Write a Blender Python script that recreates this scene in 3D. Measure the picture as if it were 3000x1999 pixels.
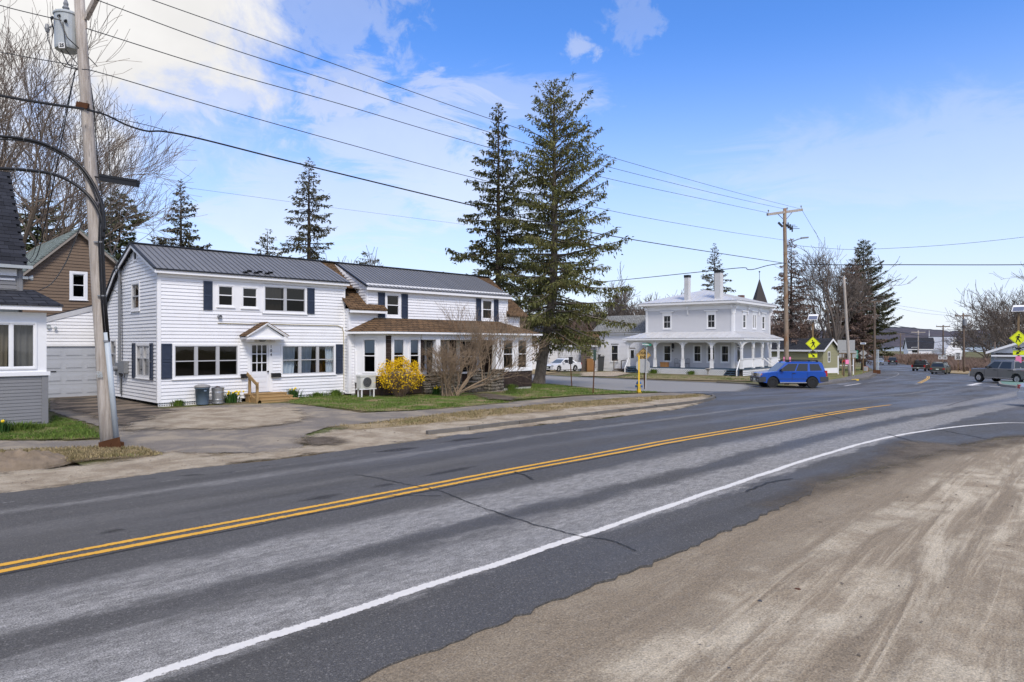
import bpy, bmesh, math, random
import numpy as np
from mathutils import Vector, Matrix
for o in list(bpy.data.objects): bpy.data.objects.remove(o, do_unlink=True)
SC = bpy.context.scene
COL = SC.collection
R = math.radians
rnd = random.Random(7)

# ------------------------------------------------------------------ camera
# world: X runs along the main road, Y across it (away from the camera), Z up
TH = R(44.4); F = 2000.0; CX = 1500.0; HY = 1007.0; H = 2.4
cd = bpy.data.cameras.new('camera'); cam = bpy.data.objects.new('camera', cd); COL.objects.link(cam)
cd.sensor_width = 36.0; cd.lens = F / 3000 * 36; cd.shift_y = (HY - 999.5) / 3000
cd.clip_start = 0.1; cd.clip_end = 9000
cam.location = (0, 0, H); cam.rotation_euler = (R(90), 0, TH - R(90))
SC.camera = cam

# ------------------------------------------------------------------ light
SUN_AZ = R(-118); SUN_EL = R(50)          # direction TO the sun (azimuth from +X)
sd = bpy.data.lights.new('sun', 'SUN'); sd.energy = 1.5; sd.angle = R(16); sd.color = (1.0, 0.93, 0.84)
sun = bpy.data.objects.new('sun', sd); COL.objects.link(sun)
sv = Vector((math.cos(SUN_EL) * math.cos(SUN_AZ), math.cos(SUN_EL) * math.sin(SUN_AZ), math.sin(SUN_EL)))
sun.rotation_euler = sv.to_track_quat('Z', 'Y').to_euler(); sun.location = (0, 0, 60)
vs = SC.view_settings
SC.display_settings.display_device = 'sRGB'
vs.view_transform = 'Standard'; vs.look = 'None'; vs.gamma = 1.0; vs.use_curve_mapping = False
vs.exposure = 1.0

def ray(u, v):
    p = (u - CX) / F
    return (math.cos(TH) + p * math.sin(TH), math.sin(TH) - p * math.cos(TH), -(v - HY) / F)

# ------------------------------------------------------------------ node helper
class NT:
    def __init__(s, tree): s.t = tree; s.n = tree.nodes; s.l = tree.links
    def node(s, kind, **kw):
        n = s.n.new(kind)
        for k, v in kw.items(): setattr(n, k, v)
        return n
    def put(s, sock, v):
        if isinstance(v, bpy.types.NodeSocket): s.l.new(v, sock)
        elif v is not None:
            if isinstance(v, (tuple, list)) and len(v) == 3 and sock.type == 'RGBA': v = (*v, 1)
            sock.default_value = v
    def math(s, op, a, b=None, c=None, clamp=False):
        n = s.node('ShaderNodeMath', operation=op, use_clamp=clamp)
        s.put(n.inputs[0], a); s.put(n.inputs[1], b) if b is not None else None
        if c is not None: s.put(n.inputs[2], c)
        return n.outputs[0]
    def vmath(s, op, a, b=None):
        n = s.node('ShaderNodeVectorMath', operation=op)
        s.put(n.inputs[0], a)
        if b is not None: s.put(n.inputs[1], b)
        return n.outputs['Value'] if op in ('DOT_PRODUCT', 'LENGTH', 'DISTANCE') else n.outputs[0]
    def pos(s): return s.node('ShaderNodeNewGeometry').outputs['Position']
    def xyz(s, v):
        n = s.node('ShaderNodeSeparateXYZ'); s.put(n.inputs[0], v); return n.outputs
    def comb(s, x, y, z=0.0):
        n = s.node('ShaderNodeCombineXYZ'); s.put(n.inputs[0], x); s.put(n.inputs[1], y); s.put(n.inputs[2], z); return n.outputs[0]
    def scale(s, v, k):
        n = s.node('ShaderNodeMapping'); s.put(n.inputs['Vector'], v); n.inputs['Scale'].default_value = k; return n.outputs[0]
    def noise(s, vec=None, scale=5, detail=4, rough=.55, dist=0, out=0):
        n = s.node('ShaderNodeTexNoise'); s.put(n.inputs['Vector'], vec if vec is not None else s.pos())
        n.inputs['Scale'].default_value = scale; n.inputs['Detail'].default_value = detail
        n.inputs['Roughness'].default_value = rough; n.inputs['Distortion'].default_value = dist
        return n.outputs[out]
    def vor(s, vec=None, scale=5, feature='F1', out='Distance'):
        n = s.node('ShaderNodeTexVoronoi', feature=feature); s.put(n.inputs['Vector'], vec if vec is not None else s.pos())
        n.inputs['Scale'].default_value = scale; return n.outputs[out]
    def ramp(s, f, a, b, lo=0.0, hi=1.0, smooth=True):
        n = s.node('ShaderNodeMapRange'); n.interpolation_type = 'SMOOTHSTEP' if smooth else 'LINEAR'
        s.put(n.inputs[0], f); n.inputs[1].default_value = a; n.inputs[2].default_value = b
        n.inputs[3].default_value = lo; n.inputs[4].default_value = hi; return n.outputs[0]
    def mix(s, f, a, b, mode='MIX'):
        n = s.node('ShaderNodeMix', data_type='RGBA', blend_type=mode); s.put(n.inputs[0], f)
        s.put(n.inputs[6], a); s.put(n.inputs[7], b); return n.outputs[2]
    def bump(s, h, strength=.3, dist=.02):
        n = s.node('ShaderNodeBump'); n.inputs['Strength'].default_value = strength
        n.inputs['Distance'].default_value = dist; s.put(n.inputs['Height'], h); return n.outputs[0]
    def brick(s, vec, w, h, mortar=.01, c1=(1, 1, 1), c2=(0, 0, 0), off=.5, bias=0):
        n = s.node('ShaderNodeTexBrick'); s.put(n.inputs['Vector'], vec); n.offset = off
        s.put(n.inputs['Color1'], c1); s.put(n.inputs['Color2'], c2); s.put(n.inputs['Mortar'], (0, 0, 0))
        n.inputs['Scale'].default_value = 1; n.inputs['Brick Width'].default_value = w; n.inputs['Row Height'].default_value = h
        n.inputs['Mortar Size'].default_value = mortar; n.inputs['Bias'].default_value = bias; return n.outputs
    def attr(s, name): return s.node('ShaderNodeAttribute', attribute_name=name).outputs['Fac']
    def rand(s): return s.node('ShaderNodeObjectInfo').outputs['Random']

def mk(name):
    m = bpy.data.materials.new(name); m.use_nodes = True; t = NT(m.node_tree)
    b = t.n['Principled BSDF']; return m, t, b
def setb(t, b, col=None, rough=.6, spec=.4, metal=0, normal=None, coat=0):
    t.put(b.inputs['Base Color'], col); t.put(b.inputs['Roughness'], rough); t.put(b.inputs['Metallic'], metal)
    t.put(b.inputs['Specular IOR Level'], spec)
    if normal is not None: t.put(b.inputs['Normal'], normal)
    if coat: b.inputs['Coat Weight'].default_value = coat; b.inputs['Coat Roughness'].default_value = .06
def shade(c, k): return tuple(min(1, x * k) for x in c)
def M(name, col, rough=.6, var=.15, scale=6, spec=.4, metal=0, bump=0, bscale=40, orand=0, dirt=None, dirt_amt=.5, stretch=None, coat=0):
    """plain painted / solid surface: grain, slow tone drift, optional grime and per-piece variation"""
    m, t, b = mk(name)
    p = t.pos()
    if stretch: p = t.scale(p, stretch)
    n1 = t.noise(p, scale, 5, .6)
    c = t.mix(n1, shade(col, 1 - var), shade(col, 1 + var))
    if dirt:
        n2 = t.ramp(t.noise(p, scale * .45, 6, .65, .4), .5, .78)
        c = t.mix(t.math('MULTIPLY', n2, dirt_amt), c, dirt)
    if orand:
        k = t.ramp(t.rand(), 0, 1, 1 - orand, 1 + orand, False)
        c = t.vmath('MULTIPLY', c, t.comb(k, k, k))
    nm = t.bump(t.noise(p, bscale, 4, .6), bump, .02) if bump else None
    setb(t, b, c, rough, spec, metal, nm, coat)
    return m

# ------------------------------------------------------------------ sky with broken cloud
w = bpy.data.worlds.new('World'); SC.world = w; w.use_nodes = True
t = NT(w.node_tree); bg = t.n['Background']
sky = t.node('ShaderNodeTexSky', sky_type='NISHITA', sun_disc=False, sun_elevation=SUN_EL,
             sun_rotation=R(90) - SUN_AZ, altitude=0, air_density=1.0, dust_density=.3, ozone_density=2.2)
d0 = t.node('ShaderNodeTexCoord').outputs['Generated']
nx, ny, nz = t.xyz(d0)
up = t.math('ADD', t.math('MAXIMUM', nz, 0.0), .10)
flat = t.comb(t.math('DIVIDE', nx, up), t.math('DIVIDE', ny, up), 0.0)
flat_s = t.scale(flat, (0.42, 1.0, 1.0))
# high thin streaks
st = t.ramp(t.noise(flat_s, 1.15, 7, .62, .9), .50, .80)
st2 = t.ramp(t.noise(t.scale(flat, (.9, .5, 1)), .8, 3, .5, .2), .42, .66)
thin = t.math('MULTIPLY', t.math('MULTIPLY', st, st2), .45)
# heaped cloud: patches at given bearings, ragged by noise
rag = t.noise(d0, 7.0, 8, .62, .3); fine = t.noise(d0, 26.0, 8, .62, .4); band = t.noise(t.vmath('MULTIPLY', d0, (1, 1, 3.4)), 6.0, 8, .66, .9)
def heap(u, v, size, amt, sq, nz_, k=2.3):
    c = Vector(ray(u, v)).normalized()
    dv = t.vmath('MULTIPLY', t.vmath('SUBTRACT', d0, tuple(c)), (1, 1, sq))
    q = t.math('ADD', t.math('DIVIDE', t.vmath('LENGTH', dv), size), t.math('MULTIPLY', t.math('SUBTRACT', nz_, .5), k))
    return t.math('MULTIPLY', t.ramp(q, 1.1, .42), amt)
cl = None
for h in [(220, 20, .19, 1.0, 1.1, rag), (560, 200, .085, .5, 1.4, rag), (60, -150, .30, 1, 1, rag), (-300, 150, .25, 1.0, 1.2, rag), (690, 270, .07, .55, 1.7, fine),
          (500, 390, .12, .22, 1.6, band, 3), (1010, 290, .07, .5, 1.7, fine, 3.2), (1120, 400, .15, .42, 1.6, band, 4), (940, 30, .12, .25, 1.6, fine, 3.6), (1010, 600, .20, .35, 2.6, band, 3.8),
          (1865, 55, .04, .16, 1.3, fine, 4.4), (1700, 142, .022, .35, 1.2, fine, 3.4), (1340, 540, .18, .42, 2.2, band, 3.8), (2700, 470, .30, .20, 4.0, band, 2.6), (1480, 300, .12, .25, 2.8, band, 3.2)]:
    q = heap(*h); cl = q if cl is None else t.math('MAXIMUM', cl, q)
# the same kind of heaps over the rest of the sky
far = t.ramp(t.noise(t.vmath('ADD', d0, (3.1, 1.7, .2)), 2.1, 8, .6, .3), .40, .58)
ahead = t.ramp(t.vmath('DOT_PRODUCT', d0, (math.cos(TH), math.sin(TH), 0)), .35, .66, .9, 0)
cl = t.math('MAXIMUM', cl, t.math('MULTIPLY', far, ahead))
cl = t.math('MAXIMUM', cl, thin)
# milky air low down
low = t.ramp(nz, .0, .42, .78, 0)
hs = t.node('ShaderNodeHueSaturation'); t.put(hs.inputs['Color'], sky.outputs[0]); hs.inputs['Saturation'].default_value = 1.30
skyc = t.vmath('MULTIPLY', hs.outputs[0], (1.12, 1.0, 1.22))
skyc = t.mix(low, skyc, (3.65, 4.2, 5.0))
grey = t.ramp(t.noise(d0, 5, 5, .6), .35, .75, .86, 1.0)
cc = t.vmath('MULTIPLY', (5.05, 4.98, 4.92), t.comb(grey, grey, grey))
t.put(bg.inputs['Color'], t.mix(cl, skyc, cc)); bg.inputs['Strength'].default_value = .10

# ------------------------------------------------------------------ ground height and pixel helpers
KN = [(-400, 0.0), (14, 0.0), (26, -.12), (47, -.68), (60, -.8), (75, -1.1), (110, -1.95), (135, -2.35), (180, -2.55), (300, -2.9), (600, -3.6), (6000, -6.0)]
def G(x):
    for (a, za), (b, zb) in zip(KN, KN[1:]):
        if x <= b: return za + (zb - za) * max(0, (x - a)) / (b - a)
    return KN[-1][1]
KX = np.array([k[0] for k in KN]); KZ = np.array([k[1] for k in KN])
def Gn(x): return np.interp(x, KX, KZ)
def dep(u, v, d):
    r = ray(u, v); return Vector((r[0] * d, r[1] * d, H + r[2] * d))
def gnd(u, v):
    r = ray(u, v); lo, hi = .5, 4000.
    for _ in range(50):
        m = (lo + hi) / 2
        if H + r[2] * m > G(r[0] * m): lo = m
        else: hi = m
    return Vector((r[0] * lo, r[1] * lo, G(r[0] * lo)))
def gp(*px): return [tuple(gnd(u, v)[:2]) for u, v in px]
def depth(p): return p[0] * math.cos(TH) + p[1] * math.sin(TH)
def onY(u, v, Y):
    r = ray(u, v); d = Y / r[1]; return (r[0] * d, H + r[2] * d)
def onX(u, v, X):
    r = ray(u, v); d = X / r[0]; return (r[1] * d, H + r[2] * d)

# ------------------------------------------------------------------ objects
WM = {}
def link(o, parent=None, local=False, mat=None):
    COL.objects.link(o)
    if parent is not None:
        o.parent = parent
        if local: WM[o.name] = WM[parent.name]
        else: o.matrix_parent_inverse = WM[parent.name].inverted(); WM[o.name] = Matrix.Identity(4)
    else: WM[o.name] = Matrix.Identity(4)
    return o
def tag(o, label=None, cat=None, group=None, kind=None):
    if label: o['label'] = label
    if cat: o['category'] = cat
    if group: o['group'] = group
    if kind: o['kind'] = kind
    return o
def thing(name, loc, label, cat, rotz=0.0, group=None):
    o = bpy.data.objects.new(name, None); COL.objects.link(o)
    o.location = loc; o.rotation_euler = (0, 0, rotz); o.empty_display_size = .3
    WM[o.name] = Matrix.Translation(Vector(loc)) @ Matrix.Rotation(rotz, 4, 'Z')
    return tag(o, label, cat, group)
def piece(name, mesh, parent, mtx):
    o = bpy.data.objects.new(name, mesh); link(o, parent); o.matrix_basis = mtx; WM[o.name] = mtx.copy(); return o
def copy_tree(o, parent=None):
    c = o.copy(); COL.objects.link(c); c.parent = parent
    for ch in o.children: copy_tree(ch, c)
    return c

class MB:
    def __init__(s, T=None): s.v = []; s.f = []; s.T = T
    def add(s, vs, fs):
        n = len(s.v)
        s.v += [tuple(s.T @ Vector(v)) for v in vs] if s.T is not None else [tuple(v) for v in vs]
        s.f += [tuple(i + n for i in f) for f in fs]; return s
    def hexa(s, a):   # 8 corners: bottom loop, top loop
        return s.add(a, [(3, 2, 1, 0), (4, 5, 6, 7), (0, 1, 5, 4), (1, 2, 6, 5), (2, 3, 7, 6), (3, 0, 4, 7)])
    def box(s, x0, x1, y0, y1, z0, z1):
        return s.hexa([(x0, y0, z0), (x1, y0, z0), (x1, y1, z0), (x0, y1, z0), (x0, y0, z1), (x1, y0, z1), (x1, y1, z1), (x0, y1, z1)])
    def beam(s, p, q, w, h, up=(0, 0, 1)):
        p, q = Vector(p), Vector(q); d = (q - p).normalized(); sd = d.cross(Vector(up))
        if sd.length < 1e-4: sd = d.cross(Vector((1, 0, 0)))
        sd.normalize(); u2 = sd.cross(d); a = sd * w / 2; b = u2 * h / 2
        return s.hexa([p - a - b, q - a - b, q + a - b, p + a - b, p - a + b, q - a + b, q + a + b, p + a + b])
    def quad(s, *p): return s.add(p, [tuple(range(len(p)))])
    def prism(s, poly, ext):
        n = len(poly); e = Vector(ext); a = [Vector(p) for p in poly]
        return s.add(a + [p + e for p in a], [tuple(range(n))[::-1], tuple(range(n, 2 * n))] + [(i, (i + 1) % n, n + (i + 1) % n, n + i) for i in range(n)])
    def tube(s, pts, r, n=6, cap=True):
        pts = [Vector(p) for p in pts]; k = len(pts)
        if not hasattr(r, '__len__'): r = [r] * k
        vs = []; prev = None
        for i, p in enumerate(pts):
            d = (pts[min(i + 1, k - 1)] - pts[max(i - 1, 0)])
            if d.length < 1e-9: d = Vector((0, 0, 1))
            d.normalize()
            a = prev if prev is not None else (Vector((1, 0, 0)) if abs(d.x) < .8 else Vector((0, 1, 0)))
            a = (a - d * a.dot(d)).normalized(); b = d.cross(a); prev = a
            for j in range(n):
                t = 2 * math.pi * j / n
                vs.append(p + (a * math.cos(t) + b * math.sin(t)) * r[i])
        fs = [(i * n + j, i * n + (j + 1) % n, (i + 1) * n + (j + 1) % n, (i + 1) * n + j) for i in range(k - 1) for j in range(n)]
        if cap: fs += [tuple(range(n))[::-1], tuple(range((k - 1) * n, k * n))]
        return s.add(vs, fs)
    def lathe(s, prof, c=(0, 0, 0), n=16, axis='z', cap=True):
        vs = []; k = len(prof)
        for r, z in prof:
            for j in range(n):
                t = 2 * math.pi * j / n; a, b = r * math.cos(t), r * math.sin(t)
                vs.append((c[0] + a, c[1] + b, c[2] + z) if axis == 'z' else (c[0] + a, c[1] + z, c[2] + b) if axis == 'y' else (c[0] + z, c[1] + a, c[2] + b))
        fs = [(i * n + j, i * n + (j + 1) % n, (i + 1) * n + (j + 1) % n, (i + 1) * n + j) for i in range(k - 1) for j in range(n)]
        if cap: fs += [tuple(range(n))[::-1], tuple(range((k - 1) * n, k * n))]
        return s.add(vs, fs)
    def mesh(s, name, mat, smooth=False):
        me = bpy.data.meshes.new(name); me.from_pydata(s.v, [], s.f); me.update()
        bm = bmesh.new(); bm.from_mesh(me); bmesh.ops.recalc_face_normals(bm, faces=bm.faces); bm.to_mesh(me); bm.free()
        if mat is not None: me.materials.append(mat)
        if smooth:
            for p in me.polygons: p.use_smooth = True
        return me
    def build(s, name, mat, parent=None, smooth=False, local=False, kind=None):
        o = bpy.data.objects.new(name, s.mesh(name, mat, smooth)); link(o, parent, local)
        if kind: o['kind'] = kind
        return o
def npmesh(name, V, Fc, mat, parent=None, smooth=False, local=False, kind=None, attrs=None):
    """big meshes from numpy: V (n,3), Fc (m,k)"""
    me = bpy.data.meshes.new(name); V = np.asarray(V, np.float32); Fc = np.asarray(Fc, np.int32)
    k = Fc.shape[1]; me.vertices.add(len(V)); me.vertices.foreach_set('co', V.ravel())
    me.loops.add(Fc.size); me.loops.foreach_set('vertex_index', Fc.ravel())
    me.polygons.add(len(Fc)); me.polygons.foreach_set('loop_start', np.arange(0, Fc.size, k, dtype=np.int32))
    me.polygons.foreach_set('loop_total', np.full(len(Fc), k, np.int32))
    me.update(calc_edges=True)
    if smooth: me.polygons.foreach_set('use_smooth', np.ones(len(Fc), bool))
    for an, av in (attrs or {}).items():
        a = me.attributes.new(an, 'FLOAT', 'POINT'); a.data.foreach_set('value', np.asarray(av, np.float32))
    me.materials.append(mat)
    o = bpy.data.objects.new(name, me); link(o, parent, local)
    if kind: o['kind'] = kind
    return o

class WF:
    """a wall plane: a runs along the wall, z up, o outward"""
    def __init__(s, O, ex, n): s.O = Vector(O); s.ex = Vector(ex); s.n = Vector(n)
    def P(s, a, z, o=0.0): return s.O + s.ex * a + s.n * o + Vector((0, 0, z))
    def box(s, mb, a0, a1, z0, z1, o0, o1):
        return mb.hexa([s.P(a0, z0, o0), s.P(a1, z0, o0), s.P(a1, z0, o1), s.P(a0, z0, o1), s.P(a0, z1, o0), s.P(a1, z1, o0), s.P(a1, z1, o1), s.P(a0, z1, o1)])
    def mtx(s, a, z, o, L, sz=1.0):
        p = s.P(a, z, o); e = s.ex * L; n = s.n
        return Matrix(((e.x, n.x, 0, p.x), (e.y, n.y, 0, p.y), (e.z, n.z, sz, p.z), (0, 0, 0, 1)))
def text_mesh(s, size, depth_=.004, align='CENTER', bold=0.0):
    cu = bpy.data.curves.new('lettering', 'FONT'); cu.body = s; cu.size = size; cu.extrude = depth_
    cu.align_x = align; cu.align_y = 'CENTER'; cu.resolution_u = 3; cu.offset = bold
    o = bpy.data.objects.new('lettering', cu); COL.objects.link(o)
    dg = bpy.context.evaluated_depsgraph_get(); me = bpy.data.meshes.new_from_object(o.evaluated_get(dg))
    bpy.data.objects.remove(o, do_unlink=True); bpy.data.curves.remove(cu); return me
def lettering(s, size, mat, parent, origin, right, up, bold=0.0, sx=1.0, name='lettering'):
    me = text_mesh(s, size, .003, 'CENTER', bold); me.materials.clear(); me.materials.append(mat)
    r = Vector(right).normalized(); u = Vector(up).normalized(); n = r.cross(u); p = Vector(origin)
    m = Matrix(((r.x * sx, u.x, n.x, p.x), (r.y * sx, u.y, n.y, p.y), (r.z * sx, u.z, n.z, p.z), (0, 0, 0, 1)))
    return piece(name, me, parent, m)
# ------------------------------------------------------------------ materials
MT = {}
def shade_n(t, c, k):
    return t.vmath('MULTIPLY', c, (k, k, k))
def asphalt(name, base, worn=None, rough=(.42, .75), bands=False, blue=0.0, sand=None):
    m, t, b = mk(name); p = t.pos(); x, y, z = t.xyz(p)
    fine = t.noise(p, 95, 3, .75); grit = t.vor(p, 75, 'F1', 'Color')
    gx = t.xyz(grit)[0]
    c = t.mix(t.noise(p, .55, 5, .6), shade(base, .78), shade(base, 1.22))
    c = t.mix(t.ramp(fine, .36, .70), shade_n(t, c, .7), shade(base, 1.75))
    spk = t.ramp(gx, .90, .98)
    c = t.mix(t.math('MULTIPLY', spk, .38), c, (.32, .30, .27))
    c = t.mix(t.math('MULTIPLY', t.ramp(gx, .16, .02), .45), c, shade(base, .42))
    rr = t.ramp(t.noise(t.scale(p, (.12, .5, 1)), 1.1, 5, .6), .38, .66, rough[0], rough[1])
    if bands:
        st = t.scale(p, (.35, 1.0, 1)); e = t.math('MULTIPLY', t.math('SUBTRACT', t.noise(st, 2.6, 9, .8), .5), .95)
        e2 = t.math('MULTIPLY', t.math('SUBTRACT', t.noise(t.scale(p, (.25, 1, 1)), .5, 3, .5), .5), .5)
        yy = t.math('ADD', y, t.math('ADD', e, e2))
        def band(a0, a1, b0, b1): return t.math('MULTIPLY', t.ramp(yy, a0, a1), t.ramp(yy, b0, b1, 1, 0))
        wn = t.math('MAXIMUM', band(6.62, 6.92, 7.45, 7.95), band(5.05, 5.25, 6.02, 6.42))
        wn = t.math('MAXIMUM', wn, t.math('MULTIPLY', band(11.5, 11.7, 11.75, 12.0), .5))
        wn = t.math('MAXIMUM', wn, t.math('MULTIPLY', band(10.0, 10.4, 10.5, 10.9), .16))
        fade = t.ramp(x, 44, 70, 1, .35)
        wn = t.math('MULTIPLY', wn, fade)
        wc = t.mix(t.ramp(t.noise(p, 70, 3, .8), .34, .66), shade(worn, .38), shade(worn, 1.4))
        gm = t.ramp(t.noise(t.scale(p, (.45, 1, 1)), 13, 6, .78), .34, .66, .66, 1.22); wc = t.vmath('MULTIPLY', wc, t.comb(gm, gm, gm)); c = t.mix(t.math('MULTIPLY', wn, .9), c, wc)
        # tar-dark polished wheel paths and a bluish wet sheen painted into the distant road
        dk = t.math('MULTIPLY', t.ramp(t.noise(t.scale(p, (.05, .8, 1)), 1.6, 4, .6), .52, .72), .45)
        c = t.mix(dk, c, shade(base, .62))
        sheen_tint = t.math('MULTIPLY', t.ramp(x, 22, 42), t.ramp(t.noise(t.scale(p, (.09, .55, 1)), 1.0, 4, .6), .42, .60))
        c = t.mix(t.math('MULTIPLY', sheen_tint, .5), c, (.165, .168, .185))
        rr = t.math('ADD', rr, t.math('MULTIPLY', wn, .18))
        rr = t.math('SUBTRACT', rr, t.math('MULTIPLY', t.ramp(y, 8.6, 9.4), .06))
    if sand:
        sn = t.ramp(t.noise(p, .9, 7, .65, .5), .48, .68)
        c = t.mix(t.math('MULTIPLY', sn, .7), c, sand)
    setb(t, b, c, rr, .22, 0, t.bump(t.math('ADD', fine, t.math('MULTIPLY', gx, .6)), .38, .012))
    return m
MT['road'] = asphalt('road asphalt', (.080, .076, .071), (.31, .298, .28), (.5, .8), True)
MT['walk'] = asphalt('old sidewalk asphalt', (.135, .125, .115), None, (.7, .9), False, 0, (.27, .23, .18))
MT['side'] = asphalt('side street asphalt', (.17, .165, .158), None, (.6, .85), False, 0, (.24, .215, .18))
MT['drive'] = asphalt('driveway asphalt', (.075, .066, .058), None, (.75, .9), False, 0, (.26, .215, .165))

def soft(name, fn, amp=.6, ns=2.2, hard=.10):
    """ground cover whose ragged edge thins out along the 'edge' attribute (metres inside the outline)"""
    m, t, b = mk(name); p = t.pos(); fn(t, b, p)
    e = t.attr('edge'); n = t.noise(p, ns, 7, .68, .3)
    f = t.math('ADD', e, t.math('MULTIPLY', t.math('SUBTRACT', n, .56), amp * 2))
    a = t.ramp(f, -hard, hard)
    tr = t.node('ShaderNodeBsdfTransparent'); mx = t.node('ShaderNodeMixShader'); out = t.n['Material Output']
    t.put(mx.inputs[0], a); t.l.new(tr.outputs[0], mx.inputs[1]); t.l.new(b.outputs[0], mx.inputs[2]); t.l.new(mx.outputs[0], out.inputs[0])
    return m
def sandfn(light, dark, streak=False, leaf=0.0):
    def fn(t, b, p):
        c = t.mix(t.ramp(t.noise(p, 1.3, 7, .66, .4), .36, .66), light, dark)
        if streak:
            x, y, z = t.xyz(p)
            ac = t.math('ADD', t.math('SUBTRACT', y, t.math('MULTIPLY', x, .138)), t.math('MULTIPLY', t.math('MULTIPLY', x, y), .022))
            v = t.comb(t.math('MULTIPLY', ac, 1.7), t.math('MULTIPLY', x, .24), 0.0)
            s1 = t.noise(v, 1.1, 6, .66, .55); s2 = t.noise(t.scale(v, (2.6, .8, 1)), 1.2, 6, .66, .9)
            c = t.mix(t.ramp(s1, .40, .60), c, t.mix(t.ramp(s2, .4, .65), shade(dark, .80), shade(dark, 1.02)))
            c = t.mix(t.math('MULTIPLY', t.ramp(s2, .52, .7), .5), c, shade(light, 1.16))
            # damp, trodden strip along the asphalt
            yy = t.xyz(p)[1]; n = t.math('MULTIPLY', t.math('SUBTRACT', t.noise(p, .9, 6, .65), .5), 1.8)
            c = t.mix(t.math('MULTIPLY', t.ramp(t.math('ADD', yy, n), 2.5, 3.4), .8), c, shade(dark, .78))
        g = t.noise(p, 60, 4, .75); v1 = t.vor(p, 75, 'F1', 'Color'); gx = t.xyz(v1)[0]
        c = t.mix(t.ramp(g, .35, .68), shade_n(t, c, .66), shade_n(t, c, 1.22))
        c = t.mix(t.math('MULTIPLY', t.ramp(gx, .93, .985), .45), c, (.09, .075, .06))
        c = t.mix(t.math('MULTIPLY', t.ramp(gx, .07, .02), .25), c, (.55, .50, .42))
        if leaf:
            lv = t.ramp(t.noise(p, 7, 5, .75, .6), .63, .72); c = t.mix(t.math('MULTIPLY', lv, leaf), c, (.11, .075, .042))
        hgt = t.math('ADD', g, t.math('MULTIPLY', t.noise(p, 6, 5, .65), 2.2))
        if streak: hgt = t.math('ADD', hgt, t.math('MULTIPLY', s2, 1.2))
        setb(t, b, c, .92, .2, 0, t.bump(hgt, .75, .025))
    return fn
def grassfn(g1, g2, dry, amount):
    def fn(t, b, p):
        c = t.mix(t.ramp(t.noise(p, 9, 5, .7), .3, .7), g1, g2)
        dm = t.ramp(t.noise(p, .8, 7, .68, .5), 1 - amount - .12, 1 - amount + .14)
        c = t.mix(dm, c, t.mix(t.noise(p, 22, 4, .7), shade(dry, .62), shade(dry, 1.3)))
        hgt = t.noise(t.scale(p, (1, 1, .3)), 30, 4, .7)
        setb(t, b, c, .95, .15, 0, t.bump(hgt, .8, .05))
    return fn
SAND_L, SAND_D = (.42, .365, .29), (.225, .185, .137)
MT['sand_lot'] = soft('sand of the lot', sandfn((.63, .54, .40), (.37, .295, .205), True), .35, 2.4, .06)
MT['sand'] = soft('pale road sand', sandfn((.50, .42, .31), (.31, .245, .17), False, .45), .75, 1.7, .28)
MT['sand_thin'] = soft('thin sand film', sandfn((.42, .35, .255), (.27, .215, .15), False, .2), .9, 1.1, .5)
MT['mud'] = soft('damp mud', sandfn((.17, .135, .10), (.085, .065, .048), False, .3), .8, 1.6, .3)
MT['lawn'] = soft('lawn turf', grassfn((.075, .125, .02), (.13, .185, .036), (.29, .215, .12), .50), .45, 2.2, .22)
MT['dry'] = soft('dry verge turf', grassfn((.10, .115, .03), (.14, .14, .045), (.37, .285, .17), .68), .6, 1.8, .35)
MT['dry2'] = soft('leaf littered turf', grassfn((.075, .10, .022), (.12, .135, .035), (.32, .245, .145), .60), .6, 1.5, .35)
MT['stain'] = None
m, t, b = mk('open ground'); p = t.pos()
c = t.mix(t.ramp(t.noise(p, .22, 8, .68, .4), .40, .62), (.085, .10, .028), (.20, .155, .095))
c = t.mix(t.ramp(t.noise(p, 14, 4, .7), .3, .7), shade_n(t, c, .7), shade_n(t, c, 1.25))
setb(t, b, c, .95, .15, 0, t.bump(t.noise(p, 5, 6, .7), .6, .06)); MT['ground'] = m

def paint(name, col, wear, sf=.06, ek=7.0, cap=.42, op=1.0):
    m, t, b = mk(name); p = t.pos()
    n = t.noise(p, 26, 6, .75); n2 = t.noise(p, 1.7, 4, .6)
    f = t.math('ADD', t.math('ADD', n, t.math('MULTIPLY', n2, .5)), t.math('MINIMUM', t.math('MULTIPLY', t.attr('edge'), ek), cap))
    a = t.ramp(f, wear - sf, wear + sf, 0, op)
    c = t.mix(t.noise(p, 18, 5, .7), shade(col, .82), shade(col, 1.08))
    setb(t, b, c, .7, .3, 0, t.bump(t.noise(p, 90, 3, .7), .3, .006))
    tr = t.node('ShaderNodeBsdfTransparent'); mx = t.node('ShaderNodeMixShader'); out = t.n['Material Output']
    t.put(mx.inputs[0], a); t.l.new(tr.outputs[0], mx.inputs[1]); t.l.new(b.outputs[0], mx.inputs[2]); t.l.new(mx.outputs[0], out.inputs[0])
    return m
MT['p_white'] = paint('white line paint', (.70, .67, .62), .80)
MT['p_worn'] = paint('worn white line paint', (.52, .50, .47), 1.17)
MT['p_faint'] = paint('faint white line paint', (.50, .48, .46), 1.0)
MT['p_yellow'] = paint('yellow line paint', (.72, .38, .045), .78)
MT['p_yellow2'] = paint('faded yellow line paint', (.62, .37, .09), .9)
MT['tar'] = paint('tar crack filler', (.034, .033, .032), .74, .1, 7.0, .42, .85)
MT['wet'] = paint('oil stain', (.038, .036, .035), 1.05, .32, 3.0, .8, .55)

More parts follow.
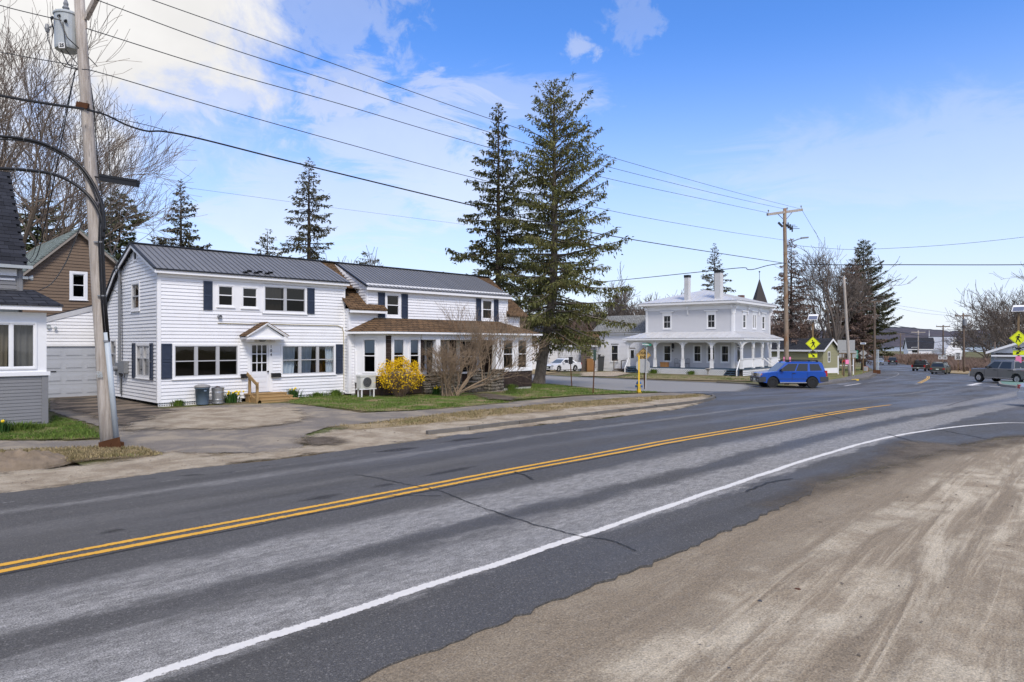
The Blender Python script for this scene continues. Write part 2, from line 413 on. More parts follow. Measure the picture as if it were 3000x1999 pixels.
MT['siding'] = M('white clapboard paint', (.80, .80, .815), .5, .035, 3, .3, 0, .08, 30, .03, (.52, .48, .42), .24, (1.5, 1.5, .6))
MT['trim'] = M('white trim paint', (.82, .82, .83), .45, .03, 4, .35, 0, .05, 40, 0, (.5, .46, .4), .12)
MT['wall_in'] = M('sheathing', (.62, .62, .63), .8, .05)
MT['shutter'] = M('navy shutter paint', (.030, .042, .072), .45, .12, 5, .35, 0, .05, 40, .05)
MT['grey_sid'] = M('grey vinyl siding', (.215, .215, .222), .5, .06, 3, .3, 0, .06, 30, .03, (.30, .29, .27), .2)
MT['brown_sid'] = M('brown vinyl siding', (.175, .122, .082), .6, .08, 3, .3, 0, .06, 30, .05, (.18, .14, .1), .3)
MT['shake'] = M('dark brown wood shake', (.040, .027, .022), .7, .25, 9, .25, 0, .25, 30, .2, stretch=(1, 1, .25))
MT['deck_blue'] = M('blue grey deck paint', (.05, .085, .125), .5, .15, 4)
MT['dkblue'] = M('dark slate paint', (.03, .05, .08), .5, .15, 4)
MT['green_sid'] = M('sage green siding', (.30, .285, .165), .6, .06, 3, .3, 0, .05, 30, .03)
MT['h2_sid'] = M('pale grey clapboard paint', (.61, .61, .625), .5, .03, 2, .3, 0, .05, 30, .02)
MT['h2_trim'] = M('pale trim paint', (.80, .80, .80), .45, .03, 3)
MT['h2_roof'] = M('silver painted metal roof', (.58, .58, .585), .42, .07, 1.6, .5, .15, .05, 12, .04, (.36, .35, .34), .35)
MT['porch_ceiling'] = M('porch ceiling paint', (.42, .43, .45), .6, .05)
def metal_roof():
    m, t, b = mk('slate grey metal roofing'); p = t.pos()
    c = t.mix(t.noise(p, 1.2, 4, .55), (.145, .148, .156), (.19, .192, .2))
    k = t.ramp(t.rand(), 0, 1, .93, 1.07, False); c = t.vmath('MULTIPLY', c, t.comb(k, k, k))
    setb(t, b, c, .5, .4, 0, t.bump(t.noise(p, 3, 3, .5), .05, .02)); return m
MT['mroof'] = metal_roof()
MT['mroof_dk'] = M('dark roof trim', (.022, .025, .032), .5, .1, 4, .3); MT['mrib_shade'] = M('shaded roof rib', (.065, .068, .076), .5, .1, 4, .4)  # darker rib colour paints in the shadow line along each rib
def shingle(name, c1, c2, w, h, axis, bump=.6):
    m, t, b = mk(name); p = t.pos(); x, y, z = t.xyz(p)
    a = {'x': x, 'y': y}[axis]
    v = t.comb(a, t.math('MULTIPLY', z, 1.35), 0.0)
    br = t.brick(v, w, h, .012, c1, c2)
    c = t.mix(t.ramp(t.noise(p, 5, 6, .7), .32, .7), shade_n(t, br[0], .72), shade_n(t, br[0], 1.2))
    c = t.mix(t.math('MULTIPLY', t.ramp(t.noise(p, .9, 5, .6), .5, .75), .35), c, shade(c2, .7))
    g = t.math('FRACT', t.math('DIVIDE', t.math('MULTIPLY', z, 1.35), h))
    setb(t, b, c, .9, .2, 0, t.bump(t.math('ADD', t.math('MULTIPLY', br[1], -.6), t.math('SUBTRACT', 1.0, g)), bump, .03)); return m
MT['sh_brown'] = shingle('brown asphalt shingles', (.175, .105, .055), (.115, .072, .040), .32, .125, 'x')
MT['sh_brown_y'] = shingle('brown asphalt shingles, side slope', (.175, .105, .055), (.115, .072, .040), .32, .125, 'y')
MT['sh_grey'] = shingle('light grey shingles', (.30, .30, .285), (.22, .22, .21), .32, .14, 'y', .4)
MT['sh_dark'] = shingle('dark charcoal shingles', (.045, .047, .056), (.030, .032, .040), .5, .15, 'x', .4)
MT['sh_darky'] = shingle('dark charcoal shingles, side', (.045, .047, .056), (.030, .032, .040), .5, .15, 'y', .4)
MT['shingle_pc'] = M('charcoal shingle', (.026, .028, .036), .85, .3, 30, .2, 0, .3, 80, .30)
MT['sh_green'] = shingle('weathered green shingles', (.22, .26, .24), (.16, .19, .175), .4, .15, 'y', .4)

def glass(name, tint=(.75, .8, .82), refl=1.0):
    m, t, b = mk(name); t.n.remove(b); out = t.n['Material Output']
    p = t.pos(); nm = t.bump(t.noise(p, 1.1, 2, .4), .05, .05)
    fr = t.node('ShaderNodeFresnel'); fr.inputs['IOR'].default_value = 1.6; t.put(fr.inputs['Normal'], nm)
    gl = t.node('ShaderNodeBsdfGlossy'); gl.inputs['Roughness'].default_value = .03; t.put(gl.inputs['Normal'], nm)
    tr = t.node('ShaderNodeBsdfTransparent'); tr.inputs[0].default_value = (*tint, 1)
    mx = t.node('ShaderNodeMixShader'); t.put(mx.inputs[0], t.math('MULTIPLY', fr.outputs[0], refl))
    t.l.new(tr.outputs[0], mx.inputs[1]); t.l.new(gl.outputs[0], mx.inputs[2]); t.l.new(mx.outputs[0], out.inputs[0]); return m
MT['glass'] = glass('window glass')
MT['screen'] = glass('window glass behind insect screen', (.34, .35, .36), .5)
def dark_glass(name, col):
    m, t, b = mk(name); setb(t, b, col, .06, .6); return m
MT['dkglass'] = dark_glass('dark reflective glass', (.012, .014, .017))
MT['carglass'] = dark_glass('tinted car glass', (.02, .025, .03))
MT['shieldglass'] = dark_glass('windshield glass', (.12, .14, .15))
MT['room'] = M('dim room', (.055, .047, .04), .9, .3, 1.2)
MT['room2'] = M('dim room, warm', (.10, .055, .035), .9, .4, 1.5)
MT['curtain'] = M('white curtain cloth', (.60, .64, .70), .9, .06, 6)
MT['curtain_g'] = M('grey curtain cloth', (.20, .18, .165), .9, .12, 6)
MT['curtain_b'] = M('tan curtain cloth', (.22, .17, .12), .9, .12, 6)
MT['blind'] = M('roller blind', (.62, .66, .70), .8, .03)
MT['alum'] = M('aluminium sash', (.50, .50, .51), .4, .06, 6, .5, .3)
MT['door'] = M('white door paint', (.74, .745, .77), .4, .03)
MT['blackmetal'] = M('black metal', (.012, .012, .014), .4, .2, 8, .5)
MT['cable'] = M('black cable sheath', (.010, .010, .012), .45, .1, 8, .4)
MT['cable2'] = M('grey wire', (.035, .036, .04), .5, .1, 8, .4)
MT['yellow_pipe'] = M('yellowed cable', (.42, .36, .20), .6, .2, 8)
MT['greymetal'] = M('grey painted metal', (.22, .23, .245), .5, .12, 6, .4, .1)
MT['ltmetal'] = M('pale grey painted metal', (.42, .45, .46), .42, .08, 3, .4, .1, dirt=(.25, .22, .18), dirt_amt=.3)
MT['galv'] = M('galvanised steel', (.46, .47, .48), .35, .2, 7, .5, .75, .08, 14)
MT['bluepvc'] = M('pale blue grey conduit', (.43, .475, .505), .5, .12, 3, .4, dirt=(.30, .33, .34), dirt_amt=.4)
MT['rust'] = M('rusted steel', (.085, .036, .016), .85, .35, 9, .2, 0, .3, 40, dirt=(.16, .07, .03), dirt_amt=.5)
MT['acbeige'] = M('off white enamel', (.60, .60, .56), .45, .04, 5)
MT['lumber'] = M('pressure treated lumber', (.36, .235, .105), .75, .2, 7, .25, 0, .2, 40, .10, (.22, .15, .08), .3, (.3, 1, 1))
MT['binblue'] = M('blue grey plastic', (.13, .18, .24), .5, .08, 4)
MT['binlid'] = M('grey plastic lid', (.27, .265, .26), .55, .08, 4)
def polewood(name, c1, c2, stain=None):
    m, t, b = mk(name); p = t.pos(); g = t.scale(p, (9, 9, .55)); n = t.noise(g, 2.4, 7, .7, .3)
    c = t.mix(t.ramp(n, .3, .7), c2, c1)
    ck = t.ramp(t.noise(t.scale(p, (16, 16, .35)), 2, 4, .6), .66, .72)
    c = t.mix(t.math('MULTIPLY', ck, .75), c, shade(c2, .35))
    kn = t.ramp(t.vor(t.scale(p, (3, 3, 1.0)), 1.5), .10, .05); c = t.mix(t.math('MULTIPLY', kn, .7), c, shade(c2, .4))
    if stain: c = t.mix(t.math('MULTIPLY', t.ramp(t.noise(t.scale(p, (1, 1, .5)), 1.4, 4, .6), .52, .62), .7), c, stain)
    setb(t, b, c, .88, .2, 0, t.bump(t.math('SUBTRACT', n, t.math('MULTIPLY', ck, 1.2)), .5, .02)); return m
MT['pole'] = polewood('weathered grey pole wood', (.50, .455, .41), (.29, .25, .215))
MT['pole2'] = polewood('tan pole wood', (.36, .285, .215), (.20, .14, .095), (.24, .11, .04))
MT['pole3'] = polewood('brown pole wood', (.20, .155, .125), (.11, .08, .06))
MT['post'] = polewood('sign post wood', (.28, .20, .12), (.17, .11, .06))
def bark(name, c1, c2, sc=1.0):
    m, t, b = mk(name); p = t.pos(); n = t.noise(t.scale(p, (5 * sc, 5 * sc, 1.3 * sc)), 2.4, 7, .72, .4)
    c = t.mix(t.ramp(n, .3, .68), c2, c1)
    setb(t, b, c, .95, .15, 0, t.bump(n, .9, .05)); return m
MT['bark'] = bark('spruce bark', (.21, .18, .15), (.085, .07, .058))
MT['bark_far'] = M('dark spruce limb', (.055, .042, .032), .95, .3, 3)
MT['maple'] = M('bare maple limb', (.195, .15, .115), .9, .3, 2.5)
MT['maple2'] = M('bare grey brown limb', (.15, .122, .102), .9, .3, 2.5)
MT['twig'] = M('bare shrub stem', (.26, .19, .125), .9, .25, 8)
MT['brush'] = M('brown brush', (.17, .118, .095), .95, .35, 1.2)
def foliage(name, c1, c2, c3=None, sc=1.0):
    m, t, b = mk(name); p = t.pos()
    c = t.mix(t.ramp(t.noise(p, 1.1 * sc, 5, .65), .34, .66), c1, c2)
    c = t.mix(t.ramp(t.noise(p, 9 * sc, 3, .6), .35, .7), shade_n(t, c, .65), shade_n(t, c, 1.3))
    if c3: c = t.mix(t.math('MULTIPLY', t.ramp(t.noise(p, .6 * sc, 4, .6), .55, .70), .55), c, c3)
    setb(t, b, c, .8, .2); b.inputs['Subsurface Weight'].default_value = 0; return m
MT['spruce'] = foliage('spruce needles', (.082, .088, .030), (.155, .155, .052), (.16, .115, .048))
MT['spruce_dk'] = foliage('dark spruce needles', (.052, .058, .024), (.10, .10, .040), (.11, .08, .04))
MT['spruce_far'] = foliage('far spruce needles', (.062, .062, .034), (.105, .095, .052), (.11, .08, .05))
MT['pine'] = foliage('pine needles', (.06, .078, .034), (.11, .125, .055))
MT['forsythia'] = foliage('forsythia flowers', (.72, .42, .008), (.85, .58, .015), None, 3)
MT['daffleaf'] = foliage('daffodil leaves', (.030, .085, .020), (.07, .14, .03), None, 3)
MT['leafgreen'] = foliage('bright young leaves', (.07, .13, .02), (.14, .20, .035), None, 3)
MT['flower'] = M('yellow petals', (.85, .60, .02), .6, .1)
MT['blade'] = foliage('grass blades', (.075, .135, .022), (.14, .20, .04), (.22, .19, .08), 2)
MT['blade_dry'] = foliage('dry grass blades', (.24, .20, .095), (.36, .28, .16), (.13, .155, .04), 2)
def stone():
    m, t, b = mk('field stone'); p = t.pos(); r = t.rand()
    c = t.mix(r, (.115, .098, .078), (.27, .235, .185))
    c = t.mix(t.ramp(t.noise(p, 14, 6, .7), .32, .7), shade_n(t, c, .6), shade_n(t, c, 1.25))
    c = t.mix(t.math('MULTIPLY', t.ramp(t.noise(p, 3, 5, .6), .55, .75), .5), c, (.075, .08, .05))
    setb(t, b, c, .9, .25, 0, t.bump(t.noise(p, 18, 6, .7), .6, .02)); return m
MT['stone'] = stone()
MT['mortar'] = M('dark mortar', (.075, .065, .055), .95, .3, 10)  # one dark brown tone with a little grain
MT['concrete'] = M('weathered concrete', (.30, .285, .26), .9, .15, 5, .2, 0, .3, 40, .08, (.17, .15, .12), .5)
MT['kerb'] = M('worn asphalt kerb', (.13, .12, .108), .95, .25, 9, .2, 0, .4, 40, .15, (.26, .23, .18), .5)
MT['found'] = M('peeling foundation paint', (.42, .42, .36), .85, .25, 10, .2, 0, .3, 40, 0, (.22, .2, .17), .6)
def shedwood():
    m, t, b = mk('peeling white shed boards'); p = t.pos(); x, y, z = t.xyz(p)
    n = t.noise(t.scale(p, (3, 3, .5)), 2.2, 7, .72, .3); f = t.ramp(n, .46, .60)
    c = t.mix(f, (.62, .62, .63), (.24, .225, .21))
    setb(t, b, c, .9, .2, 0, t.bump(n, .4, .02)); return m
MT['shed'] = shedwood()
def carpaint(name, col, metal=.25, rough=.28):
    m, t, b = mk(name); p = t.pos()
    c = t.mix(t.noise(p, 2, 3, .5), shade(col, .92), shade(col, 1.06))
    setb(t, b, c, rough, .5, metal); b.inputs['Coat Weight'].default_value = .7; b.inputs['Coat Roughness'].default_value = .08; return m
MT['cp_blue'] = carpaint('blue car paint', (.002, .062, .36), .1)
MT['cp_navy'] = carpaint('navy truck paint', (.008, .026, .155), .2)
MT['cp_white'] = carpaint('white car paint', (.72, .73, .74), 0)
MT['cp_grey'] = carpaint('grey metallic paint', (.21, .205, .20), .35)
MT['cp_green'] = carpaint('olive green metallic paint', (.075, .078, .055), .35)
MT['cp_black'] = carpaint('black car paint', (.012, .013, .014), .1)
MT['cp_silver'] = carpaint('silver blue car paint', (.26, .28, .30), .4)
MT['cp_red'] = carpaint('dark red car paint', (.20, .03, .03), .1)
MT['cladding'] = M('charcoal plastic', (.05, .053, .058), .6, .08, 8)
MT['rubber'] = M('tyre rubber', (.018, .018, .019), .85, .2, 20)
MT['rim_dk'] = M('dark steel rim', (.03, .03, .032), .45, .2, 10, .5, .4)
MT['rim_lt'] = M('bright alloy rim', (.55, .55, .56), .25, .1, 10, .5, .8)
MT['chrome'] = M('chrome', (.70, .70, .71), .15, .05, 5, .5, .9)
MT['lamp_red'] = M('red tail lamp', (.42, .012, .012), .25, .1, 10, .5)
MT['lamp_clear'] = M('clear head lamp', (.62, .63, .64), .15, .08, 20, .5, .3)
MT['amber'] = M('amber lamp', (.7, .22, .03), .3, .1)
MT['plate'] = M('pale licence plate', (.62, .66, .58), .5, .05)
MT['sg_yellow'] = M('fluorescent yellow green sheeting', (.80, .86, .02), .45, .03, 5)
MT['sg_deadend'] = M('faded orange yellow sheeting', (.47, .30, .095), .6, .12, 12)
MT['sg_green'] = M('green sign sheeting', (.012, .20, .125), .5, .06, 5)
MT['sg_white'] = M('white sign sheeting', (.74, .74, .74), .5, .04, 5)
MT['sg_grey'] = M('bare aluminium sign back', (.42, .42, .41), .5, .08, 5, .5, .2)
MT['sg_orange'] = M('orange yellow sheeting', (.85, .36, .01), .5, .05)
MT['sg_black'] = M('black legend', (.012, .012, .012), .6, .05)
MT['pink'] = M('pink plastic sheet', (.86, .24, .44), .6, .05)
MT['red'] = M('red ribbon', (.70, .03, .02), .6, .1)
MT['hyd_yellow'] = M('yellow hydrant paint', (.78, .50, .03), .5, .06)
MT['hyd_blue'] = M('blue hydrant paint', (.04, .12, .30), .5, .06)
MT['solar'] = M('solar cells', (.10, .12, .19), .18, .1, 20, .6)
MT['greenpad'] = M('faded green paint', (.15, .25, .20), .8, .15, 6)
MT['txt_navy'] = M('dark navy lettering', (.03, .03, .07), .5, .05)
MT['txt_red'] = M('faded red lettering', (.42, .14, .14), .5, .05)
MT['steeple'] = M('dark steeple shingles', (.055, .048, .048), .85, .25, 4)
MT['brick'] = M('chimney brick', (.20, .11, .085), .9, .3, 12)
MT['chim_white'] = M('white painted masonry', (.60, .60, .60), .7, .08, 4, dirt=(.4, .3, .2), dirt_amt=.35)
MT['wicker'] = M('tan wicker', (.30, .15, .055), .8, .3, 20)
MT['oldwood'] = M('old bare wood', (.17, .13, .10), .9, .3, 9)
m, t, b = mk('lake water'); setb(t, b, (.20, .23, .27), .12, .5, 0, t.bump(t.noise(t.scale(t.pos(), (.05, .2, 1)), 1, 4, .6), .12, .3)); MT['water'] = m
m, t, b = mk('wooded hill'); p = t.pos(); n = t.noise(t.scale(p, (1, 1, 3)), .03, 8, .75)
c = t.mix(t.ramp(n, .35, .65), (.058, .058, .075), (.105, .088, .092)); c = t.mix(t.ramp(t.noise(p, .006, 4, .6), .5, .62), c, (.042, .052, .05)); setb(t, b, c, .95, .1); MT['hill'] = m
from mathutils.geometry import tessellate_polygon
# ------------------------------------------------------------------ ground sheets (all follow G(x), broken at the same x lines)
def inside(poly, X, Y):
    c = np.zeros(X.shape, bool); n = len(poly)
    for i in range(n):
        x0, y0 = poly[i]; x1, y1 = poly[(i + 1) % n]
        if y0 == y1: continue
        k = ((y0 > Y) != (y1 > Y)) & (X < (x1 - x0) * (Y - y0) / (y1 - y0) + x0); c ^= k
    return c
def sdf(poly, X, Y):
    d = np.full(X.shape, 1e9); n = len(poly)
    for i in range(n):
        x0, y0 = poly[i]; x1, y1 = poly[(i + 1) % n]; ex, ey = x1 - x0, y1 - y0; L = ex * ex + ey * ey + 1e-12
        k = np.clip(((X - x0) * ex + (Y - y0) * ey) / L, 0, 1)
        d = np.minimum(d, np.hypot(X - x0 - k * ex, Y - y0 - k * ey))
    return np.where(inside(poly, X, Y), d, -d)
def vnoise(X, Y, s, seed=0):
    """cheap smooth value noise"""
    rg = np.random.RandomState(seed); T = rg.rand(256, 256); x = X * s; y = Y * s
    xi = np.floor(x).astype(int); yi = np.floor(y).astype(int); fx = x - xi; fy = y - yi
    fx = fx * fx * (3 - 2 * fx); fy = fy * fy * (3 - 2 * fy)
    g = lambda a, b: T[a % 256, b % 256]
    return (g(xi, yi) * (1 - fx) + g(xi + 1, yi) * fx) * (1 - fy) + (g(xi, yi + 1) * (1 - fx) + g(xi + 1, yi + 1) * fx) * fy
def poly_sheet(name, poly, lift, mat, skirt=0.0, parent=None, kind='structure'):
    bm = bmesh.new(); vv = [bm.verts.new((x, y, 0)) for x, y in poly]
    for tri in tessellate_polygon([[Vector((x, y, 0)) for x, y in poly]]):
        if len(set(tri)) == 3: bm.faces.new([vv[i] for i in tri])
    for kx, _ in KN:
        g = bm.verts[:] + bm.edges[:] + bm.faces[:]
        bmesh.ops.bisect_plane(bm, geom=g, plane_co=(kx, 0, 0), plane_no=(1, 0, 0), dist=1e-5)
    bmesh.ops.recalc_face_normals(bm, faces=bm.faces)
    if bm.faces[:] and sum(q.normal.z for q in bm.faces) < 0: bmesh.ops.reverse_faces(bm, faces=bm.faces)
    for v in bm.verts: v.co.z = G(v.co.x) + lift
    if skirt:
        be = [e for e in bm.edges if e.is_boundary]
        r = bmesh.ops.extrude_edge_only(bm, edges=be)
        for v in [q for q in r['geom'] if isinstance(q, bmesh.types.BMVert)]: v.co.z -= skirt
    me = bpy.data.meshes.new(name); bm.to_mesh(me); bm.free(); me.materials.append(mat)
    o = bpy.data.objects.new(name, me); link(o, parent)
    if kind: o['kind'] = kind
    return o
def soft_sheet(name, poly, cell, lift, mat, relief=0.0, rs=1.2, margin=.35, kind='structure', seed=1):
    xs = [p[0] for p in poly]; ys = [p[1] for p in poly]; n = 1 / cell
    gx = np.arange(math.floor((min(xs) - margin) * n), math.ceil((max(xs) + margin) * n) + 1) / n
    gy = np.arange(math.floor((min(ys) - margin) * n), math.ceil((max(ys) + margin) * n) + 1) / n
    X, Y = np.meshgrid(gx, gy, indexing='ij'); S = sdf(poly, X, Y); keep = S > -margin
    Z = Gn(X) + lift
    if relief:
        k = np.clip((S + margin) / .9, 0, 1)
        Z = Z + relief * k * (vnoise(X, Y, rs, seed) * .6 + vnoise(X, Y, rs * 2.7, seed + 3) * .3 + vnoise(X, Y, rs * 6, seed + 5) * .15)
    idx = np.arange(X.size).reshape(X.shape); ok = keep[:-1, :-1] | keep[1:, :-1] | keep[:-1, 1:] | keep[1:, 1:]
    Fc = np.stack([idx[:-1, :-1], idx[1:, :-1], idx[1:, 1:], idx[:-1, 1:]], -1)[ok]
    us = np.unique(Fc); rm = np.zeros(X.size, int); rm[us] = np.arange(len(us))
    V = np.stack([X.ravel(), Y.ravel(), Z.ravel()], -1)[us]
    return npmesh(name, V, rm[Fc], mat, smooth=True, kind=kind, attrs={'edge': S.ravel()[us]})
def resample(pts, step):
    out = [Vector((*pts[0][:2], 0))]
    for a, b in zip(pts, pts[1:]):
        a = Vector((*a[:2], 0)); b = Vector((*b[:2], 0)); n = max(1, int((b - a).length / step))
        out += [a.lerp(b, (i + 1) / n) for i in range(n)]
    return out
def smooth_path(pts, n=8):
    """Catmull-Rom through xy points"""
    P = [Vector((*p[:2], 0)) for p in pts]; P = [P[0] * 2 - P[1]] + P + [P[-1] * 2 - P[-2]]; o = []
    for i in range(1, len(P) - 2):
        for k in range(n):
            t = k / n; a, b, c, d = P[i - 1], P[i], P[i + 1], P[i + 2]
            o.append(.5 * (2 * b + (c - a) * t + (2 * a - 5 * b + 4 * c - d) * t * t + (3 * b - a - 3 * c + d) * t ** 3))
    return o + [P[-2]]
def strip(name, pts, width, lift, mat, wob=0.0, parent=None, kind='structure', step=.4, seed=0):
    P = resample(pts, step); V = []; E = []; Fc = []; rr = random.Random(seed)
    for i, p in enumerate(P):
        d = (P[min(i + 1, len(P) - 1)] - P[max(i - 1, 0)]).normalized(); nrm = Vector((-d.y, d.x, 0))
        wv = (width(i / len(P)) if callable(width) else width) / 2; o = nrm * rr.uniform(-wob, wob)
        for k, e in ((-1, 0), (0, wv), (1, 0)):
            q = p + o + nrm * wv * k; V.append((q.x, q.y, G(q.x) + lift)); E.append(e)
        if i:
            a = i * 3 - 3; Fc += [(a, a + 3, a + 4, a + 1), (a + 1, a + 4, a + 5, a + 2)]
    V = np.array(V); return npmesh(name, V, Fc, mat, parent=parent, kind=kind, attrs={'edge': E})

# ground to the horizon
gx = sorted(set([k[0] for k in KN[:-1]] + [-120, -60, -30, 0, 8, 36, 90, 150, 230, 400, 450])); gy = [-400, -60, -20, 0, 13, 20, 30, 45, 70, 120, 200, 330, 460]
gv = []; gf = []
for i, x in enumerate(gx):
    for j, y in enumerate(gy):
        gv.append((x, y, G(x)))
        if i and j: a = i * len(gy) + j; gf.append((a - len(gy) - 1, a - 1, a, a - len(gy)))
npmesh('ground', gv, gf, MT['ground'], kind='structure')

ROAD = .045
rr = random.Random(3)
near = [(x / 8, 4.10 + rr.uniform(-.045, .045) + .03 * math.sin(x * .09)) for x in range(-480, 88)]
near += [(p.x + rr.uniform(-.02, .02), p.y + rr.uniform(-.03, .03)) for p in smooth_path(gp((2387, 1424), (2510, 1390), (2663, 1345), (2775, 1316), (2887, 1294), (3000, 1282)) + [(26, -1), (28, -14)], 10)]
right = [(80, -14)] + gp((2990, 1098), (2860, 1099), (2784, 1096), (2720, 1081), (2679, 1072), (2628, 1064), (2587, 1058.5), (2545, 1053.5), (2500, 1050))
left = gp((2440, 1050.5), (2490, 1056), (2514, 1060), (2532, 1070), (2548, 1079), (2562, 1086), (2566, 1097), (2546, 1109), (2500, 1118), (2440, 1126), (2395, 1131), (2340, 1136), (2262, 1135), (2181, 1127), (2100, 1123), (2055, 1121), (1960, 1117), (1860, 1113), (1745, 1108), (1538, 1098), (1300, 1090))
lnear = gp((1300, 1108), (1586, 1124), (1699, 1136), (1775, 1145), (1860, 1148), (1956, 1152), (2060, 1156))
far_e = [(p.x, p.y) for p in smooth_path(gp((2060, 1156), (2092, 1163), (2095, 1172), (2040, 1190)), 4)]
far_s = [(x / 3, 13.25 + rr.uniform(-.05, .05) + .12 * math.sin(x * .21) + .08 * math.sin(x * .55)) for x in range(66, -180, -1)]
poly_sheet('main_road', near + right + left + lnear + far_e[1:] + far_s, ROAD, MT['road'], .055)
# paler overlays: side street on the left
soft_sheet('side_street', [(p[0], p[1]) for p in lnear[:6] + gp((2060, 1150), (2170, 1150), (2210, 1134), (2181, 1128), (2055, 1123), (1860, 1115), (1745, 1110), (1538, 1100), (1300, 1092))], .5, ROAD + .005, MT['side_soft'] if 'side_soft' in MT else None or soft('side street surface', lambda t, b, p: setb(t, b, t.mix(t.ramp(t.noise(p, 60, 4, .75), .3, .7), t.mix(t.noise(p, .5, 5, .6), (.19, .185, .18), (.28, .27, .25)), t.mix(t.noise(p, .5, 5, .6), (.31, .30, .285), (.25, .235, .215))), .8, .3, 0, t.bump(t.noise(p, 60, 4, .75), .3, .01)), .5, .9, .5), 0, 1, .3)

# markings
L1 = ROAD + .005
Yc = 8.80
def wobble(x): return .05 * math.sin(x * .23) + .02 * math.sin(x * .9)
strip('centre_line', [(x * .5, Yc - .13 + wobble(x * .5)) for x in range(-60, 56)] + [(28.5, Yc - .12)], .125, L1, MT['p_yellow'], .006)
strip('centre_line', [(x * .5, Yc + .13 + wobble(x * .5) * .6) for x in range(-60, 66)], .118, L1, MT['p_yellow'], .006)
c2 = [(p.x, p.y) for p in smooth_path(gp((2696, 1125), (2712, 1117), (2722, 1110), (2722, 1104)), 5)]
strip('centre_line', c2, .16, L1, MT['p_yellow2'], .01); strip('centre_line', [(x + .3, y + .25) for x, y in c2], .16, L1, MT['p_yellow2'], .01)
we = [(x * .5, 5.22 + .012 * math.sin(x * 1.7) + .2 * max(0, (x * .5 - 6) / 8)) for x in range(-60, 27)] + [(p.x, p.y) for p in smooth_path(gp( (2520, 1307), (2622, 1283), (2738, 1264), (2860, 1250), (3000, 1244)) + [(27.5, 1), (30, -6)], 8)]
strip('edge_line', we, .14, L1, MT['p_white'], .008)
strip('edge_line', [(x * .5, 12.38 + .02 * math.sin(x * .3)) for x in range(-60, 64)], .10, L1, MT['p_worn'], .012)
strip('edge_line', [(p.x, p.y) for p in smooth_path(gp((2545, 1123), (2590, 1114), (2625, 1103), (2632, 1095), (2615, 1088)), 6)], .12, L1, MT['p_faint'], .01)
for q, wd in (([(2270, 1133), (2395, 1133)], .3), ([(2085, 1126), (2230, 1128)], .22), ([(2455, 1128), (2488, 1127)], .35), ([(2475, 1133), (2520, 1126)], .3), ([(2005, 1153), (2088, 1154)], .25), ([(2840, 1131), (2870, 1125)], .45), ([(2836, 1131.5), (2872, 1132)], .35), ([(2899, 1134), (2931, 1135)], .5), ([(2690, 1127), (2680, 1127.6)], .3)):
    strip('painted_bar', gp(*q), wd, L1, MT['p_faint'] if q[0][0] < 2800 else MT['p_white'], .01)
def crack(px, wd=.045, seed=0):
    strip('tar_seam', [(p.x, p.y) for p in smooth_path(gp(*px), 6)], wd, L1 + .004, MT['tar'], .018, None, 'structure', .12, seed)
crack([(1041, 1399), (1105, 1409), (1173, 1424), (1255, 1440), (1310, 1455), (1357, 1475), (1443, 1508), (1561, 1547), (1640, 1568), (1688, 1581), (1750, 1589), (1795, 1598), (1866, 1626)], .032, 1)
crack([(1505, 1391), (1540, 1402), (1561, 1414)], .06, 2)
crack([(2367, 1205), (2420, 1219), (2474, 1233)], .05, 3); crack([(2600, 1277), (2650, 1292), (2698, 1305)], .05, 4)
crack([(2735, 1262), (2800, 1274), (2890, 1292)], .05, 5); crack([(2775, 1193), (2810, 1182), (2850, 1172)], .05, 6)
crack([(1080, 1466), (1180, 1462), (1290, 1462)], .03, 7); crack([(2185, 1450), (2250, 1424), (2320, 1411)], .05, 8)
strip('tar_seam', [(x * .5, Yc - .27 + wobble(x * .5)) for x in range(-60, 30)], .06, L1 - .002, MT['tar'], .02, None, 'structure', .3, 9)
for px, wd in (([(505, 1404), (560, 1400), (600, 1398)], .28), ([(620, 1397), (680, 1391)], .22), ([(415, 1415), (455, 1409)], .22), ([(740, 1376), (790, 1371)], .2), ([(870, 1352), (900, 1360), (925, 1362)], .12), ([(935, 1359), (970, 1353)], .1), ([(1070, 1334), (1150, 1326), (1230, 1316)], .5), ([(1290, 1304), (1360, 1293), (1430, 1287)], .45), ([(1080, 1440), (1150, 1425)], .3), ([(1210, 1410), (1400, 1372)], .35), ([(850, 1484), (1000, 1455)], .35), ([(280, 1580), (360, 1560)], .3)):
    strip('oil_stain', gp(*px), lambda k, w_=wd: w_ * math.sin(math.pi * min(max(k, .06), .94)), L1 - .003, MT['wet'], .02, None, 'structure', .15)

# near lot of sand, on the camera's side
soft_sheet('sand_lot', [(-40, -30), (22, -30), (27, -8), (23.5, 1.0)] + gp((3000, 1282), (2887, 1294), (2775, 1318), (2663, 1350), (2510, 1398), (2387, 1424)) + [(11, 4.7), (-40, 4.7)], .25, .006, MT['sand_lot'], .035, .9, .3)
soft_sheet('mud_film', gp((2240, 1490), (2387, 1424), (2510, 1385), (2640, 1300), (2700, 1300), (2800, 1310), (3000, 1282), (3000, 1300), (2700, 1350), (2600, 1390), (2450, 1440)), .25, ROAD + .008, MT['mud_film'] if 'mud_film' in MT else soft('brown mud film', sandfn((.20, .165, .125), (.13, .105, .08)), .5, 1.4, .5), 0, 1, .3)

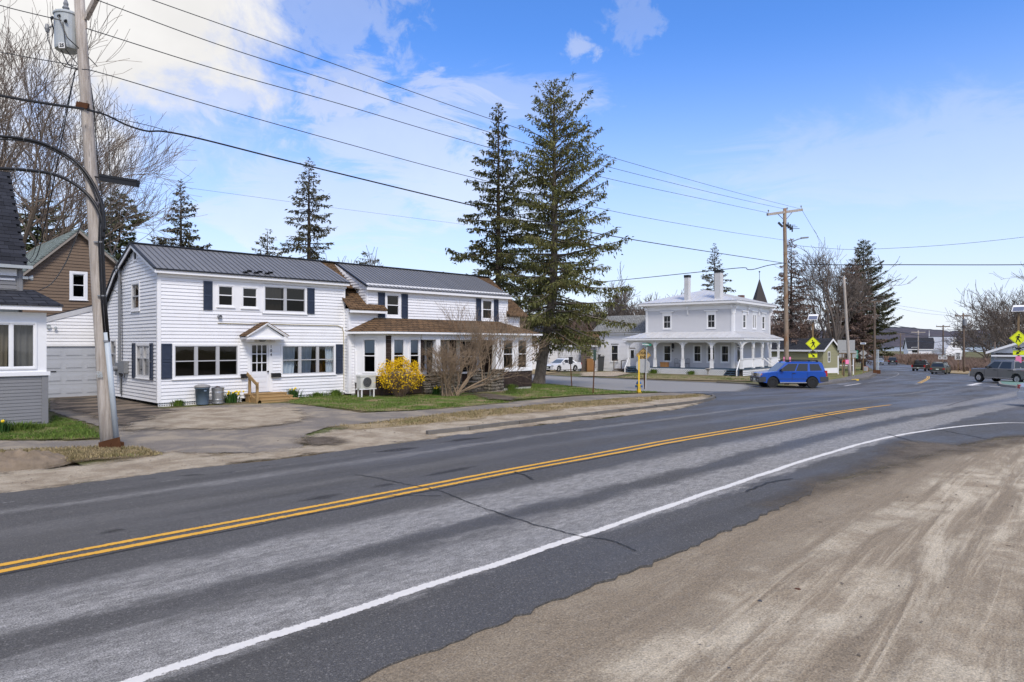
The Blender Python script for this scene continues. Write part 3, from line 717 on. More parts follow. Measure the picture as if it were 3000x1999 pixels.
# far side of the road
soft_sheet('sidewalk', gp((-60, 1292), (220, 1295), (330, 1290), (300, 1255), (200, 1225), (143, 1205), (143, 1160), (300, 1158), (340, 1166), (463, 1200), (620, 1190), (850, 1182), (938, 1194), (1065, 1212), (1198, 1206), (1300, 1196), (1518, 1177), (1700, 1162), (1960, 1152), (2040, 1154), (2040, 1158), (1629, 1184), (1400, 1206), (1187, 1230), (960, 1254), (900, 1275), (880, 1330), (480, 1330), (312, 1318), (-60, 1325)), .25, .022, MT['walk_soft'] if 'walk_soft' in MT else soft('worn sidewalk surface', lambda t, b, p: setb(t, b, t.mix(t.math('MULTIPLY', t.ramp(t.noise(p, .8, 7, .65, .5), .42, .66), .8), t.mix(t.ramp(t.noise(p, 55, 4, .75), .3, .7), (.135, .117, .10), (.235, .207, .178)), (.34, .285, .21)), .9, .25, 0, t.bump(t.noise(p, 55, 4, .75), .5, .012)), .25, 2.5, .06), .012, .8, .3)
soft_sheet('driveway', gp((150, 1162), (295, 1158), (420, 1180), (470, 1196), (520, 1205), (470, 1240), (380, 1262), (240, 1215), (150, 1200)), .25, .036, MT['drive_soft'] if 'drive_soft' in MT else soft('dark driveway surface', lambda t, b, p: setb(t, b, t.mix(t.ramp(t.noise(t.scale(p, (.5, 1, 1)), 1.4, 7, .7, .4), .42, .62), (.055, .046, .039), (.23, .18, .13)), .9, .25, 0, t.bump(t.noise(p, 30, 5, .75), .6, .015)), .7, 1.2, .3), .01, 1, .3)
soft_sheet('sand_patch', gp((480, 1215), (560, 1200), (700, 1198), (860, 1197), (915, 1225), (890, 1238), (820, 1252), (720, 1262), (600, 1266), (450, 1262), (380, 1272), (340, 1262), (420, 1235)), .25, .05, MT['sand'], .04, .9, .35, seed=4)
shoulder = [(-60, 13.1), (22, 13.15)] + gp((2040, 1191), (2090, 1172), (2075, 1160), (1900, 1172), (1640, 1196), (1400, 1220), (1187, 1244), (960, 1266), (870, 1290), (900, 1310), (780, 1330), (640, 1338), (520, 1326), (420, 1340), (300, 1365), (100, 1382), (-60, 1395))
soft_sheet('sand_shoulder', shoulder, .2, .036, MT['sand'], .035, .8, .3, seed=9)
soft_sheet('mud_patch', gp((870, 1288), (960, 1285), (1020, 1292), (980, 1312), (880, 1318)), .2, .072, MT['mud'], .01, 1, .5)
soft_sheet('dry_verge', gp((960, 1256), (1187, 1233), (1400, 1208), (1629, 1187), (1900, 1166), (2060, 1158), (2075, 1163), (1900, 1182), (1640, 1206), (1400, 1234), (1240, 1254), (1050, 1266)), .2, .045, MT['dry'], .045, 1.1, .3, seed=12)
soft_sheet('dry_verge', gp((-60, 1330), (120, 1328), (300, 1320), (420, 1322), (490, 1342), (400, 1350), (280, 1352), (150, 1368), (-60, 1385)), .2, .04, MT['dry2'], .05, 1.1, .3, seed=14)
soft_sheet('lawn', gp((-80, 1235), (145, 1248), (160, 1222), (230, 1240), (310, 1288), (220, 1292), (-80, 1294)), .25, .03, MT['lawn'], .05, 1, .3, seed=15)
soft_sheet('lawn', gp((830, 1160), (1010, 1155), (1250, 1150), (1500, 1150), (1540, 1122), (1600, 1124), (1690, 1134), (1790, 1146), (1950, 1150), (1700, 1161), (1530, 1172), (1495, 1182), (1297, 1201), (1150, 1208), (1065, 1209), (940, 1194), (840, 1184)), .25, .034, MT['lawn'], .05, 1, .3, seed=16)
soft_sheet('bare_soil', gp((1380, 1158), (1440, 1160), (1500, 1168), (1530, 1174), (1490, 1180), (1420, 1176)), .25, .11, MT['mud'], .02, 1, .4)
soft_sheet('lawn', gp((1800, 1108), (1880, 1100), (2060, 1104), (2240, 1106), (2240, 1119), (2090, 1117), (1960, 1114), (1860, 1110)), .5, .05, MT['dry2'], .05, .5, .3)
soft_sheet('gravel_drive', gp((1700, 1094), (1810, 1090), (1850, 1096), (1800, 1106), (1700, 1104)), .5, .07, MT['sand'], .02, 1, .5)
soft_sheet('lawn', gp((2402, 1124), (2400, 1090), (2470, 1078), (2530, 1076), (2548, 1090), (2520, 1100), (2470, 1112)), .5, .05, MT['lawn'], .05, .5, .3)
poly_sheet('far_sidewalk', gp((2400, 1130), (2500, 1117), (2545, 1108), (2565, 1097), (2560, 1088), (2545, 1092), (2520, 1100), (2470, 1111), (2405, 1123)), .13, MT['walk'], .15)
soft_sheet('lawn', gp((1538, 1096), (1600, 1098), (1640, 1092), (1640, 1080), (1500, 1082), (1500, 1096)), .5, .05, MT['dry2'], .02, .5, .5)
soft_sheet('verge', gp((2860, 1098), (2784, 1095), (2720, 1080), (2660, 1068), (2587, 1057.5), (2600, 1056), (2690, 1063), (2790, 1080), (2870, 1085)), 1, .05, MT['dry'], .05, .5, 1)

# kerbs
def kerb_run(px, h, w, lift, name='kerb', sub=1.5):
    e = bpy.data.objects.new(name, None); COL.objects.link(e); WM[e.name] = Matrix.Identity(4); e['kind'] = 'structure'
    P = smooth_path(gp(*px), 10); acc = [P[0]]; L = 0; rk = random.Random(len(px))
    runs = []; cur = [P[0]]
    for a, b in zip(P, P[1:]):
        L += (b - a).length; cur.append(b)
        if L > sub * rk.uniform(.7, 1.5): runs.append(cur); cur = [b]; L = 0
    if len(cur) > 1: runs.append(cur)
    for c in runs:
        a, b = c[0], c[-1]; d = (b - a).normalized(); a = a + d * .012; b = b - d * .012; n = Vector((-d.y, d.x, 0)) * w / 2
        hz = h * rk.uniform(.8, 1.08); n = n * rk.uniform(.9, 1.1); n2 = n * .75
        q = lambda v, k, z: (v.x + k.x, v.y + k.y, G(v.x) + z)
        mb = MB().hexa([q(a, -n, -.1), q(b, -n, -.1), q(b, n, -.1), q(a, n, -.1), q(a, -n2, lift + hz), q(b, -n2, lift + hz * rk.uniform(.9, 1)), q(b, n2, lift + hz), q(a, n2, lift + hz)])
        mb.build('kerb_stone', MT['kerb'], e)
    return e
kerb_run([(1250, 1279), (1330, 1271), (1419, 1260), (1629, 1233), (1850, 1206), (2000, 1189), (2060, 1180), (2090, 1171), (2088, 1164)], .10, .16, .045)
kerb_run([(2100, 1124), (2181, 1128), (2262, 1136), (2340, 1137), (2395, 1132), (2474, 1122), (2546, 1110), (2567, 1098), (2563, 1087)], .13, .2, .02, 'kerb', 2.5)
mb = MB(); a = gnd(2503, 1117); mb.box(a.x - .5, a.x + .5, a.y - .22, a.y + .1, a.z - .05, a.z + .165); tag(mb.build('painted_kerb_block', MT['hyd_yellow']), 'short yellow painted block of kerb by the leaning pole', 'kerb block')

# lake and hills
me = MB(); zl = -4.3
me.quad(Vector((390, -600, zl)), Vector((390, 3500, zl)), Vector((3600, 3500, zl)), Vector((3600, -600, zl))); me.build('lake', MT['water'], kind='structure')
V = []; Fc = []; N = 460; rh = np.random.RandomState(5)
prof = [(1200, 30), (2400, 30), (2560, 34), (2620, 38), (2700, 31), (2800, 28), (2880, 28), (3000, 34), (3300, 60)]
pu = np.array([p[0] for p in prof]); ph = np.array([p[1] for p in prof])
for i in range(N):
    u = -900 + i * 4300 / (N - 1); d = 1500
    hz = np.interp(u, pu, ph) * 1.05 + rh.rand() * 1.6 + 1.5 * math.sin(i * .3) + math.sin(i * .83)
    r = ray(u, HY)
    for k, (dd, zz) in enumerate(((d * .86, zl - 1), (d * .9, zl + 6), (d, hz * .62), (d * 1.12, hz * .88 + 2), (d * 1.25, hz * 1.1 + 4))):
        V.append((r[0] * dd, r[1] * dd, zz if k < 2 else zz + rh.rand() * 2))
    if i:
        a = (i - 1) * 5; b = i * 5; Fc += [(a + k, b + k, b + k + 1, a + k + 1) for k in range(4)]
npmesh('hills', V, Fc, MT['hill'], kind='structure', smooth=False)

# grass blades
def blades(name, poly, n, h0, h1, mat, label, seed=0, wd=.012, lift=.03, mask=None):
    rg = np.random.RandomState(seed); xs = [p[0] for p in poly]; ys = [p[1] for p in poly]
    X = rg.uniform(min(xs), max(xs), n * 3); Y = rg.uniform(min(ys), max(ys), n * 3); S = sdf(poly, X, Y)
    k = (S > rg.uniform(-.12, .25, n * 3)) & (vnoise(X, Y, 1.3, seed) + .5 * vnoise(X, Y, 4, seed + 1) > .38 + .35 * rg.rand(n * 3))
    X = X[k][:n]; Y = Y[k][:n]; n = len(X); Z = Gn(X) + lift; hgt = rg.uniform(h0, h1, n) * (0.6 + .7 * vnoise(X, Y, .7, seed + 2))
    a = rg.uniform(0, 2 * np.pi, n); l = rg.uniform(.1, .6, n) * hgt; b = a + rg.uniform(-1, 1, n); dx = np.cos(a) * wd; dy = np.sin(a) * wd
    V = np.empty((n, 4, 3)); V[:, 0] = np.stack([X - dx, Y - dy, Z], -1); V[:, 1] = np.stack([X + dx, Y + dy, Z], -1)
    V[:, 2] = np.stack([X + dx * .6 + np.cos(b + 1.5) * l * .4, Y + dy * .6 + np.sin(b + 1.5) * l * .4, Z + hgt * .6], -1)
    V[:, 3] = np.stack([X + np.cos(b + 1.5) * l, Y + np.sin(b + 1.5) * l, Z + hgt], -1)
    i = np.arange(n)[:, None] * 4; Fc = np.concatenate([i + [[0, 1, 2]], i + [[0, 2, 3]]])
    return tag(npmesh(name, V.reshape(-1, 3), Fc, mat, kind='stuff'), label, 'grass')
blades('lawn_grass', gp((-80, 1240), (145, 1250), (160, 1224), (230, 1242), (300, 1286), (220, 1290), (-80, 1292)), 9000, .04, .10, MT['blade'], 'short green grass beside the grey enclosed porch', 1)
blades('lawn_grass', gp((840, 1166), (1010, 1162), (1250, 1160), (1390, 1162), (1490, 1182), (1297, 1200), (1150, 1207), (1065, 1208), (940, 1193), (850, 1184)), 16000, .04, .10, MT['blade'], 'green lawn grass in front of the stone porch and forsythia', 2)
blades('lawn_grass', gp((1470, 1157), (1540, 1128), (1600, 1128), (1690, 1137), (1790, 1147), (1940, 1151), (1700, 1160), (1530, 1170)), 15000, .04, .11, MT['blade'], 'green lawn grass around the big spruce trunk', 3)
blades('verge_grass', gp((970, 1256), (1187, 1234), (1400, 1209), (1629, 1188), (1900, 1167), (2050, 1160), (2050, 1166), (1900, 1181), (1640, 1204), (1400, 1230), (1240, 1250), (1050, 1264)), 14000, .03, .08, MT['blade_dry'], 'dry tan grass between kerb and sidewalk', 4, lift=.07)
blades('verge_grass', gp((-60, 1330), (120, 1328), (300, 1320), (420, 1324), (480, 1342), (400, 1348), (280, 1350), (150, 1366), (-60, 1382)), 9000, .03, .08, MT['blade_dry'], 'dry grass around the leaning pole foot', 5, lift=.07)
blades('lawn_grass', gp((1800, 1107), (1880, 1101), (2060, 1105), (2235, 1107), (2235, 1118), (2090, 1116), (1960, 1113)), 6000, .05, .13, MT['blade'], 'thin grass in front of the wraparound porch house', 6, wd=.02)

# pebbles, twigs and leaves on the sand
rg = np.random.RandomState(8); mb = MB()
for _ in range(700):
    if rg.rand() < .62:
        x, y = rg.uniform(-2, 22), rg.uniform(-9, 3.9)
        if depth((x, y)) < 3.5: continue
        zb = .03
    else:
        x, y = rg.uniform(-2, 18), rg.uniform(13.5, 16.3); zb = .085
    s = rg.uniform(.004, .016) * (1.6 if rg.rand() < .06 else 1); a = rg.uniform(0, 6.3); l = s * rg.uniform(1, 3.2)
    c, q = math.cos(a), math.sin(a); z = G(x) + zb
    P = [(x + c * l, y + q * l, z), (x - q * s, y + c * s, z), (x - c * l, y - q * l, z), (x + q * s, y - c * s, z), (x, y, z + s * .9)]
    mb.add(P, [(0, 1, 4), (1, 2, 4), (2, 3, 4), (3, 0, 4)])
tag(mb.build('scattered_grit', MT['peb'] if 'peb' in MT else M('dark grit', (.14, .115, .09), .9, .5, 60), kind='stuff'), 'dark pebbles, twigs and leaf scraps scattered over the sand', 'pebbles')
def rock(name, u, v, s, mat, label, cat):
    p = gnd(u, v); mb = MB(); rk = random.Random(u)
    prof = [(s * .5, 0), (s * .9, s * .18), (s * .75, s * .45), (s * .3, s * .6)]
    mb.lathe(prof, (p.x, p.y, p.z + .012), 7); mb.v = [(x + rk.uniform(-.15, .15) * s, y + rk.uniform(-.2, .2) * s, z + rk.uniform(-.05, .05) * s) for x, y, z in mb.v]
    return tag(mb.build(name, mat), label, cat)
MT['dkstone'] = M('dark stone', (.05, .052, .06), .8, .3, 30); MT['leaf'] = M('dead leaf', (.085, .036, .02), .85, .3, 30)
rock('stone', 2226, 1767, .028, MT['dkstone'], 'small round dark stone lying on the sand near a dead leaf', 'stone')
rock('stone', 2050, 1899, .028, MT['dkstone'], 'grey flat pebble on the sand close to the asphalt edge', 'stone')
rock('stone', 2135, 1969, .032, MT['dkstone'], 'darkest pebble low on the sand lot', 'stone')
rock('dead_leaf', 2338, 1733, .035, MT['leaf'], 'crumpled reddish brown dead leaf on the sand', 'leaf')
# dirt pile by the left verge
p0 = gnd(42, 1372); n = 56; V = []; Fc = []; xs = np.linspace(-1.15, 1.0, n); ys = np.linspace(-.65, .65, n)
for i in range(n):
    for j in range(n):
        x, y = xs[i], ys[j]; k = max(0, 1 - (x / .9) ** 2 - (y / .55) ** 2); nn = float(vnoise(np.array([x + 9]), np.array([y + 9]), 3.2, 2)[0] + .9 * vnoise(np.array([x + 9]), np.array([y + 9]), 9, 3)[0] + .5 * vnoise(np.array([x + 9]), np.array([y + 9]), 22, 4)[0])
        V.append((p0.x + x, p0.y + y, .08 + .2 * k ** .7 * (.1 + nn * .72) - (.08 if k == 0 else 0)))
        if i and j: a = i * n + j; Fc.append((a - n - 1, a - 1, a, a - n))
MT['soil'] = M('dug soil', (.205, .16, .115), .95, .5, 5, .15, 0, .8, 14)
tag(npmesh('dirt_pile', V, Fc, MT['soil']), 'low heap of dug brown soil on the dry verge', 'dirt pile')
# ------------------------------------------------------------------ building helpers
def unit_board(name, mat, h, t0=.003, t1=.031):
    """clapboard of unit length: thin at the top, thick at the butt"""
    mb = MB(); mb.hexa([(0, -.01, 0), (1, -.01, 0), (1, t1, 0), (0, t1, 0), (0, -.01, h + .012), (1, -.01, h + .012), (1, t0, h + .012), (0, t0, h + .012)])
    return mb.mesh(name, mat)
def cut(a, b, holes):
    seg = [(a, b)]
    for h0, h1 in holes:
        n = []
        for s0, s1 in seg:
            if h1 <= s0 or h0 >= s1: n.append((s0, s1)); continue
            if h0 > s0: n.append((s0, h0))
            if h1 < s1: n.append((h1, s1))
        seg = n
    return [(x, y) for x, y in seg if y - x > .02]
def siding(parent, wf, span, z0, z1, ex, holes, mesh, name='siding_board', back=None):
    """span(z)->(a0,a1); one board per course and opening; sheathing behind with the same openings"""
    n = max(1, round((z1 - z0) / ex)); ex = (z1 - z0) / n; bk = MB()
    for i in range(n):
        za, zb = z0 + i * ex, z0 + (i + 1) * ex
        A = [span(za + .001), span(zb - .001)]; a0 = max(A[0][0], A[1][0]); a1 = min(A[0][1], A[1][1])
        if a1 - a0 < .05: continue
        hs = [(h[0], h[1]) for h in holes if h[2] < zb - .015 and h[3] > za + .015]
        for s0, s1 in cut(a0, a1, hs):
            o = piece(name, mesh, parent, wf.mtx(s0, za, 0, s1 - s0, 1.0))
            bk.quad(wf.P(s0, za, -.012), wf.P(s1, za, -.012), wf.P(s1, zb, -.012), wf.P(s0, zb, -.012))
        for h in holes:
            for q0, q1 in ((za, h[2]), (h[3], zb)):
                if za - 1e-6 <= q0 and q1 <= zb + 1e-6 and .012 < q1 - q0 < ex - .004:
                    b0, b1 = max(h[0], a0), min(h[1], a1)
                    if b1 - b0 > .03: piece(name, mesh, parent, wf.mtx(b0, q0, -.008, b1 - b0, (q1 - q0) / ex * .92))
    if back and bk.v: bk.build('wall', back, parent)
def window(parent, wf, a0, a1, z0, z1, units=1, rail=.5, case=.09, grid=None, sash='alum', glass_='glass', case_mat='trim', sill=True, proud=.042, inner=True, lower=None, gap=.07):
    """cased window: casing ring, sashes with meeting rails, panes; (a0..z1) is the outside of the casing"""
    mb = MB(); b = case
    for q in ((a0, a1, z1 - b, z1), (a0, a1, z0, z0 + b), (a0, a0 + b, z0 + b, z1 - b), (a1 - b, a1, z0 + b, z1 - b)): wf.box(mb, *q, -.05, proud)
    wd = mb.build('window', MT[case_mat], parent)
    i0, i1, j0, j1 = a0 + b, a1 - b, z0 + b, z1 - b; uw = (i1 - i0 - gap * (units - 1)) / units
    for k in range(units):
        x0 = i0 + k * (uw + gap); x1 = x0 + uw
        if k: mm = MB(); wf.box(mm, x0 - gap, x0, j0, j1, -.05, proud - .012); mm.build('mullion', MT[sash], wd)
        f = MB(); s_ = .035; zm = j0 + (j1 - j0) * rail
        for q in ((x0, x1, j1 - s_, j1), (x0, x1, j0, j0 + s_), (x0, x0 + s_, j0 + s_, j1 - s_), (x1 - s_, x1, j0 + s_, j1 - s_)): wf.box(f, *q, -.05, proud - .02)
        if rail: wf.box(f, x0 + s_, x1 - s_, zm - .02, zm + .02, -.05, proud - .016)
        f.build('sash', MT[sash], wd)
        for (p0, p1, gl) in (((j0, zm, lower or glass_), (zm, j1, glass_)) if rail else ((j0, j1, glass_),)):
            g = MB(); g.quad(wf.P(x0 + .02, p0, -.03), wf.P(x1 - .02, p0, -.03), wf.P(x1 - .02, p1, -.03), wf.P(x0 + .02, p1, -.03)); g.build('pane', MT[gl], wd)
        if grid:
            gx_, gz_ = grid; mu = MB()
            for c in range(1, gx_): xx = x0 + (x1 - x0) * c / gx_; wf.box(mu, xx - .011, xx + .011, j0 + .02, j1 - .02, -.028, -.012)
            for c in range(1, gz_): zz = j0 + (j1 - j0) * c / gz_; wf.box(mu, x0 + .02, x1 - .02, zz - .011, zz + .011, -.029, -.013)
            mu.build('muntin', MT[case_mat], wd)
    if sill: sl = MB(); wf.box(sl, a0 - .03, a1 + .03, z0 - .035, z0, -.03, proud + .03); sl.build('sill', MT[case_mat], wd)
    return wd
def shutter(parent, wf, a0, a1, z0, z1):
    mb = MB(); e = .045; o0, o1 = .032, .062
    for q in ((a0, a0 + e, z0, z1), (a1 - e, a1, z0, z1), (a0 + e, a1 - e, z0, z0 + e * 1.4), (a0 + e, a1 - e, z1 - e * 1.4, z1), (a0 + e, a1 - e, (z0 + z1) / 2 - .04, (z0 + z1) / 2 + .04)): wf.box(mb, *q, o0, o1)
    s = mb.build('shutter', MT['shutter'], parent); sl = MB()
    wf.box(sl, a0 + e, a1 - e, z0 + e, z1 - e, o0, o0 + .006)
    z = z0 + e * 1.4 + .01
    while z < z1 - e * 1.4 - .02:
        if abs(z - (z0 + z1) / 2) > .06: sl.hexa([wf.P(a0 + e, z, o0), wf.P(a1 - e, z, o0), wf.P(a1 - e, z, o1 - .006), wf.P(a0 + e, z, o1 - .006), wf.P(a0 + e, z + .03, o0), wf.P(a1 - e, z + .03, o0), wf.P(a1 - e, z + .03, o0 + .006), wf.P(a0 + e, z + .03, o0 + .006)])
        z += .045
    sl.build('louver', MT['shutter'], s, kind='stuff')
    return s
def curtain(parent, wf, a0, a1, z0, z1, o, mat, n=14, amp=.03, name='curtain', pinch=0.0):
    mb = MB(); vs = []; m = n * 4
    for i in range(m + 1):
        k = i / m; a = a0 + (a1 - a0) * k; ph = o + amp * math.sin(k * n * 2 * math.pi / 2)
        ab = a + pinch * (((a0 + a1) / 2) - a)
        vs += [wf.P(ab, z0, ph), wf.P(a, z1, ph)]
    mb.add(vs, [(2 * i, 2 * i + 2, 2 * i + 3, 2 * i + 1) for i in range(m)])
    return mb.build(name, MT[mat], parent, smooth=True)
def metal_slope(parent, eL, eR, rL, rR, pitch, mat, name='roof_panel', rib=.022, kind=None, thick=.02):
    """ribbed metal slope between an eave edge and a ridge edge (world points); one panel strip per rib"""
    eL, eR, rL, rR = map(Vector, (eL, eR, rL, rR)); n = max(1, round((eR - eL).length / pitch))
    nrm = (eR - eL).cross(rL - eL).normalized()
    if nrm.z < 0: nrm = -nrm
    for i in range(n):
        a0, a1 = eL.lerp(eR, i / n), eL.lerp(eR, (i + 1) / n); b0, b1 = rL.lerp(rR, i / n), rL.lerp(rR, (i + 1) / n); mb = MB()
        mb.hexa([a0, a1, b1, b0, a0 + nrm * thick, a1 + nrm * thick, b1 + nrm * thick, b0 + nrm * thick])
        e = (a1 - a0).normalized(); q = [p + e * s + nrm * h for p in (a0, b0) for s, h in ((0.004, thick - .002), (.012, thick + rib), (.030, thick + rib), (.042, thick - .002))]
        mb.add(q, [(0, 1, 5, 4), (1, 2, 6, 5), (2, 3, 7, 6), (0, 3, 2, 1), (4, 5, 6, 7)])
        ob = mb.build(name, mat, parent); ob.data.materials.append(MT['mrib_shade'])
        for f_ in ob.data.polygons[6:]: f_.material_index = 1
def slab(parent, pts, thick, mat, name):
    """roof slab: polygon of world points thickened downwards"""
    mb = MB(); P = [Vector(p) for p in pts]; mb.prism(P, (0, 0, -thick)); return mb.build(name, MT[mat], parent)

# ------------------------------------------------------------------ the white house
Yf = 27.62; Yw = 27.27; X0 = 9.08; X1 = 17.15; XW = 28.45; ZS = .15; ZE = 5.08; YR = 30.17; ZR = 6.42; YB = 33.9
house = thing('clapboard_house', (X0, Yf, 0), 'long white clapboard house with slate metal roof, navy shutters and stone porch', 'house')
BRD = unit_board('siding_board', MT['siding'], .135)
wf = WF((0, Yf, 0), (1, 0, 0), (0, -1, 0)); wg = WF((X0, 0, 0), (0, 1, 0), (-1, 0, 0)); ww = WF((0, Yw, 0), (1, 0, 0), (0, -1, 0))
panel = (11.10, 13.2, 3.73, 4.95)
LW, RW, UW = (9.58, 12.2, 1.03, 2.40), (13.99, 16.65, 1.0, 2.37), (13.19, 15.21, 3.70, 4.90)
DR = (12.53, 13.62, .36, 2.46)
holes = [panel, LW, RW, UW, DR]
siding(house, wf, lambda z: (X0 + .09, X1 - .09), ZS, ZE, .137, holes, BRD, back=MT['wall_in'])
mb = MB(); wf.box(mb, X0 - .02, X0 + .09, ZS, ZE, -.02, .042); wf.box(mb, X1 - .09, X1, ZS, ZE, -.02, .042); wf.box(mb, X0 - .02, X1 + .05, ZE - .14, ZE + .1, .026, .07)
wg.box(mb, Yf - .03, Yf + .09, ZS, ZE, -.02, .042); mb.build('corner_trim', MT['trim'], house)
# gable end: main gable then the lower rear slope
def gspan(z):
    zr = ZR - .05
    f = Yf + .09 if z < ZE else Yf + (z - ZE) / (zr - ZE) * (YR - Yf)
    if z > 5.42: b = YR + (zr - z) / (zr - 5.42) * (32.3 - YR)
    else: b = min(32.3 + (5.42 - z) / (5.42 - 4.2) * 1.75, 34.6)
    return (f, b)
G1, G2, G3 = (29.62, 30.66, 3.72, 4.90), (28.22, 30.28, 1.03, 2.42), (32.6, 33.5, 1.3, 2.6)
siding(house, wg, gspan, ZS, ZR - .06, .137, [G1, (28.42, 30.08, 1.03, 2.42), G3, (29.95, 30.42, 5.72, 6.18)], BRD, back=MT['wall_in'])
window(house, wg, *G1, rail=.5, case=.10, glass_='screen'); window(house, wg, 28.42, 30.08, 1.03, 2.42, 2, .58, .10, glass_='glass', lower='screen'); window(house, wg, *G3, rail=.5, case=.08, glass_='screen')
shutter(house, wg, 28.06, 28.4, 1.0, 2.42); shutter(house, wg, 30.1, 30.5, 1.0, 2.42)
mb = MB(); wg.box(mb, 29.95, 30.42, 5.72, 5.80, -.03, .04); wg.box(mb, 29.95, 30.42, 6.1, 6.18, -.03, .04); wg.box(mb, 29.95, 30.02, 5.8, 6.1, -.03, .04); wg.box(mb, 30.35, 30.42, 5.8, 6.1, -.03, .04)
v = mb.build('gable_vent', MT['trim'], house); mb = MB()
for i in range(6): z = 5.81 + i * .048; mb.hexa([wg.P(30.02, z, .0), wg.P(30.35, z, .0), wg.P(30.35, z - .01, .02), wg.P(30.02, z - .01, .02), wg.P(30.02, z + .02, -.02), wg.P(30.35, z + .02, -.02), wg.P(30.35, z + .012, .0), wg.P(30.02, z + .012, .0)])
wg.box(mb, 30.0, 30.4, 5.75, 6.15, -.06, -.05); mb.build('vent_slat', MT['blackmetal'], v)
# openings of the front
mb = MB(); p0, p1, q0, q1 = panel
W1, W2 = (11.28, 11.98, 3.88, 4.78), (12.27, 13.0, 3.86, 4.76)
for q in ((p0, W1[0], q0, q1), (W1[1], W2[0], q0, q1), (W2[1], p1, q0, q1), (W1[0], W1[1], q0, W1[2]), (W1[0], W1[1], W1[3], q1), (W2[0], W2[1], q0, W2[2]), (W2[0], W2[1], W2[3], q1)): wf.box(mb, *q, -.03, .02)
mb.build('window_panel', MT['trim'], house)
window(house, wf, *W1, rail=.53, case=.05, sash='trim', lower='screen'); window(house, wf, *W2, rail=.53, case=.05, sash='trim', lower='screen')
window(house, wf, *UW, units=2, rail=.5, case=.08, lower='screen'); window(house, wf, *LW, units=3, rail=.5, case=.085, lower='screen'); window(house, wf, *RW, units=3, rail=.5, case=.075)
shutter(house, wf, 10.74, 11.09, 3.73, 4.88); shutter(house, wf, 15.23, 15.58, 3.72, 4.86); shutter(house, wf, 9.18, 9.56, 1.06, 2.40); shutter(house, wf, 16.66, 17.02, 1.02, 2.37)
# dim rooms behind the glass
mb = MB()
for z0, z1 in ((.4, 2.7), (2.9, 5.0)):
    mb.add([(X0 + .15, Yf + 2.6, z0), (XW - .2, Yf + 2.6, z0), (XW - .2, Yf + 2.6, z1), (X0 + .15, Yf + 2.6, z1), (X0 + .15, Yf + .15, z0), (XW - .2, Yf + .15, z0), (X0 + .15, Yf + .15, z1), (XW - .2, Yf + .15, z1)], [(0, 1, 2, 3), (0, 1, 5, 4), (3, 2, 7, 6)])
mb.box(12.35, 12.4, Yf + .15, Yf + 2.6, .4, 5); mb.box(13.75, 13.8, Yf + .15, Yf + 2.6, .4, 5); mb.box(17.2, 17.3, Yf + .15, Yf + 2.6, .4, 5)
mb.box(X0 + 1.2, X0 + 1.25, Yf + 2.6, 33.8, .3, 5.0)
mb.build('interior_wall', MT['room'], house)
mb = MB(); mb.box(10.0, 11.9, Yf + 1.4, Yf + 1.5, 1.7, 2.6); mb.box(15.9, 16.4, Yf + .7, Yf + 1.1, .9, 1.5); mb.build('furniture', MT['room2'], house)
for a0, a1, pin in ((14.05, 14.75, .25), (14.95, 15.55, .25), (16.2, 16.6, .2)): curtain(house, wf, a0, a1, 1.08, 2.32, -.13, 'curtain', 6, .03, pinch=pin)
mb = MB(); mb.beam((14.55, Yf + .5, 2.35), (15.2, Yf + .9, 1.4), .06, .06); mb.build('brace', MT['trim'], house)
curtain(house, wf, 13.3, 14.1, 3.82, 4.85, -.14, 'curtain_b', 5, .02)
# door, number, portico, mail boxes
mb = MB(); wf.box(mb, 12.53, 12.66, .36, 2.46, -.04, .03); wf.box(mb, 13.46, 13.62, .36, 2.46, -.04, .03); wf.box(mb, 12.66, 13.46, 2.38, 2.46, -.04, .03); mb.build('door_frame', MT['trim'], house)
dmb = MB(); da, db = 12.66, 13.46; gx0, gx1, gz0, gz1 = 12.74, 13.38, 1.23, 2.33
for q in ((da, gx0, .36, 2.38), (gx1, db, .36, 2.38), (gx0, gx1, .36, gz0), (gx0, gx1, gz1, 2.38)): wf.box(dmb, *q, -.05, -.01)
for k in (1, 2):
    xx = gx0 + (gx1 - gx0) * k / 3; wf.box(dmb, xx - .018, xx + .018, gz0, gz1, -.05, -.012); zz = gz0 + (gz1 - gz0) * k / 3; wf.box(dmb, gx0, gx1, zz - .018, zz + .018, -.051, -.013)
for z in (.55, .78, 1.0): wf.box(dmb, 12.76, 13.36, z, z + .14, -.012, .0)
door = dmb.build('door', MT['door'], house)
for i in range(3):
    for j in range(3):
        g = MB(); ax = gx0 + (gx1 - gx0) * i / 3; az = gz0 + (gz1 - gz0) * j / 3; g.quad(wf.P(ax, az, -.035), wf.P(ax + .213, az, -.035), wf.P(ax + .213, az + .366, -.035), wf.P(ax, az + .366, -.035)); g.build('pane', MT['glass'], door)
mb = MB(); mb.lathe([(.02, 0), (.018, -.04), (.035, -.05), (.035, -.08), (.01, -.09)], (13.41, Yf + .01, 1.22), 10, 'y'); mb.build('door_knob', MT['blackmetal'], door)
mb = MB(); wf.box(mb, 12.6, 13.5, .33, .365, -.05, .06); mb.build('threshold', MT['blackmetal'], house)
for i, ch in enumerate('104'): lettering(ch, .16, MT['sg_black'], house, wf.P(13.55, 2.27 - i * .175, .036), (1, 0, 0), (0, 0, 1), .004, name='house_number')
yp = Yf - .55; px0, px1, pxm, ze, zr = 12.25, 14.0, 13.1, 2.73, 3.27
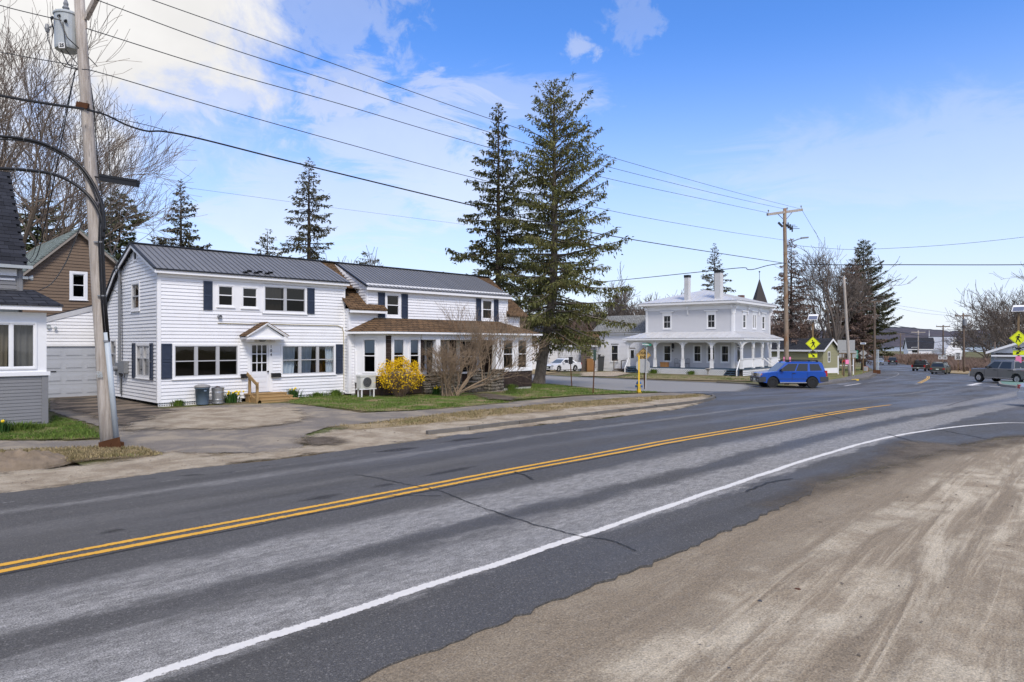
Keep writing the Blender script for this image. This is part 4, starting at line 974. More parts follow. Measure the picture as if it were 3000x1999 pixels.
mb = MB(); mb.prism([(px0 - .06, Yf, ze - .03), (px0 - .06, Yf, ze + .02), (pxm, Yf, zr + .03), (pxm, Yf, zr - .03)], (0, -.63, 0)); mb.prism([(pxm, Yf, zr - .03), (pxm, Yf, zr + .03), (px1 + .06, Yf, ze + .02), (px1 + .06, Yf, ze - .03)], (0, -.63, 0))
po = mb.build('portico_roof', MT['sh_brown_y'], house)
mb = MB()
for a, b_ in (((px0 - .02, ze - .06), (pxm, zr - .06)), ((pxm, zr - .06), (px1 + .02, ze - .06))): mb.beam((a[0], yp - .05, a[1]), (b_[0], yp - .05, b_[1]), .05, .09, (0, -1, 0)); mb.beam((a[0], yp - .09, a[1] + .03), (b_[0], yp - .09, b_[1] + .03), .03, .05, (0, -1, 0))
mb.box(px0, px1, yp - .07, Yf - .03, ze - .16, ze - .07); mb.prism([(px0 + .1, yp + .02, ze - .07), (px1 - .1, yp + .02, ze - .07), (pxm, yp + .02, zr - .1)], (0, .03, 0))
mb.box(12.42, 12.62, yp + .1, Yf - .03, ze - .25, ze - .16); mb.box(13.55, 13.75, yp + .1, Yf - .03, ze - .25, ze - .16)
mb.build('portico_trim', MT['trim'], po); mb = MB(); mb.lathe([(.16, 0), (.15, -.04), (.08, -.09), (.01, -.1)], (13.05, Yf - .28, ze - .162), 12); mb.build('porch_light', MT['greymetal'], po)
for a0, a1, z0 in ((12.24, 12.5, .98), (13.55, 13.96, .97)):
    mb = MB(); wf.box(mb, a0, a1, z0, z0 + .14, .026, .13); mb.hexa([wf.P(a0 - .01, z0 + .1, .14), wf.P(a1 + .01, z0 + .1, .14), wf.P(a1 + .01, z0 + .16, .03), wf.P(a0 - .01, z0 + .16, .03), wf.P(a0 - .01, z0 + .115, .145), wf.P(a1 + .01, z0 + .115, .145), wf.P(a1 + .01, z0 + .178, .03), wf.P(a0 - .01, z0 + .178, .03)]); mb.build('mail_box', MT['blackmetal'], house)
mb = MB(); mb.lathe([(.085, 0), (.085, -.1), (.06, -.12), (.055, -.08), (.02, -.07)], (11.37, Yf - .02, 3.48), 14, 'y'); mb.build('wall_vent', MT['greymetal'], house)
mb = MB(); zc = 3.22; mb.tube([wf.P(11.3, zc, .05), wf.P(12.6, zc - .01, .045), wf.P(13.0, zc + .02, .05), wf.P(14.5, zc - .0, .05), wf.P(16.75, zc - .0, .05), wf.P(16.98, zc - .08, .05), wf.P(17.06, zc - .3, .05), wf.P(17.07, 1.5, .055), wf.P(17.07, .25, .05)], .016, 6); mb.build('wall_cable', MT['yellow_pipe'], house)
# roofs: metal slopes, fascia, ridge
se = .42; ye = Yf - .27; zee = ZR - (YR - ye) * .43
metal_slope(house, (X0 - .22, ye, zee), (17.28, ye, zee), (X0 - .22, YR, ZR), (17.28, YR, ZR), .229, MT['mroof'])
slab(house, [(X0 - .2, YR, ZR - .02), (17.3, YR, ZR - .02), (17.3, 32.4, 5.42), (X0 - .2, 32.4, 5.42)], .05, 'mroof_dk', 'rear_roof')
slab(house, [(X0 - .2, 32.4, 5.42), (17.3, 32.4, 5.42), (17.3, 34.9, 3.55), (X0 - .2, 34.9, 3.55)], .05, 'mroof_dk', 'rear_roof')
mb = MB(); mb.box(X0 - .2, 17.26, ye + .03, ye + .06, zee - .15, zee - .012); mb.box(X0 - .02, 17.2, ye + .06, Yf, zee - .13, zee - .10); mb.build('fascia', MT['trim'], house)
mb = MB()
for a, b_ in (((ye, zee - .085), (YR, ZR - .085)), ((YR, ZR - .085), (32.4, 5.33)), ((32.4, 5.33), (34.8, 3.52))): mb.beam((X0 - .19, *a), (X0 - .19, *b_), .03, .15, (-1, 0, 0)) if 0 else mb.hexa([(X0 - .205, a[0], a[1] - .07), (X0 - .17, a[0], a[1] - .07), (X0 - .17, b_[0], b_[1] - .07), (X0 - .205, b_[0], b_[1] - .07), (X0 - .205, a[0], a[1] + .07), (X0 - .17, a[0], a[1] + .07), (X0 - .17, b_[0], b_[1] + .07), (X0 - .205, b_[0], b_[1] + .07)])
mb.build('rake_board', MT['trim'], house)
mb = MB()
for a, b_ in (((ye - .01, zee), (YR, ZR)), ((YR, ZR), (32.4, 5.42)), ((32.4, 5.42), (34.9, 3.55))): mb.hexa([(X0 - .245, a[0], a[1] - .02), (X0 - .15, a[0], a[1] + .03), (X0 - .15, b_[0], b_[1] + .03), (X0 - .245, b_[0], b_[1] - .02), (X0 - .25, a[0], a[1] + .045), (X0 - .15, a[0], a[1] + .05), (X0 - .15, b_[0], b_[1] + .05), (X0 - .25, b_[0], b_[1] + .045)])
mb.box(X0 - .24, 18.3, YR - .13, YR + .13, ZR + .015, ZR + .06); mb.box(X0 - .22, 17.27, ye - .012, ye + .01, zee - .03, zee + .03)
mb.build('roof_trim', MT['mroof_dk'], house)
for i, (u, v) in enumerate(((719, 803), (731, 799), (751, 804), (762, 801), (783, 806), (793, 803))):
    r = ray(u, v); lo = 20.; hi = 40.
    for _ in range(40):
        m_ = (lo + hi) / 2; y = r[1] * m_; z = H + r[2] * m_
        if z > ZR - (YR - y) * .43: lo = m_
        else: hi = m_
    x, y, z = r[0] * lo, r[1] * lo, H + r[2] * lo
    mb = MB(); mb.box(x - .05, x + .05, y - .04, y + .04, z - .04, z + .1); mb.box(x - .1, x + .1, y - .04, y + .04, z + .04, z + .1); mb.build('snow_guard', MT['blackmetal'], house)
# lattice skirt
def lattice(parent, wf_, a0, a1, z0, z1, o, mat, pitch=.085, bar=.045, diag=False, th=.012):
    mb = MB()
    if not diag:
        a = a0
        while a < a1: wf_.box(mb, a, min(a + bar, a1), z0, z1, o, o + th * .8); a += pitch
        z = z0
        while z < z1: wf_.box(mb, a0, a1, z, min(z + bar, z1), o + th * .8 + .001, o + th * 1.6); z += pitch
    else:
        h = z1 - z0; k = a0 - h
        while k < a1:
            for s_ in (0, 1):
                b0, b1 = (k, k + h) if not s_ else (k + h, k); za, zb = z0, z1
                pts = [(b0, za), (b0 + bar * 1.41, za), (b1 + bar * 1.41, zb), (b1, zb)]
                if min(p[0] for p in pts) < a0 - .02 or max(p[0] for p in pts) > a1 + .12: continue
                oo = o + s_ * (th + .001); mb.add([wf_.P(p[0], p[1], oo) for p in pts] + [wf_.P(p[0], p[1], oo + th) for p in pts], [(3, 2, 1, 0), (4, 5, 6, 7), (0, 1, 5, 4), (1, 2, 6, 5), (2, 3, 7, 6), (3, 0, 4, 7)])
            k += pitch * 1.41
        wf_.box(mb, a0, a1, z1 - .03, z1 + .02, o, o + th * 3); wf_.box(mb, a0, a1, z0 - .03, z0 + .02, o, o + th * 3)
    return mb.build('lattice', MT[mat], parent)
lattice(house, wf, X0, 12.3, -.02, .155, -.03, 'trim'); lattice(house, wf, 14.05, 17.1, -.02, .155, -.03, 'trim'); lattice(house, ww, 17.3, 18.3, -.06, .155, -.03, 'trim')
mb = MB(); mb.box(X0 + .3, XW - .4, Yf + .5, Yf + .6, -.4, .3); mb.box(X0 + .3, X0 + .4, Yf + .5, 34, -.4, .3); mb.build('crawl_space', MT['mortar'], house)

# wing
ZWE = 4.0; zd = 5.12; DL, DRt = 18.08, 27.48
def wspan(z): return (17.24, XW) if z < ZWE + .02 else (DL + .08, DRt - .08)
D1, D2 = (19.1, 20.17, 3.62, 4.80), (25.62, 26.5, 3.60, 4.72)
D1 = (19.12, 20.06, 3.66, 4.86); D2 = (25.42, 26.35, 3.66, 4.88)
bayhole = (17.35, 28.3, -1, 2.78)
siding(house, ww, wspan, .1, zd, .137, [D1, D2, (18.0, 28.3, -1, 2.85)], BRD, back=MT['wall_in'])
window(house, ww, *D1, rail=.5, case=.11, sash='trim', lower='screen'); window(house, ww, *D2, rail=.5, case=.11, sash='trim', lower='screen')
shutter(house, ww, 18.72, 19.1, 3.64, 4.84); shutter(house, ww, 20.08, 20.46, 3.64, 4.84); shutter(house, ww, 25.04, 25.4, 3.64, 4.86); shutter(house, ww, 26.37, 26.72, 3.64, 4.86)
wr = WF((17.15, 0, 0), (0, 1, 0), (-1, 0, 0)); siding(house, wr, lambda z: (Yw + .03, Yf - .03), .1, ZWE, .137, [], BRD, back=MT['wall_in'])
mb = MB(); ww.box(mb, 17.15, 17.26, .1, ZWE, -.02, .035); wr.box(mb, Yw - .03, Yw + .08, .1, ZWE, -.02, .034); ww.box(mb, DL, DL + .09, ZWE + .15, zd, -.02, .035); ww.box(mb, DRt - .09, DRt, ZWE + .15, zd, -.02, .035); ww.box(mb, XW - .09, XW, .1, ZWE, -.02, .035); ww.box(mb, DL - .02, DRt + .02, zd - .05, zd + .12, .026, .06)
mb.build('corner_trim', MT['trim'], house)
yde = Yw - .27; zde = ZR - (YR - yde) * .43 - .0
metal_slope(house, (DL - .12, yde, zde), (DRt + .12, yde, zde), (18.3 - .12, YR, ZR), (DRt + .12, YR, ZR), .229, MT['mroof'])
mb = MB(); mb.box(DL - .12, DRt + .12, yde + .03, yde + .06, zde - .15, zde - .012); mb.box(DL, DRt + .05, yde + .06, Yw, zde - .13, zde - .10); mb.build('fascia', MT['trim'], house)
mb = MB(); mb.box(18.2, 28.9, YR - .13, YR + .13, ZR + .015, ZR + .06); mb.hexa([(DL - .16, yde - .01, zde - .03), (DL - .06, yde, zde + .03), (18.24, YR, ZR + .03), (18.13, YR, ZR - .03), (DL - .16, yde - .01, zde + .045), (DL - .06, yde, zde + .05), (18.24, YR, ZR + .05), (18.13, YR, ZR + .045)]); mb.build('roof_trim', MT['mroof_dk'], house)
# cheek walls of the dormer
wc = WF((DL, 0, 0), (0, 1, 0), (-1, 0, 0))
sl = (ZR - 4.05) / (YR - (Yw - .3))
def cspan(z): return (Yw + .02, Yw - .3 + (z - 4.05) / sl) if z < zd else (Yw + (z - zd) / .44, Yw - .3 + (z - 4.05) / sl)
siding(house, wc, cspan, 4.15, 6.3, .137, [], BRD, back=MT['wall_in'])
mb = MB()
for xx in (DL - .004, DRt - .016): mb.prism([(xx, Yw, 4.26), (xx, Yw, zd), (xx, 30.04, 6.33)], (.02, 0, 0))
mb.build('dormer_cheek', MT['siding'], house)
wc2 = WF((DRt, 0, 0), (0, 1, 0), (1, 0, 0)); siding(house, wc2, cspan, 4.15, 6.3, .137, [], BRD, back=MT['wall_in'])
for a, b_ in ((17.0, DL + .25), (DRt - .1, 28.85)):
    slab(house, [(a, Yw - .33, 4.03), (b_ if a > 20 else 19.05, Yw - .33, 4.03), (b_ if a > 20 else 19.05, Yw - .02, 4.03 + .31 * sl), (b_, Yw - .02, 4.03 + .31 * sl), (b_, YR, ZR - .0), (a, YR, ZR - .0)], .09, 'sh_brown', 'shingle_roof')
mb = MB(); mb.box(17.02, 19.0, Yw - .31, Yw - .28, 3.82, 3.95); mb.box(17.1, 18.95, Yw - .28, Yw - .02, 3.86, 3.9); mb.build('fascia', MT['trim'], house)
slab(house, [(17.3, YR, ZR), (28.85, YR, ZR), (28.85, 34, 3.9), (17.3, 34, 3.9)], .08, 'sh_brown', 'rear_roof')
wr2 = WF((XW, 0, 0), (0, 1, 0), (1, 0, 0)); siding(house, wr2, lambda z: (Yw, 33.6) if z < 4 else (Yw + (z - 4) / sl, 33.6 - (z - 4) / .68), .0, 6.3, .137, [], BRD, back=MT['wall_in'])
# porch, bay and enclosed end
ZP = 2.95; YP = 25.9; EV = 25.58
bay = [(17.45, 27.25), (18.16, YP), (20.35, YP)]
mb = MB(); mb.add([(16.95, 27.25, ZP), (18.0, EV, ZP), (28.55, EV, ZP), (28.95, 27.25, ZP), (18.55, 27.25, 3.62), (26.8, 27.25, 3.62), (19.0, EV + .4, ZP + .17)], [(0, 1, 4), (1, 2, 5, 4), (2, 3, 5), (0, 1, 2, 3)])
mb.v = mb.v[:6]; prf = mb.build('porch_roof', MT['sh_brown'], house)
mb = MB(); pl = [(16.95, 27.25), (18.0, EV), (28.55, EV), (28.95, 27.25)]
for (a, b_) in zip(pl, pl[1:]):
    mb.beam((*a, ZP - .055), (*b_, ZP - .055), .05, .09); 
mb.build('porch_fascia', MT['trim'], prf)
mb = MB(); mb.prism([(17.1, 27.2, ZP - .11), (18.1, EV + .1, ZP - .11), (28.45, EV + .1, ZP - .11), (28.7, 27.2, ZP - .11)], (0, 0, .02)); mb.build('porch_ceiling', MT['porch_ceiling'], prf)
def facet(p, q, wins, sill_z, brown=True, head=2.66):
    p = Vector((*p, 0)); q = Vector((*q, 0)); ex = (q - p).normalized(); n = Vector((ex.y, -ex.x, 0)); L = (q - p).length; f = WF(p, ex, n)
    mb = MB(); f.box(mb, 0, L, head, ZP - .1, -.08, .0); pr = 0
    cs = sorted(wins); edges = [0] + [e for c in cs for e in c] + [L]
    for k in range(0, len(edges), 2):
        if edges[k + 1] - edges[k] > .02:
            f.box(mb, edges[k], edges[k + 1], sill_z - .0, head, -.08, -.002)
    f.box(mb, 0, L, sill_z - .1, sill_z, -.08, .03); mb.build('bay_trim', MT['trim'], house)
    for c in cs:
        window(house, f, c[0], c[1], sill_z, head, rail=.5, case=.06, sash='trim', sill=False, lower='screen')
        if brown == 1:
            b = MB(); b.quad(f.P(c[0] + .06, sill_z + .95, -.07), f.P(c[1] - .06, sill_z + .95, -.07), f.P(c[1] - .06, head - .05, -.07), f.P(c[0] + .06, head - .05, -.07)); b.build('roller_blind', MT['blind'], house)
    # shakes below
    i = 0; z = sill_z - .1
    mbb = MB(); f.box(mbb, 0, L, .02, sill_z - .1, -.1, -.03); mbb.build('bay_base', MT['shake'], house)
    while z > .1:
        h = .19; a = -(.12 if i % 2 else 0); rk = random.Random(i + int(p.x * 10))
        while a < L:
            w_ = rk.uniform(.16, .28); x0_, x1_ = max(a, 0), min(a + w_ - .008, L)
            if x1_ - x0_ > .03: m_ = MB(); f.box(m_, x0_, x1_, max(z - h, .05), z - .004, -.03, -.03 + rk.uniform(.012, .024)); m_.build('shake', MT['shake'], house)
            a += w_
        z -= h; i += 1
    return f
facet(bay[0], bay[1], [(.40, 1.12)], 1.02, 1); f2 = facet(bay[1], bay[2], [(.42, 1.14), (1.36, 2.02)], 1.02, 1)
mb = MB(); 
mb.build('unused', None) if 0 else None
# shakes between bay windows on the corner
for f_, a0, a1 in ((f2, .06, .36), (f2, 2.06, 2.19)):
    z = 1.06; k = 0
    while z < 2.6:
        mb = MB(); f_.box(mb, a0, a1, z, z + .185, 0, .016); mb.build('shake', MT['shake'], house); z += .19
fe = facet((25.55, YP), (28.05, YP), [(.15, 1.02), (1.28, 2.12)], 1.0, 0); facet((28.05, YP), (28.4, 27.2), [], 1.0, 0)
mb = MB(); mb.prism([(25.6, YP + .05, -.4), (28.0, YP + .05, -.4), (28.35, 27.2, -.4), (25.6, 27.2, -.4)], (0, 0, .5)); mb.build('foundation', MT['found'], house)
# back wall of the open porch: dark shakes, door with side lights, window
mb = MB(); mb.quad((20.35, Yw - .002, 0), (25.6, Yw - .002, 0), (25.6, Yw - .002, ZP), (20.35, Yw - .002, ZP)); mb.box(20.33, 20.37, YP, Yw, 0, ZP - .12); mb.box(25.53, 25.57, YP, Yw, 0, ZP - .12); mb.build('porch_back_wall', MT['shake'], house)
wpb = WF((0, Yw - .02, 0), (1, 0, 0), (0, -1, 0))
mb = MB()
for a0, a1 in ((21.0, 21.12), (21.5, 21.62), (22.5, 22.62), (23.0, 23.12)): wpb.box(mb, a0, a1, .4, 2.55, 0, .04)
wpb.box(mb, 21.0, 23.12, 2.55, 2.7, 0, .045); wpb.box(mb, 21.12, 21.5, .4, 1.05, 0, .03); wpb.box(mb, 22.62, 23.0, .4, 1.05, 0, .03)
pd = mb.build('porch_door_frame', MT['trim'], house)
for a0, a1, z0 in ((21.12, 21.5, 1.05), (21.66, 22.46, 1.0), (22.62, 23.0, 1.05)):
    g = MB(); g.quad(wpb.P(a0, z0, .01), wpb.P(a1, z0, .01), wpb.P(a1, 2.5, .01), wpb.P(a0, 2.5, .01)); g.build('pane', MT['dkglass'], pd)
mb = MB(); wpb.box(mb, 21.62, 21.68, .4, 2.5, .0, .03); wpb.box(mb, 22.44, 22.5, .4, 2.5, 0, .03); wpb.box(mb, 21.68, 22.44, .4, 1.0, 0, .03); wpb.box(mb, 21.68, 22.44, 1.6, 1.65, 0, .03); mb.build('storm_door', MT['blackmetal'], pd)
mb = MB(); wpb.box(mb, 23.6, 25.3, .8, .9, 0, .05); wpb.box(mb, 23.6, 25.3, 2.5, 2.62, 0, .05); wpb.box(mb, 23.6, 23.85, .9, 2.5, 0, .05); wpb.box(mb, 25.05, 25.3, .9, 2.5, 0, .05); wpb.box(mb, 23.85, 25.05, 1.68, 1.74, 0, .04); pw = mb.build('porch_window', MT['trim'], house)
g = MB(); g.quad(wpb.P(23.85, .9, .01), wpb.P(25.05, .9, .01), wpb.P(25.05, 2.5, .01), wpb.P(23.85, 2.5, .01)); g.build('pane', MT['dkglass'], pw)
mb = MB(); mb.box(20.37, 25.53, EV + .1, Yw - .03, .3, .38); mb.build('porch_floor', MT['oldwood'], house)
mb = MB(); mb.box(20.2, 25.7, YP - .14, YP + .06, ZP - .36, ZP - .11); mb.build('porch_beam', MT['trim'], house)
def column(x, w0, w1, z0):
    mb = MB(); z1 = ZP - .36; y = YP - .04; a, b_ = w0 / 2, w1 / 2
    mb.hexa([(x - a, y - a, z0), (x + a, y - a, z0), (x + a, y + a, z0), (x - a, y + a, z0), (x - b_, y - b_, z1), (x + b_, y - b_, z1), (x + b_, y + b_, z1), (x - b_, y + b_, z1)]); mb.build('porch_column', MT['trim'], house)
column(21.17, .33, .25, 1.02); column(25.2, .33, .27, 1.0)
# stone walls and piers
def blob(seed):
    rk = random.Random(seed); bm = bmesh.new(); bmesh.ops.create_cube(bm, size=1.0); bmesh.ops.subdivide_edges(bm, edges=bm.edges, cuts=1, use_grid_fill=True)
    for v in bm.verts:
        l = v.co.length; v.co *= (1 - .42 * max(0, l - .5)) * rk.uniform(.92, 1.06)
    me = bpy.data.meshes.new('stone'); bm.to_mesh(me); bm.free(); me.materials.append(MT['stone'])
    for p in me.polygons: p.use_smooth = True
    return me
BL = [blob(i) for i in range(8)]
rs = random.Random(21)
def stones(a0, a1, z0, z1, y, depth_, cap=True, side=None):
    """rubble courses on the front face (and core behind)"""
    core = MB(); core.box(a0 + .04, a1 - .04, y + .06, y + depth_, z0 - .3, z1 - .04); core.build('stone_core', MT['mortar'], house)
    z = z0
    while z < z1 - .02:
        h = min(rs.uniform(.10, .19), z1 - z + .02); a = a0
        while a < a1 - .03:
            w_ = min(rs.uniform(.13, .34), a1 - a)
            if a1 - a - w_ < .08: w_ = a1 - a
            c = Vector((a + w_ / 2, y + .07 + rs.uniform(-.015, .02), z + h / 2))
            m = Matrix.Translation(c) @ Matrix.Rotation(rs.uniform(-.12, .12), 4, 'Y') @ Matrix.Diagonal((w_ * 1.04, rs.uniform(.16, .22), h * 1.08, 1))
            piece('stone', rs.choice(BL), house, m); a += w_
        if side is not None:
            yy = y + .1
            while yy < y + depth_ - .05:
                d_ = rs.uniform(.15, .3); m = Matrix.Translation((side, yy + d_ / 2, z + h / 2)) @ Matrix.Diagonal((.16, d_ * 1.04, h * 1.08, 1)); piece('stone', rs.choice(BL), house, m); yy += d_
        z += h
    if cap:
        a = a0 - .04
        while a < a1:
            w_ = min(rs.uniform(.35, .6), a1 + .04 - a); m = Matrix.Translation((a + w_ / 2, y + depth_ * .45, z1 + .03)) @ Matrix.Diagonal((w_ * 1.02, depth_ + .12, .10, 1)); piece('stone', rs.choice(BL), house, m); a += w_
YS = YP - .28
stones(20.25, 20.95, -.12, .84, YS, .35); stones(20.93, 21.45, -.15, .98, YS - .06, .5, side=20.95); stones(21.45, 22.0, -.15, .84, YS, .35); stones(22.0, 22.55, -.15, .98, YS - .03, .5)
stones(22.75, 23.1, -.15, .45, YS - .55, .6, side=22.78); stones(23.35, 24.0, -.15, .98, YS, .5); stones(24.0, 24.95, -.2, .82, YS, .35); stones(24.92, 25.5, -.2, .98, YS - .06, .5, side=24.95); stones(24.1, 24.5, -.15, .5, YS - .55, .6, side=24.12)
for i in range(3):
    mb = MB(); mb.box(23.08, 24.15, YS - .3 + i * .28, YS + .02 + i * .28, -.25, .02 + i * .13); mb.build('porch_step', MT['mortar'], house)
# ------------------------------------------------------------------ things around the white house
# wooden steps with a hand rail
st = thing('wooden_steps', (13.1, Yf - .6, 0), 'new pressure treated wooden steps with a hand rail at the white front door', 'steps')
for i, (z, y0, y1, a0, a1) in enumerate(((.31, Yf - .62, Yf - .06, 12.35, 13.98), (.20, Yf - .92, Yf - .60, 12.45, 14.1), (.09, Yf - 1.22, Yf - .90, 12.55, 14.2))):
    for k in range(2 if i else 4):
        n = 2 if i else 4; w_ = (y1 - y0) / n; mb = MB(); mb.box(a0, a1, y0 + k * w_ + .004, y0 + (k + 1) * w_ - .004, z, z + .035); mb.build('tread', MT['lumber'], st)
    mb = MB(); mb.box(a0 + .02, a1 - .02, y0 + .02, y0 + .045, z - .1, z - .002); mb.build('riser', MT['lumber'], st)
for a in (12.42, 13.9):
    mb = MB(); mb.prism([(a, Yf - 1.2, 0), (a, Yf - .08, 0), (a, Yf - .08, .30), (a, Yf - .6, .30), (a, Yf - .9, .19), (a, Yf - 1.2, .085)], (.04, 0, 0)); mb.build('stringer', MT['lumber'], st)
mb = MB(); mb.box(12.37, 12.46, Yf - .52, Yf - .43, 0, 1.12); mb.build('rail_post', MT['lumber'], st); mb = MB(); mb.box(12.37, 12.46, Yf - 1.2, Yf - 1.11, 0, .84); mb.build('rail_post', MT['lumber'], st)
mb = MB(); mb.beam((12.35, Yf - .38, 1.17), (12.35, Yf - 1.32, .74), .04, .13); mb.build('hand_rail', MT['lumber'], st)
# bins
b = gnd(579, 1192); b.y = Yf - .42; b.x = 10.55
bn = thing('refuse_bin', (b.x, b.y, .03), 'blue grey plastic refuse bin with a domed grey lid', 'bin')
mb = MB(); mb.lathe([(.215, 0), (.22, .02), (.262, .62), (.285, .62), (.285, .67), (.262, .67), (.255, .60), (.2, .03)], (b.x, b.y, .03), 20); mb.box(b.x - .05, b.x + .05, b.y - .31, b.y - .25, .53, .6); mb.build('bin_body', MT['binblue'], bn, True)
mb = MB(); mb.lathe([(.295, .66), (.298, .70), (.26, .74), (.14, .775), (.01, .78)], (b.x, b.y, .035), 20); mb.build('lid', MT['binlid'], bn, True)
c = Vector((11.14, Yf - .44, .03)); tc = thing('garbage_can', c, 'ribbed galvanised steel garbage can without a lid, full of rubbish', 'garbage can')
mb = MB(); mb.lathe([(.19, 0), (.215, .01), (.215, .05), (.198, .06), (.205, .16), (.212, .17), (.205, .19), (.225, .44), (.233, .45), (.226, .48), (.238, .60), (.252, .61), (.252, .635), (.235, .64), (.22, .62), (.19, .4)], c, 24); mb.build('can_body', MT['galv'], tc)
for s_ in (-1, 1): mb = MB(); mb.tube([(c.x + s_ * .23, c.y - .07, c.z + .45), (c.x + s_ * .285, c.y - .06, c.z + .43), (c.x + s_ * .285, c.y + .06, c.z + .43), (c.x + s_ * .23, c.y + .07, c.z + .45)], .008, 5); mb.build('handle', MT['galv'], tc)
mb = MB(); mb.lathe([(.21, .55), (.2, .6), (.12, .66), (.02, .68)], c, 9); mb.v = [(x + rnd.uniform(-.03, .03), y + rnd.uniform(-.03, .03), z + rnd.uniform(-.03, .03)) for x, y, z in mb.v]; mb.build('rubbish', M('rubbish bags', (.06, .045, .045), .5, .6, 12), tc)
# outdoor heat pump on its stand
ac = thing('heat_pump_unit', (17.05, 25.9, 0), 'off white outdoor heat pump unit raised on a white metal stand', 'heat pump')
x0, x1, y0, y1, z0, z1 = 16.75, 17.6, 25.65, 25.98, .42, .98
x0, x1 = 16.72, 17.5
mb = MB(); mb.box(x0, x1, y0, y1, z0, z1); mb.box(x0 - .015, x1 + .015, y0 - .015, y1 + .015, z1 - .05, z1 + .02); mb.build('casing', MT['acbeige'], ac)
mb = MB(); cx, cz = x0 + .33, (z0 + z1) / 2 - .01
mb.lathe([(.245, -.012), (.245, -.03), (.225, -.03), (.225, -.012)], (cx, y0, cz), 28, 'y'); gr = mb.build('fan_guard', MT['acbeige'], ac)
mb = MB(); mb.lathe([(.223, -.004), (.223, -.012), (.01, -.012)], (cx, y0, cz), 24, 'y'); mb.build('fan_opening', MT['blackmetal'], gr)
mb = MB()
for i in range(-7, 8): hx = i * .03; hh = math.sqrt(max(.0, .222 ** 2 - hx * hx)); mb.box(cx + hx - .004, cx + hx + .004, y0 - .026, y0 - .018, cz - hh, cz + hh)
mb.build('guard_bar', MT['greymetal'], gr)
mb = MB(); mb.box(x1 - .14, x1 - .02, y0 - .012, y0 - .002, z0 + .05, z1 - .12); mb.build('service_panel', MT['acbeige'], ac)
for xx in (x0 + .05, x1 - .1):
    for yy in (y0 + .01, y1 - .05): mb = MB(); mb.box(xx, xx + .05, yy, yy + .05, -.02, z0 - .05); mb.build('stand_leg', MT['trim'], ac)
mb = MB(); mb.box(x0 - .05, x1 + .05, y0, y0 + .05, z0 - .05, z0 - .003); mb.box(x0 - .05, x1 + .05, y1 - .05, y1, z0 - .05, z0 - .003); mb.box(x0 - .05, x1 + .05, y0, y0 + .05, -.02, .03); mb.build('stand_rail', MT['trim'], ac)
mb = MB(); mb.box(17.42, 17.52, Yw - .1, Yw - .03, .6, 2.1); mb.build('line_cover', MT['trim'], house)
# meter, conduit mast and service head on the gable
em = thing('electric_meter', (X0 - .1, 31.9, 1.4), 'grey electric meter boxes and conduit mast on the white gable wall', 'electric meter')
mb = MB(); mb.box(X0 - .2, X0 - .03, 31.0, 31.75, 1.18, 1.68); mb.build('breaker_box', MT['greymetal'], em); mb = MB(); mb.box(X0 - .17, X0 - .03, 31.8, 32.3, 1.05, 1.6); mb.lathe([(.1, 0), (.1, -.1), (.08, -.13), (.01, -.14)], (X0 - .17, 32.05, 1.35), 12, 'x'); mb.build('meter_socket', MT['greymetal'], em)
mb = MB(); mb.tube([(X0 - .1, 31.95, 1.6), (X0 - .1, 31.95, 5.45), (X0 - .12, 31.95, 5.6), (X0 - .25, 31.9, 5.62)], .055, 8); mb.tube([(X0 - .08, 31.85, 1.1), (X0 - .08, 31.85, .3)], .04, 8); mb.build('conduit', MT['greymetal'], em)
mb = MB(); mb.tube([(X0 - .1, 31.2, 1.2), (X0 - .1, 31.3, 1.0), (X0 - .1, 31.7, .95), (X0 - .08, 31.75, .2)], .014, 5); mb.tube([(X0 - .1, 31.75, 5.3), (X0 - .14, 31.6, 5.0), (X0 - .08, 31.7, 4.6), (X0 - .06, 31.72, 1.7)], .014, 5); mb.tube([(X0 - .15, 31.95, 5.6), (X0 - .35, 31.7, 5.5), (X0 - .2, 31.9, 5.1), (X0 - .35, 32.1, 4.7), (X0 - .12, 32.0, 4.5)], .014, 5); mb.build('loose_cable', MT['cable'], em)
# forsythia
def twig_bundle(rg, base, n, spread, hgt, r0, lean=(0, 0), curl=.15, seg=5):
    out = []
    for _ in range(n):
        a = rg.uniform(0, 2 * math.pi); k = math.sqrt(rg.rand()) * spread; h = hgt * rg.uniform(.65, 1.05)
        p = Vector(base) + Vector((rg.uniform(-.15, .15), rg.uniform(-.15, .15), 0)); q = []
        for i in range(seg + 1):
            t_ = i / seg; q.append(p + Vector((math.cos(a) * k * t_ ** 1.1 + lean[0] * t_ + rg.uniform(-curl, curl) * .2 * t_, math.sin(a) * k * t_ ** 1.1 + lean[1] * t_ + rg.uniform(-curl, curl) * .2 * t_, h * (t_ - .18 * t_ * t_ * (k / max(spread, .01))))))
        out.append((q, [r0 * (1 - .8 * i / seg) for i in range(seg + 1)]))
    return out
fb = Vector((18.3, 24.95, G(18)))
fs = thing('forsythia_bush', fb, 'rounded bright yellow flowering forsythia bush in front of the bay window', 'bush')
rg = np.random.RandomState(4); mb = MB()
for q, r in twig_bundle(rg, fb, 420, .95, 1.62, .011): mb.tube(q, r, 3, False)
mb.build('stems', MT['twig'], fs); 
n = 7000; U = rg.normal(size=(n, 3)); U /= np.linalg.norm(U, axis=1)[:, None]; rad = rg.uniform(.55, 1.0, n) ** .5
P = U * rad[:, None] * np.array([1.02, .98, .88]) * (1 + .16 * np.sin(U[:, :1] * 7) * np.cos(U[:, 2:] * 6 + U[:, 1:2] * 4) + .06 * rg.normal(size=(n, 1))) + np.array([0, 0, .92]); k = (P[:, 2] > .25) & (rg.rand(n) < np.clip((P[:, 2] - .35) / .8, .03, 1)); P = P[k] + np.array(fb)
